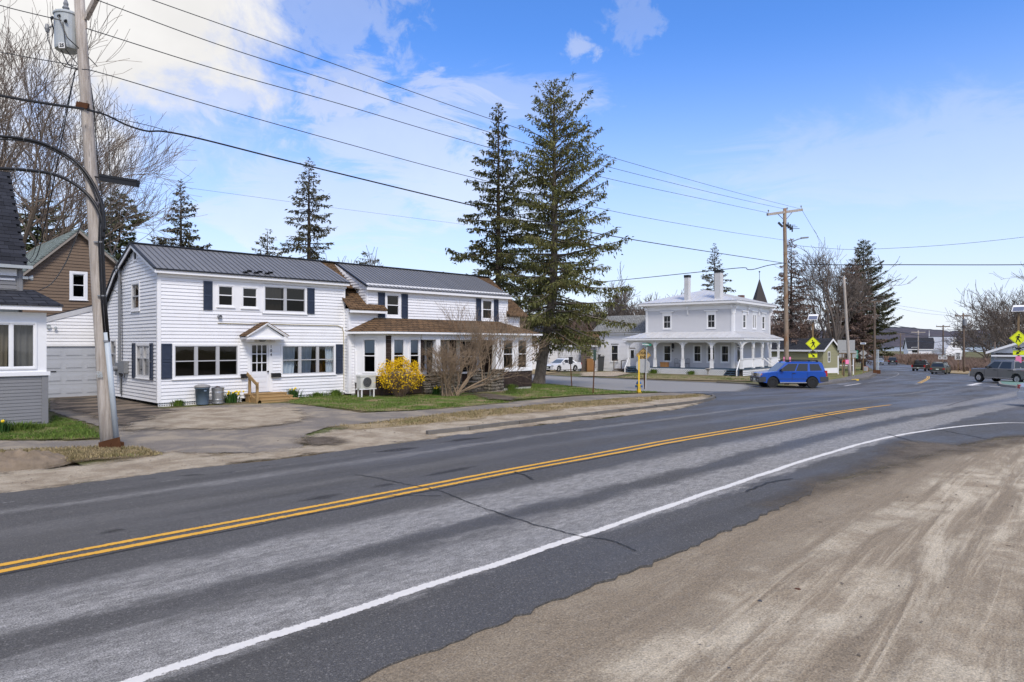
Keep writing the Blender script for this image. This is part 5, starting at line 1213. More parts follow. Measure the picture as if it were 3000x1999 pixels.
def petals(P, s0, s1, rg):
    n = len(P); A = rg.normal(size=(n, 3)); A /= np.linalg.norm(A, axis=1)[:, None]; B = np.cross(A, rg.normal(size=(n, 3))); B /= np.linalg.norm(B, axis=1)[:, None]; s = rg.uniform(s0, s1, n)[:, None]
    V = np.stack([P - A * s, P + B * s * .7, P + A * s, P - B * s * .7], 1).reshape(-1, 3); return V, np.arange(n * 4).reshape(-1, 4)
V, Fc = petals(P, .018, .042, rg); npmesh('flowers', V, Fc, MT['forsythia'], fs, kind='stuff')
# big bare lilac-like shrub
sb = Vector((20.35, 23.95, G(20)))
sh = thing('bare_shrub', sb, 'large bare multi-stemmed shrub with a fan of fine twigs before the stone porch', 'shrub')
rg = np.random.RandomState(11); mb = MB(); tw = MB()
def grow(mb, tw, p, d, L, r, lev, rg, upb=.25, spread=.5, n0=3, minr=.006):
    seg = 4; q = [p]; dd = d.copy(); rad = [r]
    for i in range(seg):
        dd = (dd + Vector(rg.normal(size=3)) * .14 + Vector((0, 0, upb * .12))).normalized(); q.append(q[-1] + dd * L / seg); rad.append(r * (1 - .45 * (i + 1) / seg))
    (mb if lev > 1 else tw).tube(q, [max(x, minr) for x in rad], 5 if lev > 2 else 3, False)
    if lev == 0: return
    for k in range(n0 + (rg.rand() < .5)):
        t_ = rg.uniform(.35 if lev < 4 else .6, 1.0); i = min(int(t_ * seg), seg - 1); b_ = q[i].lerp(q[i + 1], t_ * seg - i)
        nd = (dd + Vector(rg.normal(size=3)) * spread + Vector((0, 0, upb))).normalized()
        grow(mb, tw, b_, nd, L * rg.uniform(.55, .8), rad[min(i + 1, seg)] * .68, lev - 1, rg, upb, spread, n0, minr)
for i in range(17):
    a = rg.uniform(0, 6.28); k = rg.rand(); ln = Vector((math.cos(a) * .34 + .12, math.sin(a) * .3, 1)).normalized()
    grow(mb, tw, sb + Vector((rg.uniform(-.45, .45), rg.uniform(-.2, .2), 0)), ln, rg.uniform(1.0, 1.5), rg.uniform(.022, .038), 4 if i % 2 else 3, rg, .22, .42, 3, .0048)
for L_, dr in ((2.6, (1.0, -.15, .62)), (2.2, (1.0, .1, .75)), (1.6, (.8, -.2, 1.0)), (2.4, (.75, -.45, .75))):
    grow(mb, tw, sb + Vector((.25, 0, 0)), Vector(dr).normalized(), L_, .062, 4, rg, .32, .42, 4, .0048)
mb.build('stems', MT['twig'], sh); tw.build('twigs', MT['twig'], sh, kind='stuff')
# daffodil and leaf clumps
def clump(name, x, y, w_, h, nb, nf, label, mat='daffleaf', seed=0, wd=.012, cat='plant'):
    z = G(x) + .02; t_ = thing(name, (x, y, z), label, cat); rg = np.random.RandomState(seed + 50); V = []; Fc = []
    for _ in range(nb):
        a = rg.uniform(0, 6.28); r = abs(rg.normal()) * w_ * .4; bx, by = x + math.cos(a) * r, y + math.sin(a) * r * .6; hh = h * rg.uniform(.6, 1.1); o = rg.uniform(.1, .55) * hh; c_, s_ = math.cos(a), math.sin(a); k = len(V)
        V += [(bx - s_ * wd, by + c_ * wd, z), (bx + s_ * wd, by - c_ * wd, z), (bx + c_ * o * .4 + s_ * wd, by + s_ * o * .4 - c_ * wd, z + hh * .65), (bx + c_ * o * .4 - s_ * wd, by + s_ * o * .4 + c_ * wd, z + hh * .65), (bx + c_ * o, by + s_ * o, z + hh)]; Fc += [(k, k + 1, k + 2), (k, k + 2, k + 3), (k + 3, k + 2, k + 4)]
    npmesh('leaves', V, Fc, MT[mat], t_, kind='stuff')
    for _ in range(nf):
        fx, fy, fz = x + rg.normal() * w_ * .4, y - rg.uniform(0, .2), z + h * rg.uniform(.75, 1.1); m_ = MB(); m_.lathe([(.012, -.03), (.045, 0), (.03, .004), (.018, -.02)], (fx, fy, fz), 6, 'y'); m_.build('flower', MT['flower'], t_)
    return t_
clump('daffodil_clump', 11.75, Yf - .3, .42, .42, 240, 14, 'daffodils in bloom between the garbage can and wooden steps', seed=1)
clump('daffodil_clump', 14.4, Yf - .35, .38, .45, 240, 4, 'dark green daffodil clump right of the wooden steps', seed=2)
clump('daffodil_clump', 20.45, 25.0, .26, .42, 130, 7, 'daffodils with yellow heads at the foot of the stone wall', seed=3)
clump('leafy_weed', 9.75, Yf - .22, .35, .24, 200, 0, 'bright green weeds along the lattice left of the refuse bin', 'leafgreen', 4)
clump('leafy_weed', 15.6, Yf - .3, .6, .25, 260, 0, 'green weeds along the lattice under the curtained window', 'leafgreen', 5)
clump('leafy_weed', 16.45, Yf - .35, .5, .33, 260, 0, 'taller green weeds by the house corner next to the heat pump', 'leafgreen', 6)
clump('leafy_weed', 25.9, 25.4, .5, .35, 260, 0, 'green plants against the brown shake corner of the porch', 'leafgreen', 7)
g = gnd(60, 1268); clump('leafy_weed', g.x, g.y, .7, .28, 300, 0, 'bright green leaves below the grey porch siding', 'leafgreen', 8)
g = gnd(8, 1275); clump('daffodil_clump', g.x, g.y, .3, .4, 150, 2, 'dark daffodil leaves below the grey porch window', 'daffleaf', 9)
# ------------------------------------------------------------------ grey house with enclosed porch (left)
YG = 23.8; XG = 4.78
gh = thing('grey_house', (XG, YG, 0), 'grey sided house with a white trimmed enclosed porch and dark shingle roof', 'house')
GB = unit_board('siding_board', MT['grey_sid'], .10, .005, .02)
wq = WF((0, YG, 0), (1, 0, 0), (0, -1, 0))
siding(gh, wq, lambda z: (-1.2, XG - .14), .12, 1.47, .1, [], GB, back=MT['grey_sid'])
mb = MB(); wq.box(mb, XG - .14, XG + .02, .0, 1.47, -.14, .03); mb.build('corner_post', MT['grey_sid'], gh)
mb = MB(); wq.box(mb, -1.2, XG - .1, -.1, .12, -.1, -.02); mb.build('foundation', MT['found'], gh)
mb = MB(); wq.box(mb, -1.2, XG + .06, 1.47, 1.58, -.1, .07); mb.build('sill_board', MT['trim'], gh)
mb = MB(); wq.box(mb, XG - .26, XG - .02, 1.58, 3.3, -.1, .01); wq.box(mb, -1.2, XG - .26, 3.02, 3.3, -.1, .01); wq.box(mb, -1.2, XG - .26, 1.58, 1.66, -.1, .01); mb.build('porch_trim', MT['trim'], gh)
window(gh, wq, 3.3, XG - .26, 1.66, 3.02, 2, 0, .05, sash='trim', sill=False, glass_='glass', gap=.04)
window(gh, wq, -.9, 3.28, 1.66, 3.02, 2, 0, .07, sash='trim', sill=False, glass_='screen')
curtain(gh, wq, 3.9, 4.5, 1.68, 2.98, -.2, 'curtain_g', 7, .02); curtain(gh, wq, 3.3, 3.88, 1.68, 2.98, -.22, 'curtain_b', 6, .03, pinch=.1)
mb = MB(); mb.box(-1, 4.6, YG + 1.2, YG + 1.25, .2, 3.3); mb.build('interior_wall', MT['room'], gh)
mb = MB(); mb.box(-1.2, XG + .3, YG - .33, YG - .29, 3.36, 3.52); mb.box(-1.2, XG + .26, YG - .29, YG + .0, 3.4, 3.44); mb.build('porch_fascia', MT['trim'], gh)
slab(gh, [(-1.2, YG - .36, 3.53), (XG + .33, YG - .36, 3.53), (XG + .0, YG + 1.8, 4.08), (-1.2, YG + 1.8, 4.08)], .05, 'sh_dark', 'porch_roof')
YG2 = YG + 1.6; XG2 = 4.47
wq2 = WF((0, YG2, 0), (1, 0, 0), (0, -1, 0)); siding(gh, wq2, lambda z: (-1.2, XG2 - .16), 3.8, 4.45, .12, [], GB, back=MT['grey_sid'])
mb = MB(); wq2.box(mb, XG2 - .16, XG2, 3.6, 4.62, -.1, .03); mb.build('corner_post', MT['grey_sid'], gh)
mb = MB(); wq2.box(mb, -1.2, XG2 - .16, 4.46, 4.66, -.05, .04); wq2.box(mb, -1.2, XG2 - .2, 4.32, 4.38, -.02, .03); mb.build('frieze', MT['trim'], gh)
mb = MB(); mb.box(-1.2, XG2 + .2, YG2 - .3, YG2 - .2, 4.68, 4.78); mb.build('gutter', MT['ltmetal'], gh)
# steep shingled slope, shingle by shingle
e0 = Vector((XG2 + .1, YG2 - .28, 4.76)); sl_ = Vector((0, .64, .77)).normalized(); nn = Vector((0, -.77, .64)).normalized()
mb = MB(); mb.prism([(-1.2, YG2 - .26, 4.74), (XG2 + .08, YG2 - .26, 4.74), tuple(Vector((XG2 + .08, YG2 - .26, 4.74)) + sl_ * 4.4), tuple(Vector((-1.2, YG2 - .26, 4.74)) + sl_ * 4.4)], (0, .0, -.06)); mb.build('roof_deck', MT['sh_dark'], gh)
sm = MB(); sm.hexa([(0, 0, .0), (1, 0, .0), (1, 1, .0), (0, 1, .0), (0, 0, .014), (1, 0, .014), (1, 1, .004), (0, 1, .004)]); SHM = sm.mesh('shingle', MT['shingle_pc'])
rs = random.Random(6); row = 0; t_ = 0
while t_ < 4.2:
    a = XG2 + .1 - (0 if row % 2 else .12)
    while a > 1.9:
        w_ = rs.uniform(.2, .36); a0 = a - w_; p = Vector((a0, e0.y, e0.z)) + sl_ * t_ + nn * .012
        ex = Vector((w_ - .006, 0, 0)); ey = sl_ * .19; ez = nn * rs.uniform(.8, 1.5)
        if a - .05 <= XG2 + .11: piece('shingle', SHM, gh, Matrix(((ex.x, ey.x, ez.x, p.x), (ex.y, ey.y, ez.y, p.y), (ex.z, ey.z, ez.z, p.z), (0, 0, 0, 1))))
        a = a0
    t_ += .165; row += 1
slab(gh, [tuple(Vector((-1.2, YG2 - .26, 4.74)) + sl_ * 4.4), tuple(Vector((XG2 + .08, YG2 - .26, 4.74)) + sl_ * 4.4), (XG2 + .08, YG2 + 5.4, 4.74), (-1.2, YG2 + 5.4, 4.74)], .06, 'sh_dark', 'rear_roof')
mb = MB(); mb.prism([(XG2 - .02, YG2 - .1, 4.7), (XG2 - .02, YG2 + 5.2, 4.7), (XG2 - .02, YG2 + 2.5, 7.9)], (-.1, 0, 0)); mb.box(XG2 - .12, XG2 - .02, YG2 - .05, YG2 + 5.2, 0, 4.7); mb.build('gable_wall', MT['grey_sid'], gh)
mb = MB(); mb.lathe([(.03, 0), (.09, .1), (.09, .12)], (XG2 + .12, YG2 - .05, 4.42), 10, 'x'); mb.box(XG2 - .02, XG2 + .12, YG2 - .1, YG2, 4.38, 4.46); mb.build('flood_light', MT['ltmetal'], gh)
# ------------------------------------------------------------------ garage
YA = 35.2; gar = thing('garage', (8, YA, 0), 'white lean-to garage with a panelled overhead door behind the driveway', 'garage')
wa = WF((0, YA, 0), (1, 0, 0), (0, -1, 0)); A0, A1 = 4.6, 10.3
def gz(a): return onY(138, 930, YA)[1] + (a - onY(138, 930, YA)[0]) * .31
GBW = unit_board('siding_board', MT['siding'], .145)
for i in range(16):
    z = 2.36 + i * .145
    aa = max(A0, onY(138, 930, YA)[0] + (z + .15 - gz(onY(138, 930, YA)[0])) / .31)
    if aa < A1 - .2: piece('siding_board', GBW, gar, wa.mtx(aa, z, 0, A1 - aa))
mb = MB(); wa.box(mb, A0, 5.2, 0, 2.4, -.1, .0); wa.box(mb, 9.35, A1, 0, 2.4, -.1, 0); wa.box(mb, A0, A1, 2.28, 2.37, -.1, .03); mb.prism([wa.P(A0, 2.37, -.02), wa.P(A1, 2.37, -.02), wa.P(A1, gz(A1), -.02), wa.P(A0, gz(A0), -.02)], (0, .1, 0)); mb.build('wall', MT['siding'], gar)
mb = MB(); mb.beam(wa.P(A0 - .2, gz(A0 - .2), .03), wa.P(A1, gz(A1), .03), .06, .2, (0, -1, 0)) if 0 else mb.hexa([wa.P(A0, gz(A0) - .2, .005), wa.P(A1, gz(A1) - .2, .005), wa.P(A1, gz(A1) - .2, .05), wa.P(A0, gz(A0) - .2, .05), wa.P(A0, gz(A0), .005), wa.P(A1, gz(A1), .005), wa.P(A1, gz(A1) + .02, .12), wa.P(A0, gz(A0) + .02, .12)]); mb.build('rake_board', MT['trim'], gar)
slab(gar, [(A0, YA + .02, gz(A0) - .03), (A1, YA + .02, gz(A1) - .03), (A1, YA + 3.6, gz(A1) - .03), (A0, YA + 3.6, gz(A0) - .03)], .05, 'sh_dark', 'roof')
MT['gdoor'] = M('pale grey blue door paint', (.43, .45, .49), .45, .04, 4)
gd = MB(); wa.box(gd, 5.2, 9.35, .0, 2.28, -.1, -.06); gdo = gd.build('overhead_door', MT['gdoor'], gar)
for r_ in range(4):
    sec = MB(); wa.box(sec, 5.2, 9.35, .04 + r_ * .56, .04 + r_ * .56 + .552, -.06, -.035); so = sec.build('door_section', MT['gdoor'], gdo)
    for c_ in range(5):
        a = 5.28 + c_ * .815; z = .04 + r_ * .56 + .12; m_ = MB()
        m_.hexa([wa.P(a, z, -.035), wa.P(a + .7, z, -.035), wa.P(a + .7, z, -.03), wa.P(a, z, -.03), wa.P(a, z + .32, -.035), wa.P(a + .7, z + .32, -.035), wa.P(a + .7, z + .32, -.03), wa.P(a, z + .32, -.03)])
        wa.box(m_, a + .05, a + .65, z + .05, z + .27, -.031, -.012); m_.build('raised_panel', MT['gdoor'], gdo)
mb = MB(); wa.box(mb, 7.2, 7.4, 1.17, 1.2, -.035, .0); mb.build('door_handle', MT['blackmetal'], gdo)
mb = MB(); mb.lathe([(.05, 0), (.07, -.03), (.09, -.09), (.085, -.1), (.02, -.08)], (7.1, YA - .02, 3.15), 12, 'y'); mb.lathe([(.03, 0), (.07, -.09), (.02, -.1)], (7.35, YA - .05, 3.08), 10, 'y'); mb.build('flood_light', MT['ltmetal'], gar)
# ------------------------------------------------------------------ brown house
YH = 39.0; bh = thing('brown_house', (8, YH, 0), 'brown vinyl sided house gable with a white framed window behind the garage', 'house')
wb = WF((0, YH, 0), (1, 0, 0), (0, -1, 0)); pk = onY(228, 675, YH); rt = onY(356, 782, YH); lf = onY(92, 777, YH)
sR = (pk[1] - rt[1]) / (rt[0] - pk[0]); sL = (pk[1] - lf[1]) / (pk[0] - lf[0])
BBD = unit_board('siding_board', MT['brown_sid'], .155)
wn = (*[onY(203, 878, YH)[0]], onY(256, 878, YH)[0], onY(203, 878, YH)[1], onY(203, 794, YH)[1])
siding(bh, wb, lambda z: (pk[0] - min(4.6, (pk[1] - z) / sL), pk[0] + min(4.2, (pk[1] - z) / sR)), 2.2, pk[1], .152, [wn], BBD, back=MT['brown_sid'])
window(bh, wb, *wn, rail=.52, case=.13, sash='trim', glass_='screen')
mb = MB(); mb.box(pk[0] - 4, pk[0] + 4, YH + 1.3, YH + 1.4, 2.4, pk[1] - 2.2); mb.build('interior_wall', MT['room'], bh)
bl, br_ = pk[0] - 4.9, pk[0] + 4.5
slab(bh, [(bl, YH - .3, pk[1] - 4.9 * sL), (pk[0], YH - .3, pk[1] + .1), (pk[0], YH + 9, pk[1] + .1), (bl, YH + 9, pk[1] - 4.9 * sL)], .1, 'sh_green', 'roof'); slab(bh, [(br_, YH - .3, pk[1] - 4.5 * sR), (pk[0], YH - .3, pk[1] + .1), (pk[0], YH + 9, pk[1] + .1), (br_, YH + 9, pk[1] - 4.5 * sR)], .1, 'sh_green', 'roof')
mb = MB()
for (xa, za, xb, zb) in ((bl, pk[1] - 4.9 * sL - .1, pk[0], pk[1]), (pk[0], pk[1], br_, pk[1] - 4.5 * sR - .1)): mb.hexa([(xa, YH - .28, za - .16), (xb, YH - .28, zb - .16), (xb, YH - .02, zb - .16), (xa, YH - .02, za - .16), (xa, YH - .28, za), (xb, YH - .28, zb), (xb, YH - .02, zb), (xa, YH - .02, za)])
mb.build('rake_board', M('weathered tan trim', (.29, .255, .215), .7, .1, 5), bh)
mb = MB(); mb.box(bl + .3, br_ - .3, YH + .1, YH + 8.8, 0, 4); mb.build('wall', MT['brown_sid'], bh)

# ------------------------------------------------------------------ Italianate house with wraparound porch
class Fr:
    def __init__(s, O, deg): s.O = Vector(O); s.r = R(deg); s.M = Matrix.Translation(s.O) @ Matrix.Rotation(s.r, 4, 'Z'); s.c = math.cos(s.r); s.s = math.sin(s.r)
    def P(s, x, y, z=0): return s.M @ Vector((x, y, z))
    def dirx(s): return Vector((s.c, s.s, 0))
    def diry(s): return Vector((-s.s, s.c, 0))
f2_ = Fr(gnd(2173, 1102), 6.02); T2 = f2_.M
h2 = thing('porch_house', f2_.O, 'pale grey two storey house with a hip roof and wraparound white porch', 'house', R(6.02))
PX, PY, EX, EY = 1.8, 1.5, 13.6, 11.8; ZF = .72; ZPR = 4.6; ZT = 7.55
wl = WF(f2_.P(PX, 0), f2_.diry(), -f2_.dirx()); wrt = WF(f2_.P(0, PY), f2_.dirx(), -f2_.diry())   # left face, right face
def clap(parent, wf_, a0, a1, z0, z1, holes, mat, ex=.125, name='clapboards'):
    mb = MB(); n = round((z1 - z0) / ex); e = (z1 - z0) / n
    for i in range(n):
        za, zb = z0 + i * e, z0 + (i + 1) * e
        for s0, s1 in cut(a0, a1, [(h[0], h[1]) for h in holes if h[2] < zb - .02 and h[3] > za + .02]):
            mb.hexa([wf_.P(s0, za, -.05), wf_.P(s1, za, -.05), wf_.P(s1, za, .026), wf_.P(s0, za, .026), wf_.P(s0, zb, -.05), wf_.P(s1, zb, -.05), wf_.P(s1, zb, .004), wf_.P(s0, zb, .004)])
    return mb.build(name, mat, parent, kind='stuff')
LWN = [(8.6, 9.7, 4.95, 6.6), (3.45, 4.5, 4.95, 6.6), (8.6, 9.65, 1.25, 3.2), (5.05, 6.05, 1.25, 3.2), (3.5, 4.5, 1.25, 3.2), (1.95, 2.95, 1.25, 3.2)]
RWN = [(4.4, 5.5, 4.95, 6.6), (7.5, 8.8, 4.95, 6.7), (10.7, 11.8, 4.95, 6.6), (2.6, 3.7, ZF, 3.1), (7.2, 8.4, 1.25, 3.2), (10.6, 11.6, 1.25, 3.2)]
clap(h2, wl, PY, EY, ZF, ZT, LWN, MT['h2_sid']); clap(h2, wrt, PX, EX, ZF, ZT, RWN, MT['h2_sid'])
for i, q in enumerate(LWN): window(h2, wl, *q, rail=.5, case=.13, sash='h2_trim', case_mat='h2_trim', grid=(2, 2) if i < 2 else None, glass_='dkglass')
for i, q in enumerate(RWN):
    if i == 3:
        mb = MB(); wrt.box(mb, q[0], q[0] + .12, ZF, 3.1, 0, .05); wrt.box(mb, q[1] - .12, q[1], ZF, 3.1, 0, .05); wrt.box(mb, q[0] + .12, q[1] - .12, 2.95, 3.1, 0, .05); wrt.box(mb, q[0] + .12, q[1] - .12, ZF, 1.4, -.05, .0); d_ = mb.build('front_door', MT['h2_trim'], h2); g = MB(); wrt.box(g, q[0] + .25, q[1] - .25, 1.4, 2.8, -.05, .01); g.build('pane', MT['dkglass'], d_)
    else: window(h2, wrt, *q, units=2 if i == 1 else 1, rail=.5 if i != 1 else 0, case=.13, sash='h2_trim', case_mat='h2_trim', glass_='dkglass', gap=.2)
mb = MB()   # window hoods
for wf_, q in [(wl, LWN[0]), (wl, LWN[1]), (wrt, RWN[0]), (wrt, RWN[1]), (wrt, RWN[2])]:
    wf_.box(mb, q[0] - .02, q[1] + .02, q[3], q[3] + .25, .0, .06); wf_.box(mb, q[0] - .25, q[1] + .25, q[3] + .25, q[3] + .37, 0, .16)
mb.build('window_hood', MT['h2_trim'], h2)
mb = MB()   # corner pilasters and frieze
for wf_, a in ((wl, PY), (wl, EY - .25), (wrt, PX), (wrt, EX - .25)): wf_.box(mb, a - (.02 if a in (PY, PX) else 0), a + .25, ZF, ZT, -.02, .07)
wl.box(mb, PY - .05, EY + .05, 7.05, ZT + .1, -.02, .055); wrt.box(mb, PX - .05, EX + .05, 7.05, ZT + .1, -.02, .055)
mb.build('frieze', MT['h2_trim'], h2)
def bracket(parent, wf_, a, z0, z1, w_=.28, o=.3):
    mb = MB(); n = 6; pts = [(a - w_ / 2, z1), (a + w_ / 2, z1)]
    wf_.box(mb, a - .07, a + .07, z0, z1, .03, .14); wf_.box(mb, a - .1, a + .1, z1 - .3, z1, .03, o)
    for s_ in (-1, 1):
        prev = None; ring = [(a + s_ * (.07 + .55 * (1 - math.cos(k / n * math.pi / 2))), z1 - .62 + .62 * math.sin(k / n * math.pi / 2)) for k in range(n + 1)]
        poly = [wf_.P(a + s_ * .07, z1 - .02, .06)] + [wf_.P(x, min(z, z1 - .02), .06) for x, z in ring]; mb.prism(poly, wf_.n * .05)
    return mb.build('bracket', MT['h2_trim'], parent)
for a in (PY + .13, 6.65, EY - .13): bracket(h2, wl, a, 6.55, 7.45)
for a in (PX + .13, 5.9, 9.6, EX - .13): bracket(h2, wrt, a, 6.55, 7.45)
zc = ZT + .1; ov = .62
mb = MB(T2); mb.box(PX - ov, EX + ov, PY - ov, EY + ov, zc, zc + .26); mb.box(PX - .35, EX + .35, PY - .35, EY + .35, zc - .12, zc); mb.build('cornice', MT['h2_trim'], h2)
zr0 = zc + .27; ap0, ap1 = (6.2, 6.65), (9.2, 6.65); za = 9.55; ov += .04
cor = [(PX - ov, PY - ov), (EX + ov, PY - ov), (EX + ov, EY + ov), (PX - ov, EY + ov)]
def hipface(parent, e0, e1, r0, r1, mat, n, name='roof_panel'):
    e0, e1, r0, r1 = [f2_.P(*p) for p in (e0, e1, r0, r1)]
    nr = (e1 - e0).cross(r0 - e0).normalized(); nr = nr if nr.z > 0 else -nr
    for i in range(n):
        a0, a1, b0, b1 = e0.lerp(e1, i / n), e0.lerp(e1, (i + 1) / n), r0.lerp(r1, i / n), r0.lerp(r1, (i + 1) / n)
        m_ = MB(); m_.hexa([a0, a1, b1, b0, a0 + nr * .015, a1 + nr * .015, b1 + nr * .015, b0 + nr * .015]) if (b1 - b0).length > 1e-3 else m_.prism([a0, a1, b0], nr * .015)
        m_.build(name, mat, parent)
        if i: s_ = MB(); s_.beam(a0 + nr * .03, b0 + nr * .03, .025, .05, nr); s_.build('seam', mat, parent)
hr = MT['h2_roof']
def rib_hip(parent, e0, e1, apexline, n):
    """ribs run straight up the slope: split by clipping to the hips"""
    E0, E1 = Vector(e0), Vector(e1); L = (E1 - E0).length; ex = (E1 - E0) / L; A0, A1 = Vector(apexline[0]), Vector(apexline[1])
    s0 = (A0 - E0).dot(ex); s1 = (A1 - E0).dot(ex); up = (A0 - E0) - ex * s0
    hgt = lambda s: max(0., min(1., min(s / s0 if s0 > 0 else 1, (L - s) / (L - s1) if L > s1 else 1)))
    nr = f2_.M.to_3x3() @ ex.cross(up).normalized(); nr = nr if nr.z > 0 else -nr
    st = sorted(set([L * i / n for i in range(n + 1)] + [s0, s1]))
    for a, b in zip(st, st[1:]):
        if b - a < .03: continue
        pts = [E0 + ex * a, E0 + ex * b] + [E0 + ex * b + up * hgt(b)] * (hgt(b) > .01) + [E0 + ex * a + up * hgt(a)] * (hgt(a) > .01)
        m_ = MB(T2); m_.prism([tuple(p) for p in pts], tuple((f2_.M.to_3x3().inverted() @ nr) * .015)); o = m_.build('roof_panel', hr, parent)
        if hgt(a) > .02 and a > 0:
            s_ = MB(T2); lp = f2_.M.to_3x3().inverted() @ nr; s_.beam(E0 + ex * a + lp * .03, E0 + ex * a + up * hgt(a) + lp * .03, .03, .055, lp); s_.build('seam', hr, o)
top = [(6.3, 6.65, za), (9.1, 6.65, za)]
c3 = [(x, y, zr0) for x, y in cor]
rib_hip(h2, c3[3], c3[0], (top[0], top[0]), 17); rib_hip(h2, c3[0], c3[1], (top[0], top[1]), 19)
mb = MB(T2); mb.quad(c3[1], c3[2], top[1]); mb.quad(c3[2], c3[3], top[0], top[1]); mb.build('rear_roof', hr, h2)
# chimneys
for (u, v0, v1, w_, mt, nm) in ((2014, 807, 855, .52, 'chim_white', 'chimney'), (2106, 793, 850, .68, 'chim_white', 'chimney')):
    p = dep(u, v1, 76 if u < 2050 else 74); t_ = dep(u, v0, 76 if u < 2050 else 74)
    mb = MB(); mb.box(p.x - w_ / 2, p.x + w_ / 2, p.y - w_ / 2, p.y + w_ / 2, p.z - 1.5, t_.z - .25); ch = mb.build(nm, MT[mt], h2); mb = MB(); mb.box(p.x - w_ / 2 - .03, p.x + w_ / 2 + .03, p.y - w_ / 2 - .03, p.y + w_ / 2 + .03, t_.z - .25, t_.z + .02); mb.build('chimney_cap', MT['blackmetal'], ch)
# porch
PL, PR_ = 13.3, 12.2; ze_ = 3.82
pe = [(-.45, PL + .4), (-.45, -.45), (PR_ + .4, -.45)]
rib_hip(h2, (-.45, PL + .4, ze_ + .1), (-.45, -.45, ze_ + .1), ((PX, EY, ZPR), (PX, PY, ZPR)), 20); rib_hip(h2, (-.45, -.45, ze_ + .1), (PR_ + .4, -.45, ze_ + .1), ((PX, PY, ZPR), (EX - 2.2, PY, ZPR)), 18)
mb = MB(T2); mb.prism([(-.42, PL + .35, ze_ - .12), (-.42, -.42, ze_ - .12), (PR_ + .35, -.42, ze_ - .12), (PR_ + .35, -.36, ze_ - .12), (-.36, -.36, ze_ - .12), (-.36, PL + .35, ze_ - .12)], (0, 0, .2)); mb.prism([(-.12, PL, ze_ - .36), (-.12, -.12, ze_ - .36), (PR_, -.12, ze_ - .36), (PR_, .1, ze_ - .36), (.1, .1, ze_ - .36), (.1, PL, ze_ - .36)], (0, 0, .2)); mb.build('porch_fascia', MT['h2_trim'], h2)
mb = MB(T2); mb.prism([(-.4, PL + .3, ze_ - .155), (-.4, -.4, ze_ - .155), (PR_ + .3, -.4, ze_ - .155), (PR_ + .3, PY, ze_ - .155), (PX, PY, ze_ - .155), (PX, PL + .3, ze_ - .155)], (0, 0, .02)); mb.build('porch_ceiling', MT['porch_ceiling'], h2)
mb = MB(T2); mb.prism([(-.1, PL, ZF - .12), (-.1, -.1, ZF - .12), (PR_, -.1, ZF - .12), (PR_, PY, ZF - .12), (PX, PY, ZF - .12), (PX, PL, ZF - .12)], (0, 0, .12)); mb.build('porch_floor', MT['deck_blue'], h2)
def ppost(x, y, axis):
    mb = MB(T2); z1 = ze_ - .36
    for w_, a, b in ((.15, ZF, ZF + .95), (.10, ZF + .95, z1 - .6), (.13, z1 - .6, z1), (.17, ZF, ZF + .12), (.15, ZF + .82, ZF + .95)): mb.box(x - w_, x + w_, y - w_, y + w_, a, b)
    o = mb.build('porch_post', MT['h2_trim'], h2)
    for s_ in (-1, 1):
        for ax in axis:
            b = MB(T2); n = 6; R_ = .7; ring = [(.1 + R_ * (1 - math.cos(k / n * math.pi / 2)), z1 - R_ + R_ * math.sin(k / n * math.pi / 2)) for k in range(n + 1)]
            if ax == 'y': b.prism([(x - .03, y + s_ * .1, z1)] + [(x - .03, y + s_ * q, z) for q, z in ring], (.06, 0, 0))
            else: b.prism([(x + s_ * .1, y - .03, z1)] + [(x + s_ * q, y - .03, z) for q, z in ring], (0, .06, 0))
            b.build('post_bracket', MT['h2_trim'], o)
for y in (3.2, 6.45, 9.75, 13.1): ppost(0, y, 'y')
ppost(0, 0, 'xy')
for x in (3.4, 6.3, 9.0, 11.95): ppost(x, 0, 'x')
for a0, a1 in ((.15, 3.25), (3.55, 6.15), (9.15, 11.8)):
    mb = MB(T2); mb.box(a0, a1, -.03, .03, ZF + .1, ZF + 1.0); mb.box(a0, a1, -.07, .07, ZF + 1.0, ZF + 1.07); mb.build('porch_panel', MT['h2_trim'], h2)
wlf = WF(f2_.P(-.12, 0), f2_.diry(), -f2_.dirx()); wrf = WF(f2_.P(0, -.12), f2_.dirx(), -f2_.diry())
lattice(h2, wlf, 1.3, PL - 1.8, .02, ZF - .14, 0, 'h2_trim', .17, .075, True); lattice(h2, wrf, .0, PR_, .0, ZF - .14, 0, 'h2_trim', .2, .09, False)
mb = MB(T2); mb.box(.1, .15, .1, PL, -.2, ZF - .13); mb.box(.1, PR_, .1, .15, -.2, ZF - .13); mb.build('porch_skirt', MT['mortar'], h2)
for y0, nm in ((.2, 0), (11.6, 1)):
    for i in range(3): mb = MB(T2); mb.box(-.4 - i * .3, -.1 - i * .3, y0, y0 + 1.3, ZF - .2 - i * .2, ZF - .13 - i * .2); mb.build('porch_stair', MT['deck_blue'], h2)
    for yy in (y0 + .02, y0 + .65, y0 + 1.24): mb = MB(T2); mb.prism([(-.12, yy, ZF - .14), (-.12, yy, -.1), (-1.0, yy, -.1), (-1.0, yy, .1)], (0, .05, 0)); mb.build('stair_stringer', MT['dkblue'], h2)
    mb = MB(T2); yy = y0 - .06 if nm == 0 else y0 + 1.36; mb.beam((-.15, yy, ZF + .95), (-1.05, yy, .55), .08, .1); mb.box(-1.1, -1.0, yy - .05, yy + .05, -.1, .6); mb.build('stair_rail', MT['h2_trim'], h2)
for o in (0, 1.2): mb = MB(T2); mb.beam((6.5 + o, -.1, ZF + 1.0), (7.2 + o, -1.3, .5), .07, .1); mb.box(7.15 + o, 7.25 + o, -1.35, -1.25, -.2, .55); mb.build('stair_rail', MT['h2_trim'], h2)
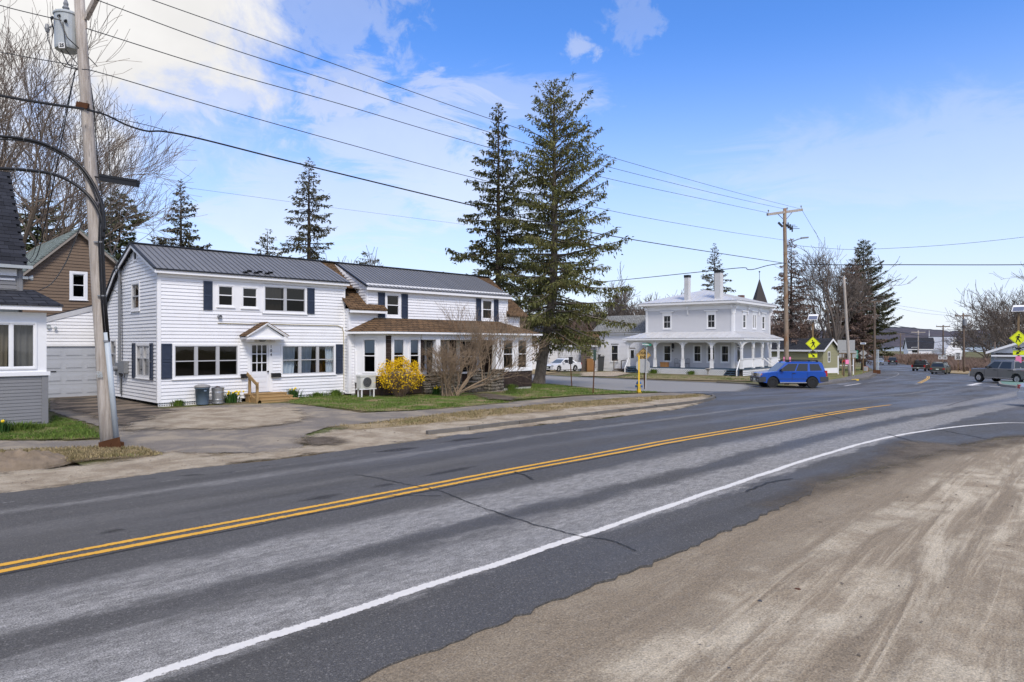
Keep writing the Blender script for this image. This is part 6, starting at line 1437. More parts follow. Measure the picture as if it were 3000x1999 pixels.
# urn, table, chairs, basket on the porch
pp = f2_.P(-.75, 3.3, -.12); mb = MB(); mb.lathe([(.16, 0), (.16, .08), (.08, .14), (.07, .6), (.12, .68), (.3, .78), (.3, .84), (.2, .86)], pp, 14); tag(mb.build('bird_bath', MT['concrete'], smooth=True), 'pale stone bird bath in front of the lattice', 'bird bath')
def bistro_chair(x, y, rz, lab):
    o = thing('bistro_chair', f2_.P(x, y, ZF), lab, 'chair', rz); s = .21; L_ = dict(local=True)
    mb = MB(); mb.box(-s, s, -s, s, .43, .46); mb.build('seat', MT['blackmetal'], o, local=True)
    for a in (-1, 1):
        for b in (-1, 1): mb = MB(); mb.tube([(a * s, b * s, 0), (a * s, b * s, .44)], .016, 5); mb.build('leg', MT['blackmetal'], o, local=True)
    mb = MB(); mb.tube([(-s, s, .44), (-s, s + .06, .9), (0, s + .07, .98), (s, s + .06, .9), (s, s, .44)], .016, 5)
    for a in (-.1, 0, .1): mb.tube([(a, s, .45), (a, s + .06, .93)], .009, 4)
    mb.build('backrest', MT['blackmetal'], o, local=True)
bistro_chair(.9, 7.55, R(100), 'black metal bistro chair left of the small porch table'); bistro_chair(.9, 6.35, R(-80), 'black metal bistro chair between the small table and porch post')
pt = f2_.P(.9, 6.95, ZF); bt = thing('bistro_table', pt, 'small round black metal table on the grey porch', 'table'); mb = MB(); mb.lathe([(.36, .70), (.36, .73), (.02, .735)], pt, 16); mb.build('table_top', MT['blackmetal'], bt)
for k in range(3): mb = MB(); a = k * 2.1; mb.tube([(pt.x + math.cos(a) * .3, pt.y + math.sin(a) * .3, pt.z), (pt.x, pt.y, pt.z + .4), (pt.x - math.cos(a) * .25, pt.y - math.sin(a) * .25, pt.z + .7)], .014, 5); mb.build('leg', MT['blackmetal'], bt)
pb = f2_.P(.7, 9.0, ZF); mb = MB(); mb.box(pb.x - .3, pb.x + .3, pb.y - .45, pb.y + .3, pb.z, pb.z + .48); wk = mb.build('wicker_box', MT['wicker']); tag(wk, 'tan woven wicker box on the grey porch floor', 'box'); mb = MB(); mb.box(pb.x - .33, pb.x + .33, pb.y - .48, pb.y + .33, pb.z + .48, pb.z + .54); mb.build('lid', MT['wicker'], wk)
wc_ = f2_.P(1.55, 8.35, ZF + 2.45); mb = MB(); mb.lathe([(.14, 0), (.14, .45), (.1, .55), (.02, .6)], (wc_.x, wc_.y, wc_.z - .4), 8); mb.lathe([(.06, -.75), (.06, -.55), (.01, -.5)], (wc_.x, wc_.y, wc_.z), 6); mb.tube([(wc_.x, wc_.y, wc_.z - .5), (wc_.x, wc_.y, wc_.z + .75)], .012, 4); tag(mb.build('wind_chime', MT['blackmetal']), 'dark wind chime hanging from the porch ceiling', 'wind chime')
clump('leafy_shrub', *f2_.P(-.6, 9.6)[:2], 1.0, .45, 200, 0, 'low green plants along the diamond lattice by the wicker box', 'leafgreen', 21, .03); clump('leafy_shrub', *f2_.P(-.6, 5.2)[:2], .9, .4, 160, 0, 'low green plants along the diamond lattice near the bird bath', 'leafgreen', 22, .03)
# rear ell of the same house
EL0, EL1, EXL = EY, 19.4, 2.9; wel = WF(f2_.P(EXL, 0), f2_.diry(), -f2_.dirx())
EW = [(16.0, 17.1, 1.1, 3.2), (13.6, 14.7, .55, 2.85)]
clap(h2, wel, EL0, EL1, .3, 4.45, EW, MT['siding'], .16, 'ell_clapboards'); window(h2, wel, *EW[0], rail=.5, case=.1, sash='h2_trim', case_mat='h2_trim', glass_='dkglass')
mb = MB(); wel.box(mb, 13.6, 13.72, .5, 2.85, -.05, .05); wel.box(mb, 14.58, 14.7, .5, 2.85, -.05, .05); wel.box(mb, 13.72, 14.58, .5, 2.73, -.06, -.01); d_ = mb.build('side_door', MT['door'], h2); g = MB(); wel.box(g, 13.95, 14.35, 1.6, 2.55, -.01, .005); g.build('pane', MT['dkglass'], d_)
mb = MB(); wel.box(mb, EL0, EL1, 4.45, 4.7, -.05, .3); wel.box(mb, EL1 - .2, EL1, .3, 4.45, -.05, .05); wel.box(mb, EL0, EL1, -.2, .3, -.1, .0); mb.build('ell_trim', MT['siding'], h2)
slab(h2, [tuple(f2_.P(EXL - .35, EL0, 4.68)), tuple(f2_.P(EXL - .35, EL1 + .3, 4.68)), tuple(f2_.P(EXL + 3.2, EL1 + .3, 6.85)), tuple(f2_.P(EXL + 3.2, EL0, 6.85))], .1, 'sh_grey', 'ell_roof'); slab(h2, [tuple(f2_.P(EXL + 3.2, EL0, 6.85)), tuple(f2_.P(EXL + 3.2, EL1 + .3, 6.85)), tuple(f2_.P(EXL + 6.8, EL1 + .3, 4.6)), tuple(f2_.P(EXL + 6.8, EL0, 4.6))], .1, 'sh_grey', 'ell_roof')
mb = MB(T2); mb.prism([(EXL, EL1, 0), (EXL + 6.5, EL1, 0), (EXL + 6.5, EL1, 4.6), (EXL + 3.2, EL1, 6.7), (EXL, EL1, 4.6)], (0, -.1, 0)); mb.build('ell_end_wall', MT['siding'], h2)
for i in range(2): mb = MB(T2); mb.box(EXL - 1.2 - i * .3, EXL - .02 if i == 0 else EXL - 1.2, 14.9, 16.0, .2 - i * .2, .35 - i * .2); mb.build('wood_step', MT['oldwood'], h2)
for yy in (14.95, 15.95): mb = MB(T2); mb.box(EXL - 1.2, EXL - 1.12, yy, yy + .08, .2, 1.3); mb.beam((EXL - 1.16, yy + .04, 1.3), (EXL - .1, yy + .04, 1.35), .07, .07); mb.build('step_rail', MT['oldwood'], h2)

# ------------------------------------------------------------------ helper for plain gabled houses further away
def gable_house(name, loc, rz, L_, W_, hw, hr_, wall, roof, label, wins=(), trim='trim', cat='house', ov=.35, chimney=None, door=None, skirt=None):
    """ridge along local x; front = -y side; wins: (face, a0,a1,z0,z1)"""
    o = thing(name, loc, label, cat, rz); T = None; B = dict(local=True)
    mb = MB(); mb.prism([(-L_ / 2, -W_ / 2, -.5), (-L_ / 2, W_ / 2, -.5), (-L_ / 2, W_ / 2, hw), (-L_ / 2, 0, hr_ - .06), (-L_ / 2, -W_ / 2, hw)], (L_, 0, 0)); mb.build('wall', MT[wall], o, local=True)
    n = int(hw / .2); cb = MB()
    for i in range(n): z = i * hw / n; cb.hexa([(-L_ / 2, -W_ / 2 - .03, z), (L_ / 2, -W_ / 2 - .03, z), (L_ / 2, -W_ / 2, z), (-L_ / 2, -W_ / 2, z), (-L_ / 2, -W_ / 2 - .004, z + hw / n), (L_ / 2, -W_ / 2 - .004, z + hw / n), (L_ / 2, -W_ / 2, z + hw / n), (-L_ / 2, -W_ / 2, z + hw / n)])
    for sx in (-1, 1):
        for i in range(int(hr_ / .2)):
            z = i * .2; ww_ = W_ / 2 if z + .2 < hw else W_ / 2 * (hr_ - z - .2) / (hr_ - hw)
            if ww_ > .1: x_ = sx * L_ / 2; cb.hexa([(x_ + sx * .03, -ww_, z), (x_ + sx * .03, ww_, z), (x_, ww_, z), (x_, -ww_, z), (x_ + sx * .004, -ww_, z + .2), (x_ + sx * .004, ww_, z + .2), (x_, ww_, z + .2), (x_, -ww_, z + .2)])
    cb.build('clapboards', MT[wall], o, local=True, kind='stuff')
    sl_ = (hr_ - hw) / (W_ / 2); 
    for s_ in (-1, 1): mb = MB(); mb.prism([(-L_ / 2 - ov, s_ * (W_ / 2 + ov), hw - ov * sl_), (L_ / 2 + ov, s_ * (W_ / 2 + ov), hw - ov * sl_), (L_ / 2 + ov, 0, hr_), (-L_ / 2 - ov, 0, hr_)], (0, 0, .1)); mb.build('roof', MT[roof], o, local=True)
    mb = MB()
    for s_ in (-1, 1):
        mb.box(-L_ / 2 - ov, L_ / 2 + ov, s_ * (W_ / 2 + ov) - .02, s_ * (W_ / 2 + ov) + .02, hw - ov * sl_ - .2, hw - ov * sl_ + .03)
        for sx in (-1, 1): x_ = sx * (L_ / 2 + ov); mb.hexa([(x_ - .02, s_ * (W_ / 2 + ov), hw - ov * sl_ - .2), (x_ + .02, s_ * (W_ / 2 + ov), hw - ov * sl_ - .2), (x_ + .02, 0, hr_ - .2), (x_ - .02, 0, hr_ - .2), (x_ - .02, s_ * (W_ / 2 + ov), hw - ov * sl_ + .06), (x_ + .02, s_ * (W_ / 2 + ov), hw - ov * sl_ + .06), (x_ + .02, 0, hr_ + .06), (x_ - .02, 0, hr_ + .06)])
    mb.build('trim_boards', MT[trim], o, local=True)
    for f, a0, a1, z0, z1 in wins:
        mb = MB(); c = .1; d_ = .04
        def bx(a, b, c_, e, q0, q1):
            if f == 'f': mb.box(a, b, -W_ / 2 - q1, -W_ / 2 - q0, c_, e)
            elif f == 'l': mb.box(-L_ / 2 - q1, -L_ / 2 - q0, a, b, c_, e)
            else: mb.box(L_ / 2 + q0, L_ / 2 + q1, a, b, c_, e)
        bx(a0, a1, z1 - c, z1, 0, .06); bx(a0, a1, z0, z0 + c, 0, .06); bx(a0, a0 + c, z0 + c, z1 - c, 0, .06); bx(a1 - c, a1, z0 + c, z1 - c, 0, .06); bx(a0 + c, a1 - c, (z0 + z1) / 2 - .03, (z0 + z1) / 2 + .03, 0, .05)
        wd = mb.build('window', MT[trim], o, local=True); mb = MB(); bx(a0 + c, a1 - c, z0 + c, z1 - c, .005, .035); mb.build('pane', MT['dkglass'], wd, local=True)
    if door: a, z1 = door; mb = MB(); mb.box(a, a + 1, -W_ / 2 - .07, -W_ / 2, 0, z1); d_ = mb.build('door', MT['door'], o, local=True); mb = MB(); mb.box(a + .2, a + .8, -W_ / 2 - .08, -W_ / 2 - .071, 1.1, z1 - .2); mb.build('pane', MT['dkglass'], d_, local=True)
    if skirt: mb = MB(); mb.box(-L_ / 2 - .05, L_ / 2 + .05, -W_ / 2 - .05, W_ / 2 + .05, -.5, skirt[0]); mb.build('skirting', MT[skirt[1]], o, local=True)
    if chimney: mb = MB(); x_, w_, zz = chimney; mb.box(x_ - w_ / 2, x_ + w_ / 2, -w_ / 2, w_ / 2, hr_ - .6, zz); mb.build('chimney', MT['brick'], o, local=True)
    return o
def facing(u, off=0): return TH - R(90) - math.atan((u - CX) / F) + R(off)     # local -y turned towards the camera
# green manufactured home: long side and right end
a = dep(2411, 1092, 88); ra_ = R(-93); ex_ = Vector((math.cos(ra_), math.sin(ra_), 0)); ey_ = Vector((-ex_.y, ex_.x, 0)); a = a - ex_ * 7.5 + ey_ * 2.3
gable_house('manufactured_home', (a.x, a.y, G(a.x)), ra_, 15, 4.6, 3.3, 4.55, 'green_sid', 'sh_darky', 'sage green manufactured home with dark roof and white corner trim', [('f', -.5, .6, 1.3, 2.7), ('r', -.9, -.2, 1.5, 2.9)], door=(-1.6, 2.8), skirt=(.75, 'trim'))
# white houses behind the big spruce
w1 = dep(1545, 1082, 84); gable_house('white_house', (w1.x - 1, w1.y + 6, G(w1.x)), facing(1560, 14), 14, 8, 4.4, 7.0, 'siding', 'sh_darky', 'white house with navy shutters behind the dark blue pickup', [('f', 1.0, 3.2, 1.7, 3.6)])
w3 = dep(1640, 1082, 92); gable_house('white_garage', (w3.x - 2, w3.y + 3.5, G(w3.x)), facing(1640, 10), 7, 6, 3.6, 5.6, 'siding', 'sh_darky', 'white outbuilding with a low roof beside the parked white sedan', [('f', -2, -.4, .2, 2.2)], cat='outbuilding')
w4 = dep(1655, 1085, 88); gable_house('white_cottage', (w4.x + 2.6, w4.y + 4.6, G(w4.x)), facing(1660, 80), 6, 4.4, 3.8, 6.0, 'siding', 'sh_grey', 'small white clapboard gable behind the weathered shed', cat='cottage')
sp_ = gnd(1692, 1088); shd = gable_house('weathered_shed', (sp_.x + 1.6, sp_.y + 1.2, G(sp_.x)), facing(1690, -6), 4.6, 3.4, 3.3, 4.6, 'shed', 'sh_brown', 'old shed with peeling white boards and a sagging roof', trim='shed', cat='shed', ov=.3)
q = gnd(1726, 1089)
mb = MB(); mb.box(q.x - .5, q.x + .5, q.y + .2, q.y + .8, q.z - .2, q.z + 3.0)
for i in range(14): mb.box(q.x - .55, q.x + .55, q.y + .1, q.y + .2, q.z + i * .21, q.z + i * .21 + .12)
tag(mb.build('stacked_boards', MT['oldwood']), 'grey weathered slatted boards stacked beside the shed door', 'boards')
mb = MB(); mb.box(q.x - .6, q.x + .6, q.y - .2, q.y - .12, q.z, q.z + 1.5); mb.box(q.x - .5, q.x + .5, q.y - .23, q.y - .2, q.z + .15, q.z + .55); tag(mb.build('plywood_sheet', MT['wicker']), 'tan plywood sheet leaning beside the peeling shed', 'plywood')
for i, (uu, hh, ww_) in enumerate(((1742, 1.9, 1.0), (1753, 1.7, 1.2))):
    q = gnd(uu, 1087); nm = 'dark_bin'; t_ = thing(nm, q, ('tall' if i == 0 else 'wide') + ' dark refuse container between the shed and the white ell', 'bin'); mb = MB(); mb.hexa([(q.x - .4 * ww_, q.y - .4, q.z), (q.x + .4 * ww_, q.y - .4, q.z), (q.x + .4 * ww_, q.y + .4, q.z), (q.x - .4 * ww_, q.y + .4, q.z), (q.x - .5 * ww_, q.y - .5, q.z + hh), (q.x + .5 * ww_, q.y - .5, q.z + hh), (q.x + .5 * ww_, q.y + .5, q.z + hh), (q.x - .5 * ww_, q.y + .5, q.z + hh)]); mb.build('bin_body', MT['cladding'], t_); mb = MB(); mb.box(q.x - .53 * ww_, q.x + .53 * ww_, q.y - .55, q.y + .5, q.z + hh, q.z + hh + .1); mb.build('lid', MT['cladding'], t_)
# church steeple and dark roofed house behind
cs = dep(2225, 1060, 150); st = thing('church_steeple', (cs.x, cs.y, G(cs.x)), 'dark shingled church spire with a weather vane beyond the hip roof', 'church')
zt = dep(2222, 818, 150).z; zb_ = dep(2222, 882, 150).z; sw = 2.3
mb = MB(); mb.box(cs.x - sw, cs.x + sw, cs.y - sw, cs.y + sw, G(cs.x), zb_ - 1.5); mb.build('tower', MT['siding'], st)
mb = MB(); pr = [(2.8, zb_ - 1.6), (2.1, zb_ - .6), (1.65, zb_ + .6), (.75, zb_ + (zt - zb_) * .6), (.06, zt)]; mb.lathe([(r * .88, z) for r, z in pr], (cs.x, cs.y, 0), 4); mb.build('spire', MT['steeple'], st); mb = MB(); mb.tube([(cs.x, cs.y, zt - .3), (cs.x, cs.y, zt + 1.6)], .05, 5); mb.lathe([(.02, -.2), (.22, 0), (.02, .2)], (cs.x, cs.y, zt + 1.6), 6); mb.build('weather_vane', MT['blackmetal'], st)
dh = dep(2262, 1060, 118); gable_house('dark_roof_house', (dh.x - 3.0, dh.y + 5, G(dh.x)), R(4), 9, 8, 5.4, 11.2, 'siding', 'sh_dark', 'white gabled house with a steep dark roof and brick chimney', [('r', -.6, .4, 4.2, 6.0), ('r', -.5, .3, 7.5, 9)], chimney=(2.0, .9, 13.0))
# tyre shop on the right (front parallel to the picture)
DT = 96.0; k_ = DT / F; o_ = dep(2904, 1080, DT); GT = G(o_.x)
tp = thing('tire_shop', (o_.x, o_.y, GT), 'white gabled shop building with a lettered front and low canopy', 'shop', facing(2900, -3))
tz = lambda v: H - (v - HY) * k_ - GT
tx = lambda u: (u - 2904) * k_
L_, D_ = 13.0, 11.0; hw_ = tz(1031); hr_ = hw_ + 6.5 * .36
mb = MB(); mb.prism([(0, 0, -1), (L_, 0, -1), (L_, 0, hw_), (L_ / 2, 0, hr_), (0, 0, hw_)], (0, D_, 0)); mb.build('wall', MT['trim'], tp, local=True)
for s_ in (-1, 1): mb = MB(); xe = L_ / 2 + s_ * (L_ / 2 + .6); mb.prism([(xe, -.7, hw_ - .30), (L_ / 2, -.7, hr_ + .04), (L_ / 2, D_, hr_ + .04), (xe, D_, hw_ - .30)], (0, 0, .32)); mb.build('roof', MT['trim'], tp, local=True)
mb = MB(); mb.prism([(.05, -1.1, tz(1040)), (L_, -1.1, tz(1040)), (L_, -.02, tz(1035)), (.6, -.02, tz(1035))], (0, 0, .05)); mb.build('canopy', MT['sh_dark'], tp, local=True); mb = MB(); mb.box(.05, L_, -1.14, -1.08, tz(1044.5), tz(1040)); mb.build('canopy_fascia', MT['trim'], tp, local=True)
mb = MB(); mb.box(.3, L_, -.05, -.01, -.5, tz(1044)); mb.build('front_siding', M('pale grey vinyl', (.50, .51, .52), .6, .06, 3), tp, local=True)
mb = MB(); mb.box(-.03, .3, -.06, .02, -.5, hw_ - .1); mb.build('corner_panel', M('blue grey panel', (.33, .38, .40), .6, .06, 3), tp, local=True)
def loctext(s, size, mat, parent, T, x, y, z, bold):
    Rm = T.to_3x3(); return lettering(s, size, mat, parent, T @ Vector((x, y, z)), Rm @ Vector((1, 0, 0)), (0, 0, 1), bold, 1.12)
TT = WM[tp.name]
loctext('WINTHROP', .50, MT['txt_navy'], tp, TT, tx(2986), -.03, tz(1021), .02); loctext('TIRE', .34, MT['txt_red'], tp, TT, tx(2976), -.03, tz(1028.7), .01); loctext('WINTHROP', .40, MT['sg_white'], tp, TT, tx(2945), -.08, tz(1056), .008)
mb = MB(); mb.lathe([(.04, 0), (.13, -.14), (.02, -.15)], (tx(2915), -.1, tz(1046)), 8, 'y'); mb.build('wall_lamp', MT['sg_white'], tp, local=True)
mb = MB(); mb.tube([(tx(2911), 1.5, tz(1022)), (tx(2911), 1.5, tz(1002))], .09, 6); mb.build('vent_pipe', MT['oldwood'], tp, local=True)
# far white buildings by the lake
fb1 = dep(2770, 1055, 230); gable_house('white_barn', (fb1.x + 4, fb1.y + 2, G(fb1.x)), facing(2790, -38), 9, 7.5, 3.4, 7.4, 'siding', 'h2_roof', 'white barn like house with a pale steep roof near the lake', [('r', -.6, .6, 4, 5.5)])
fb2 = dep(2745, 1052, 236); gable_house('white_lakeside_house', (fb2.x - 2, fb2.y + 5, G(fb2.x)), facing(2745, 12), 8, 8, 3.6, 7.2, 'siding', 'sh_darky', 'low white house with covered entry beside the barn', [('f', -3, -1, 2, 4)])
mb = MB(); q = dep(2722, 1012, 240); mb.lathe([(.3, -3), (.3, 0), (.22, 1), (.03, 5.5)], q, 6); tag(mb.build('flag_pole', MT['trim']), 'thin white pole rising above the lakeside house', 'pole')
# ------------------------------------------------------------------ utility poles and wires
RT = Vector((math.sin(TH), -math.cos(TH), 0)); FWD = Vector((math.cos(TH), math.sin(TH), 0))
def pole_shaft(parent, base, top, r0, r1, mat, n=14):
    base, top = Vector(base), Vector(top); mb = MB(); k = 9
    P = [base.lerp(top, i / (k - 1)) for i in range(k)]; P = [p + Vector((rnd.uniform(-.012, .012), rnd.uniform(-.012, .012), 0)) if 0 < i < k - 1 else p for i, p in enumerate(P)]
    mb.tube(P, [r0 + (r1 - r0) * i / (k - 1) for i in range(k)], n); return mb.build('shaft', MT[mat], parent, smooth=True)
def crossarm(parent, c, half, mat, sz=.11, pins=True):
    c = Vector(c); half = Vector(half); mb = MB(); mb.beam(c - half, c + half, sz, sz * 1.25); a = mb.build('crossarm', MT[mat], parent)
    m2 = MB()
    for s_ in (-1, 1): m2.beam(c + half * .42 * s_ - Vector((0, 0, .06)), c - Vector((0, 0, .62)) + half * .03 * s_, .035, .035)
    m2.build('arm_brace', MT['greymetal'], a)
    if pins:
        for f in (-.94, .12, .94):
            m3 = MB(); m3.lathe([(.015, 0), (.015, .1), (.06, .12), (.035, .17), (.06, .21), (.02, .26)], c + half * f + Vector((0, 0, sz * .6)), 8); m3.build('insulator', MT['greymetal'], a)
    return a
# near leaning pole
b1 = gnd(322, 1320); d1 = depth(b1); t1 = dep(232, -6, d1); b1z = b1 - Vector((0, 0, .3))
p1 = thing('utility_pole', b1, 'weathered grey leaning utility pole with transformer by the driveway', 'utility pole')
pole_shaft(p1, b1z, t1, .165, .105, 'pole', 18)
def on1(v, side=0.0, fwd=0.0):
    k = (v - 1320) / (-6 - 1320); return b1.lerp(t1, k) + RT * side + FWD * fwd
m_ = MB(); c = dep(197, 148, d1 + .05); hz = .79; m_.lathe([(.20, -.02), (.235, .0), (.245, .05), (.255, hz - .04), (.275, hz - .03), (.275, hz), (.25, hz + .03), (.1, hz + .08), (.01, hz + .09)], c, 22); tr = m_.build('transformer', MT['ltmetal'], p1, smooth=False)
m_ = MB(); q = c + Vector((0, 0, hz + .06)) + RT * -.03; m_.lathe([(.09, 0), (.055, .06), (.075, .1), (.045, .15), (.055, .2), (.02, .3)], q, 10); m_.build('bushing', MT['greymetal'], tr)
for s_, zz in ((-.2, .62), (-.05, .66), (.1, .55)): m_ = MB(); m_.lathe([(.035, 0), (.03, -.06), (.015, -.1)], c + RT * s_ - FWD * .22 + Vector((0, 0, zz)), 7, 'y'); m_.build('terminal', MT['blackmetal'], tr)
m_ = MB(); q = dep(181, 133, d1 - .22); m_.hexa([q - RT * .07 + Vector((0, 0, -.06)), q + RT * .07 + Vector((0, 0, -.06)), q + RT * .07 + Vector((0, 0, -.06)) + FWD * .03, q - RT * .07 + Vector((0, 0, -.06)) + FWD * .03, q - RT * .07 + Vector((0, 0, .06)), q + RT * .07 + Vector((0, 0, .06)), q + RT * .07 + Vector((0, 0, .06)) + FWD * .03, q - RT * .07 + Vector((0, 0, .06)) + FWD * .03]); m_.build('number_plate', MT['sg_white'], tr)
lettering('25', .1, MT['sg_black'], tr, q - FWD * .004, RT, (0, 0, 1), .003)
m_ = MB(); m_.tube([on1(20, -.05), c + Vector((0, 0, hz + .6)) + RT * .05, c + Vector((0, 0, hz + .55)) - RT * .1, c + Vector((0, 0, hz + .38)) - RT * .03], .009, 5)
m_.tube([c + RT * -.2 - FWD * .25 + Vector((0, 0, .6)), c + RT * -.27 + Vector((0, 0, .3)), on1(190, -.35), on1(205, -.1)], .012, 5); m_.tube([c - FWD * .3 + Vector((0, 0, .63)), c - FWD * .3 + RT * .2 + Vector((0, 0, .15)), on1(165, .1), on1(195, .3)], .012, 5); m_.tube([c - FWD * .3 + RT * .1 + Vector((0, 0, .5)), c - FWD * .28 + RT * .15 + Vector((0, 0, -.1)), on1(205, -.05)], .010, 5)
m_.tube([dep(140, 85, d1), dep(140, 115, d1), dep(160, 165, d1), dep(190, 195, d1), on1(208, -.05)], .012, 5); m_.build('lead_wire', MT['cable'], p1)
m_ = MB(); m_.tube([dep(140, 82, d1), dep(150, 78, d1), dep(165, 80, d1)], .02, 6); m_.lathe([(.03, -.08), (.05, 0), (.03, .1)], dep(138, 84, d1), 8); m_.build('fuse', MT['greymetal'], p1)
m_ = MB(); m_.beam(dep(252, 55, d1), dep(300, -40, d1 - .3), .09, .11); m_.tube([dep(252, 55, d1), dep(253, 85, d1)], .02, 6); m_.build('side_arm', MT['pole'], p1)
m_ = MB()   # conduit and cables down the pole
m_.tube([on1(975, .17, -.12), on1(1290, .26, -.16)], .058, 12); m_.build('conduit', MT['bluepvc'], p1, smooth=True)
m_ = MB()
for v in (1000, 1225): m_.lathe([(.07, -.02), (.07, .02)], on1(v, .17 + (v - 1000) * .0003, -.13), 12)
for v in (712, 868): m_.beam(on1(v, .05, -.14), on1(v, .24, -.14), .05, .03)
m_.build('conduit_strap', MT['greymetal'], p1)
m_ = MB()
for k, (o1, o2) in enumerate(((.0, 0), (.045, .02), (.09, 0))):
    m_.tube([on1(1000, .14 + o1, -.14 + o2), on1(868, .13 + o1, -.15 + o2), on1(712, .16 + o1, -.15 + o2), on1(640, .22 + o1, -.15 + o2), on1(600, .22 + o1, -.14)], .022, 7)
m_.build('riser_cable', MT['cable'], p1, smooth=True)
m_ = MB()
def arc(px, r, dd=0):
    pts = [dep(u, v, d1 - .15 + dd * i) for i, (u, v) in enumerate(px)]; m_.tube(spline(pts, 6), r, 8)
def spline(P, n=6):
    P = [Vector(p) for p in P]; P = [P[0] * 2 - P[1]] + P + [P[-1] * 2 - P[-2]]; o = []
    for i in range(1, len(P) - 2):
        for k in range(n):
            t_ = k / n; a, b, c_, d = P[i - 1], P[i], P[i + 1], P[i + 2]; o.append(.5 * (2 * b + (c_ - a) * t_ + (2 * a - 5 * b + 4 * c_ - d) * t_ * t_ + (3 * b - a - 3 * c_ + d) * t_ ** 3))
    return o + [P[-2]]
arc([(-260, 395), (-100, 396), (0, 400), (80, 409), (150, 430), (220, 472), (262, 520), (288, 570), (302, 620), (304, 680)], .034); arc([(-260, 493), (-100, 492), (0, 494), (90, 500), (160, 512), (215, 537), (258, 572), (285, 610), (300, 650), (303, 700)], .036); arc([(-260, 405), (-100, 404), (0, 408), (85, 416), (155, 440), (225, 486), (262, 535), (285, 590)], .018)
m_.build('looped_cable', MT['cable'], p1, smooth=True)
m_ = MB()
for u, v in ((70, 407), (150, 430), (45, 497), (78, 499), (115, 504), (150, 510), (205, 530)): q = dep(u, v, d1 - .15); m_.lathe([(.04, -.012), (.04, .012)], q, 10, 'x')
m_.build('cable_band', MT['ltmetal'], p1)
m_ = MB(); a, b_ = dep(296, 522, d1 - .1), dep(404, 540, d1 - .1); m_.beam(a, b_, .14, .13); m_.beam(a + Vector((0, 0, .05)), b_ + Vector((0, 0, .06)), .17, .05); m_.tube([on1(516, .0), a], .02, 6); m_.build('splice_case', MT['cable'], p1)
m_ = MB(); q = gnd(345, 1322) - FWD * .22; q = b1 + RT * .2 - FWD * .28
m_.hexa([q + RT * -.27 + Vector((0, 0, -.02)), q + RT * .24 + Vector((0, 0, -.02)), q + RT * .24 + FWD * .02 + Vector((0, 0, -.02)), q + RT * -.27 + FWD * .02 + Vector((0, 0, -.02)), q + RT * -.29 + Vector((0, 0, .22)), q + RT * .17 + Vector((0, 0, .34)), q + RT * .17 + FWD * .02 + Vector((0, 0, .34)), q + RT * -.29 + FWD * .02 + Vector((0, 0, .22))]); m_.box(q.x - .02, q.x + .25, q.y - .01, q.y + .2, q.z, q.z + .2); m_.build('rusty_guard', MT['rust'], p1)
lettering('226', .085, MT['ltmetal'], p1, on1(1092, -.01, -.185), RT, (0, 0, 1), .004); lettering('225', .085, MT['ltmetal'], p1, on1(1101, .0, -.185), RT, (0, 0, 1), .004)
m_ = MB(); m_.beam(on1(312, -.14, -.13), on1(318, .12, -.13), .06, .12); m_.build('cable_clamp', MT['rust'], p1)

# second pole, across the side street
d2 = 52.0; b2 = dep(2305, 1090, d2); b2.z = G(b2.x); t2 = dep(2299, 611, d2)
p2 = thing('utility_pole', b2, 'tall tan utility pole with a crossarm and street lamp behind the blue truck', 'utility pole')
pole_shaft(p2, b2, t2, .185, .125, 'pole2'); ca, cb_ = dep(2248, 629, d2 - 1.0), dep(2350, 615, d2 + 1.0); crossarm(p2, (ca + cb_) / 2, (cb_ - ca) / 2, 'pole', .15)
m_ = MB(); m_.beam(dep(2293, 652, d2), dep(2322, 673, d2 - .3), .1, .14); m_.beam(dep(2280, 652, d2), dep(2293, 665, d2), .1, .14)
for k in range(3): q = dep(2309 + k * 6, 660 + k * 5, d2 - .2); m_.tube([q + Vector((0, 0, .2)), q + Vector((0, 0, -.25))], .05, 6); m_.tube([q, q + RT * .55], .02, 4)
m_.build('fuse_bank', MT['blackmetal'], p2)
m_ = MB(); m_.tube(spline([dep(2304, 728, d2), dep(2318, 712, d2 - .2), dep(2336, 702, d2 - .4), dep(2350, 699, d2 - .5)], 4), .035, 7); lm = m_.build('lamp_arm', MT['greymetal'], p2); m_ = MB(); q = dep(2356, 698, d2 - .5); m_.beam(q - RT * .25, q + RT * .3 + Vector((0, 0, .05)), .2, .1); m_.build('lamp_head', MT['greymetal'], lm)
for u0, u1 in ((2295.5, 2298.5), (2312, 2317)): m_ = MB(); q0, q1 = dep(u0, 1063, d2 - .2), dep(u1, 1046, d2 - .2); m_.hexa([q0, Vector((q1.x, q1.y, q0.z)), Vector((q1.x, q1.y, q0.z)) + FWD * .02, q0 + FWD * .02, Vector((q0.x, q0.y, q1.z)), q1, q1 + FWD * .02, Vector((q0.x, q0.y, q1.z)) + FWD * .02]); m_.build('pink_notice', MT['pink'], p2)
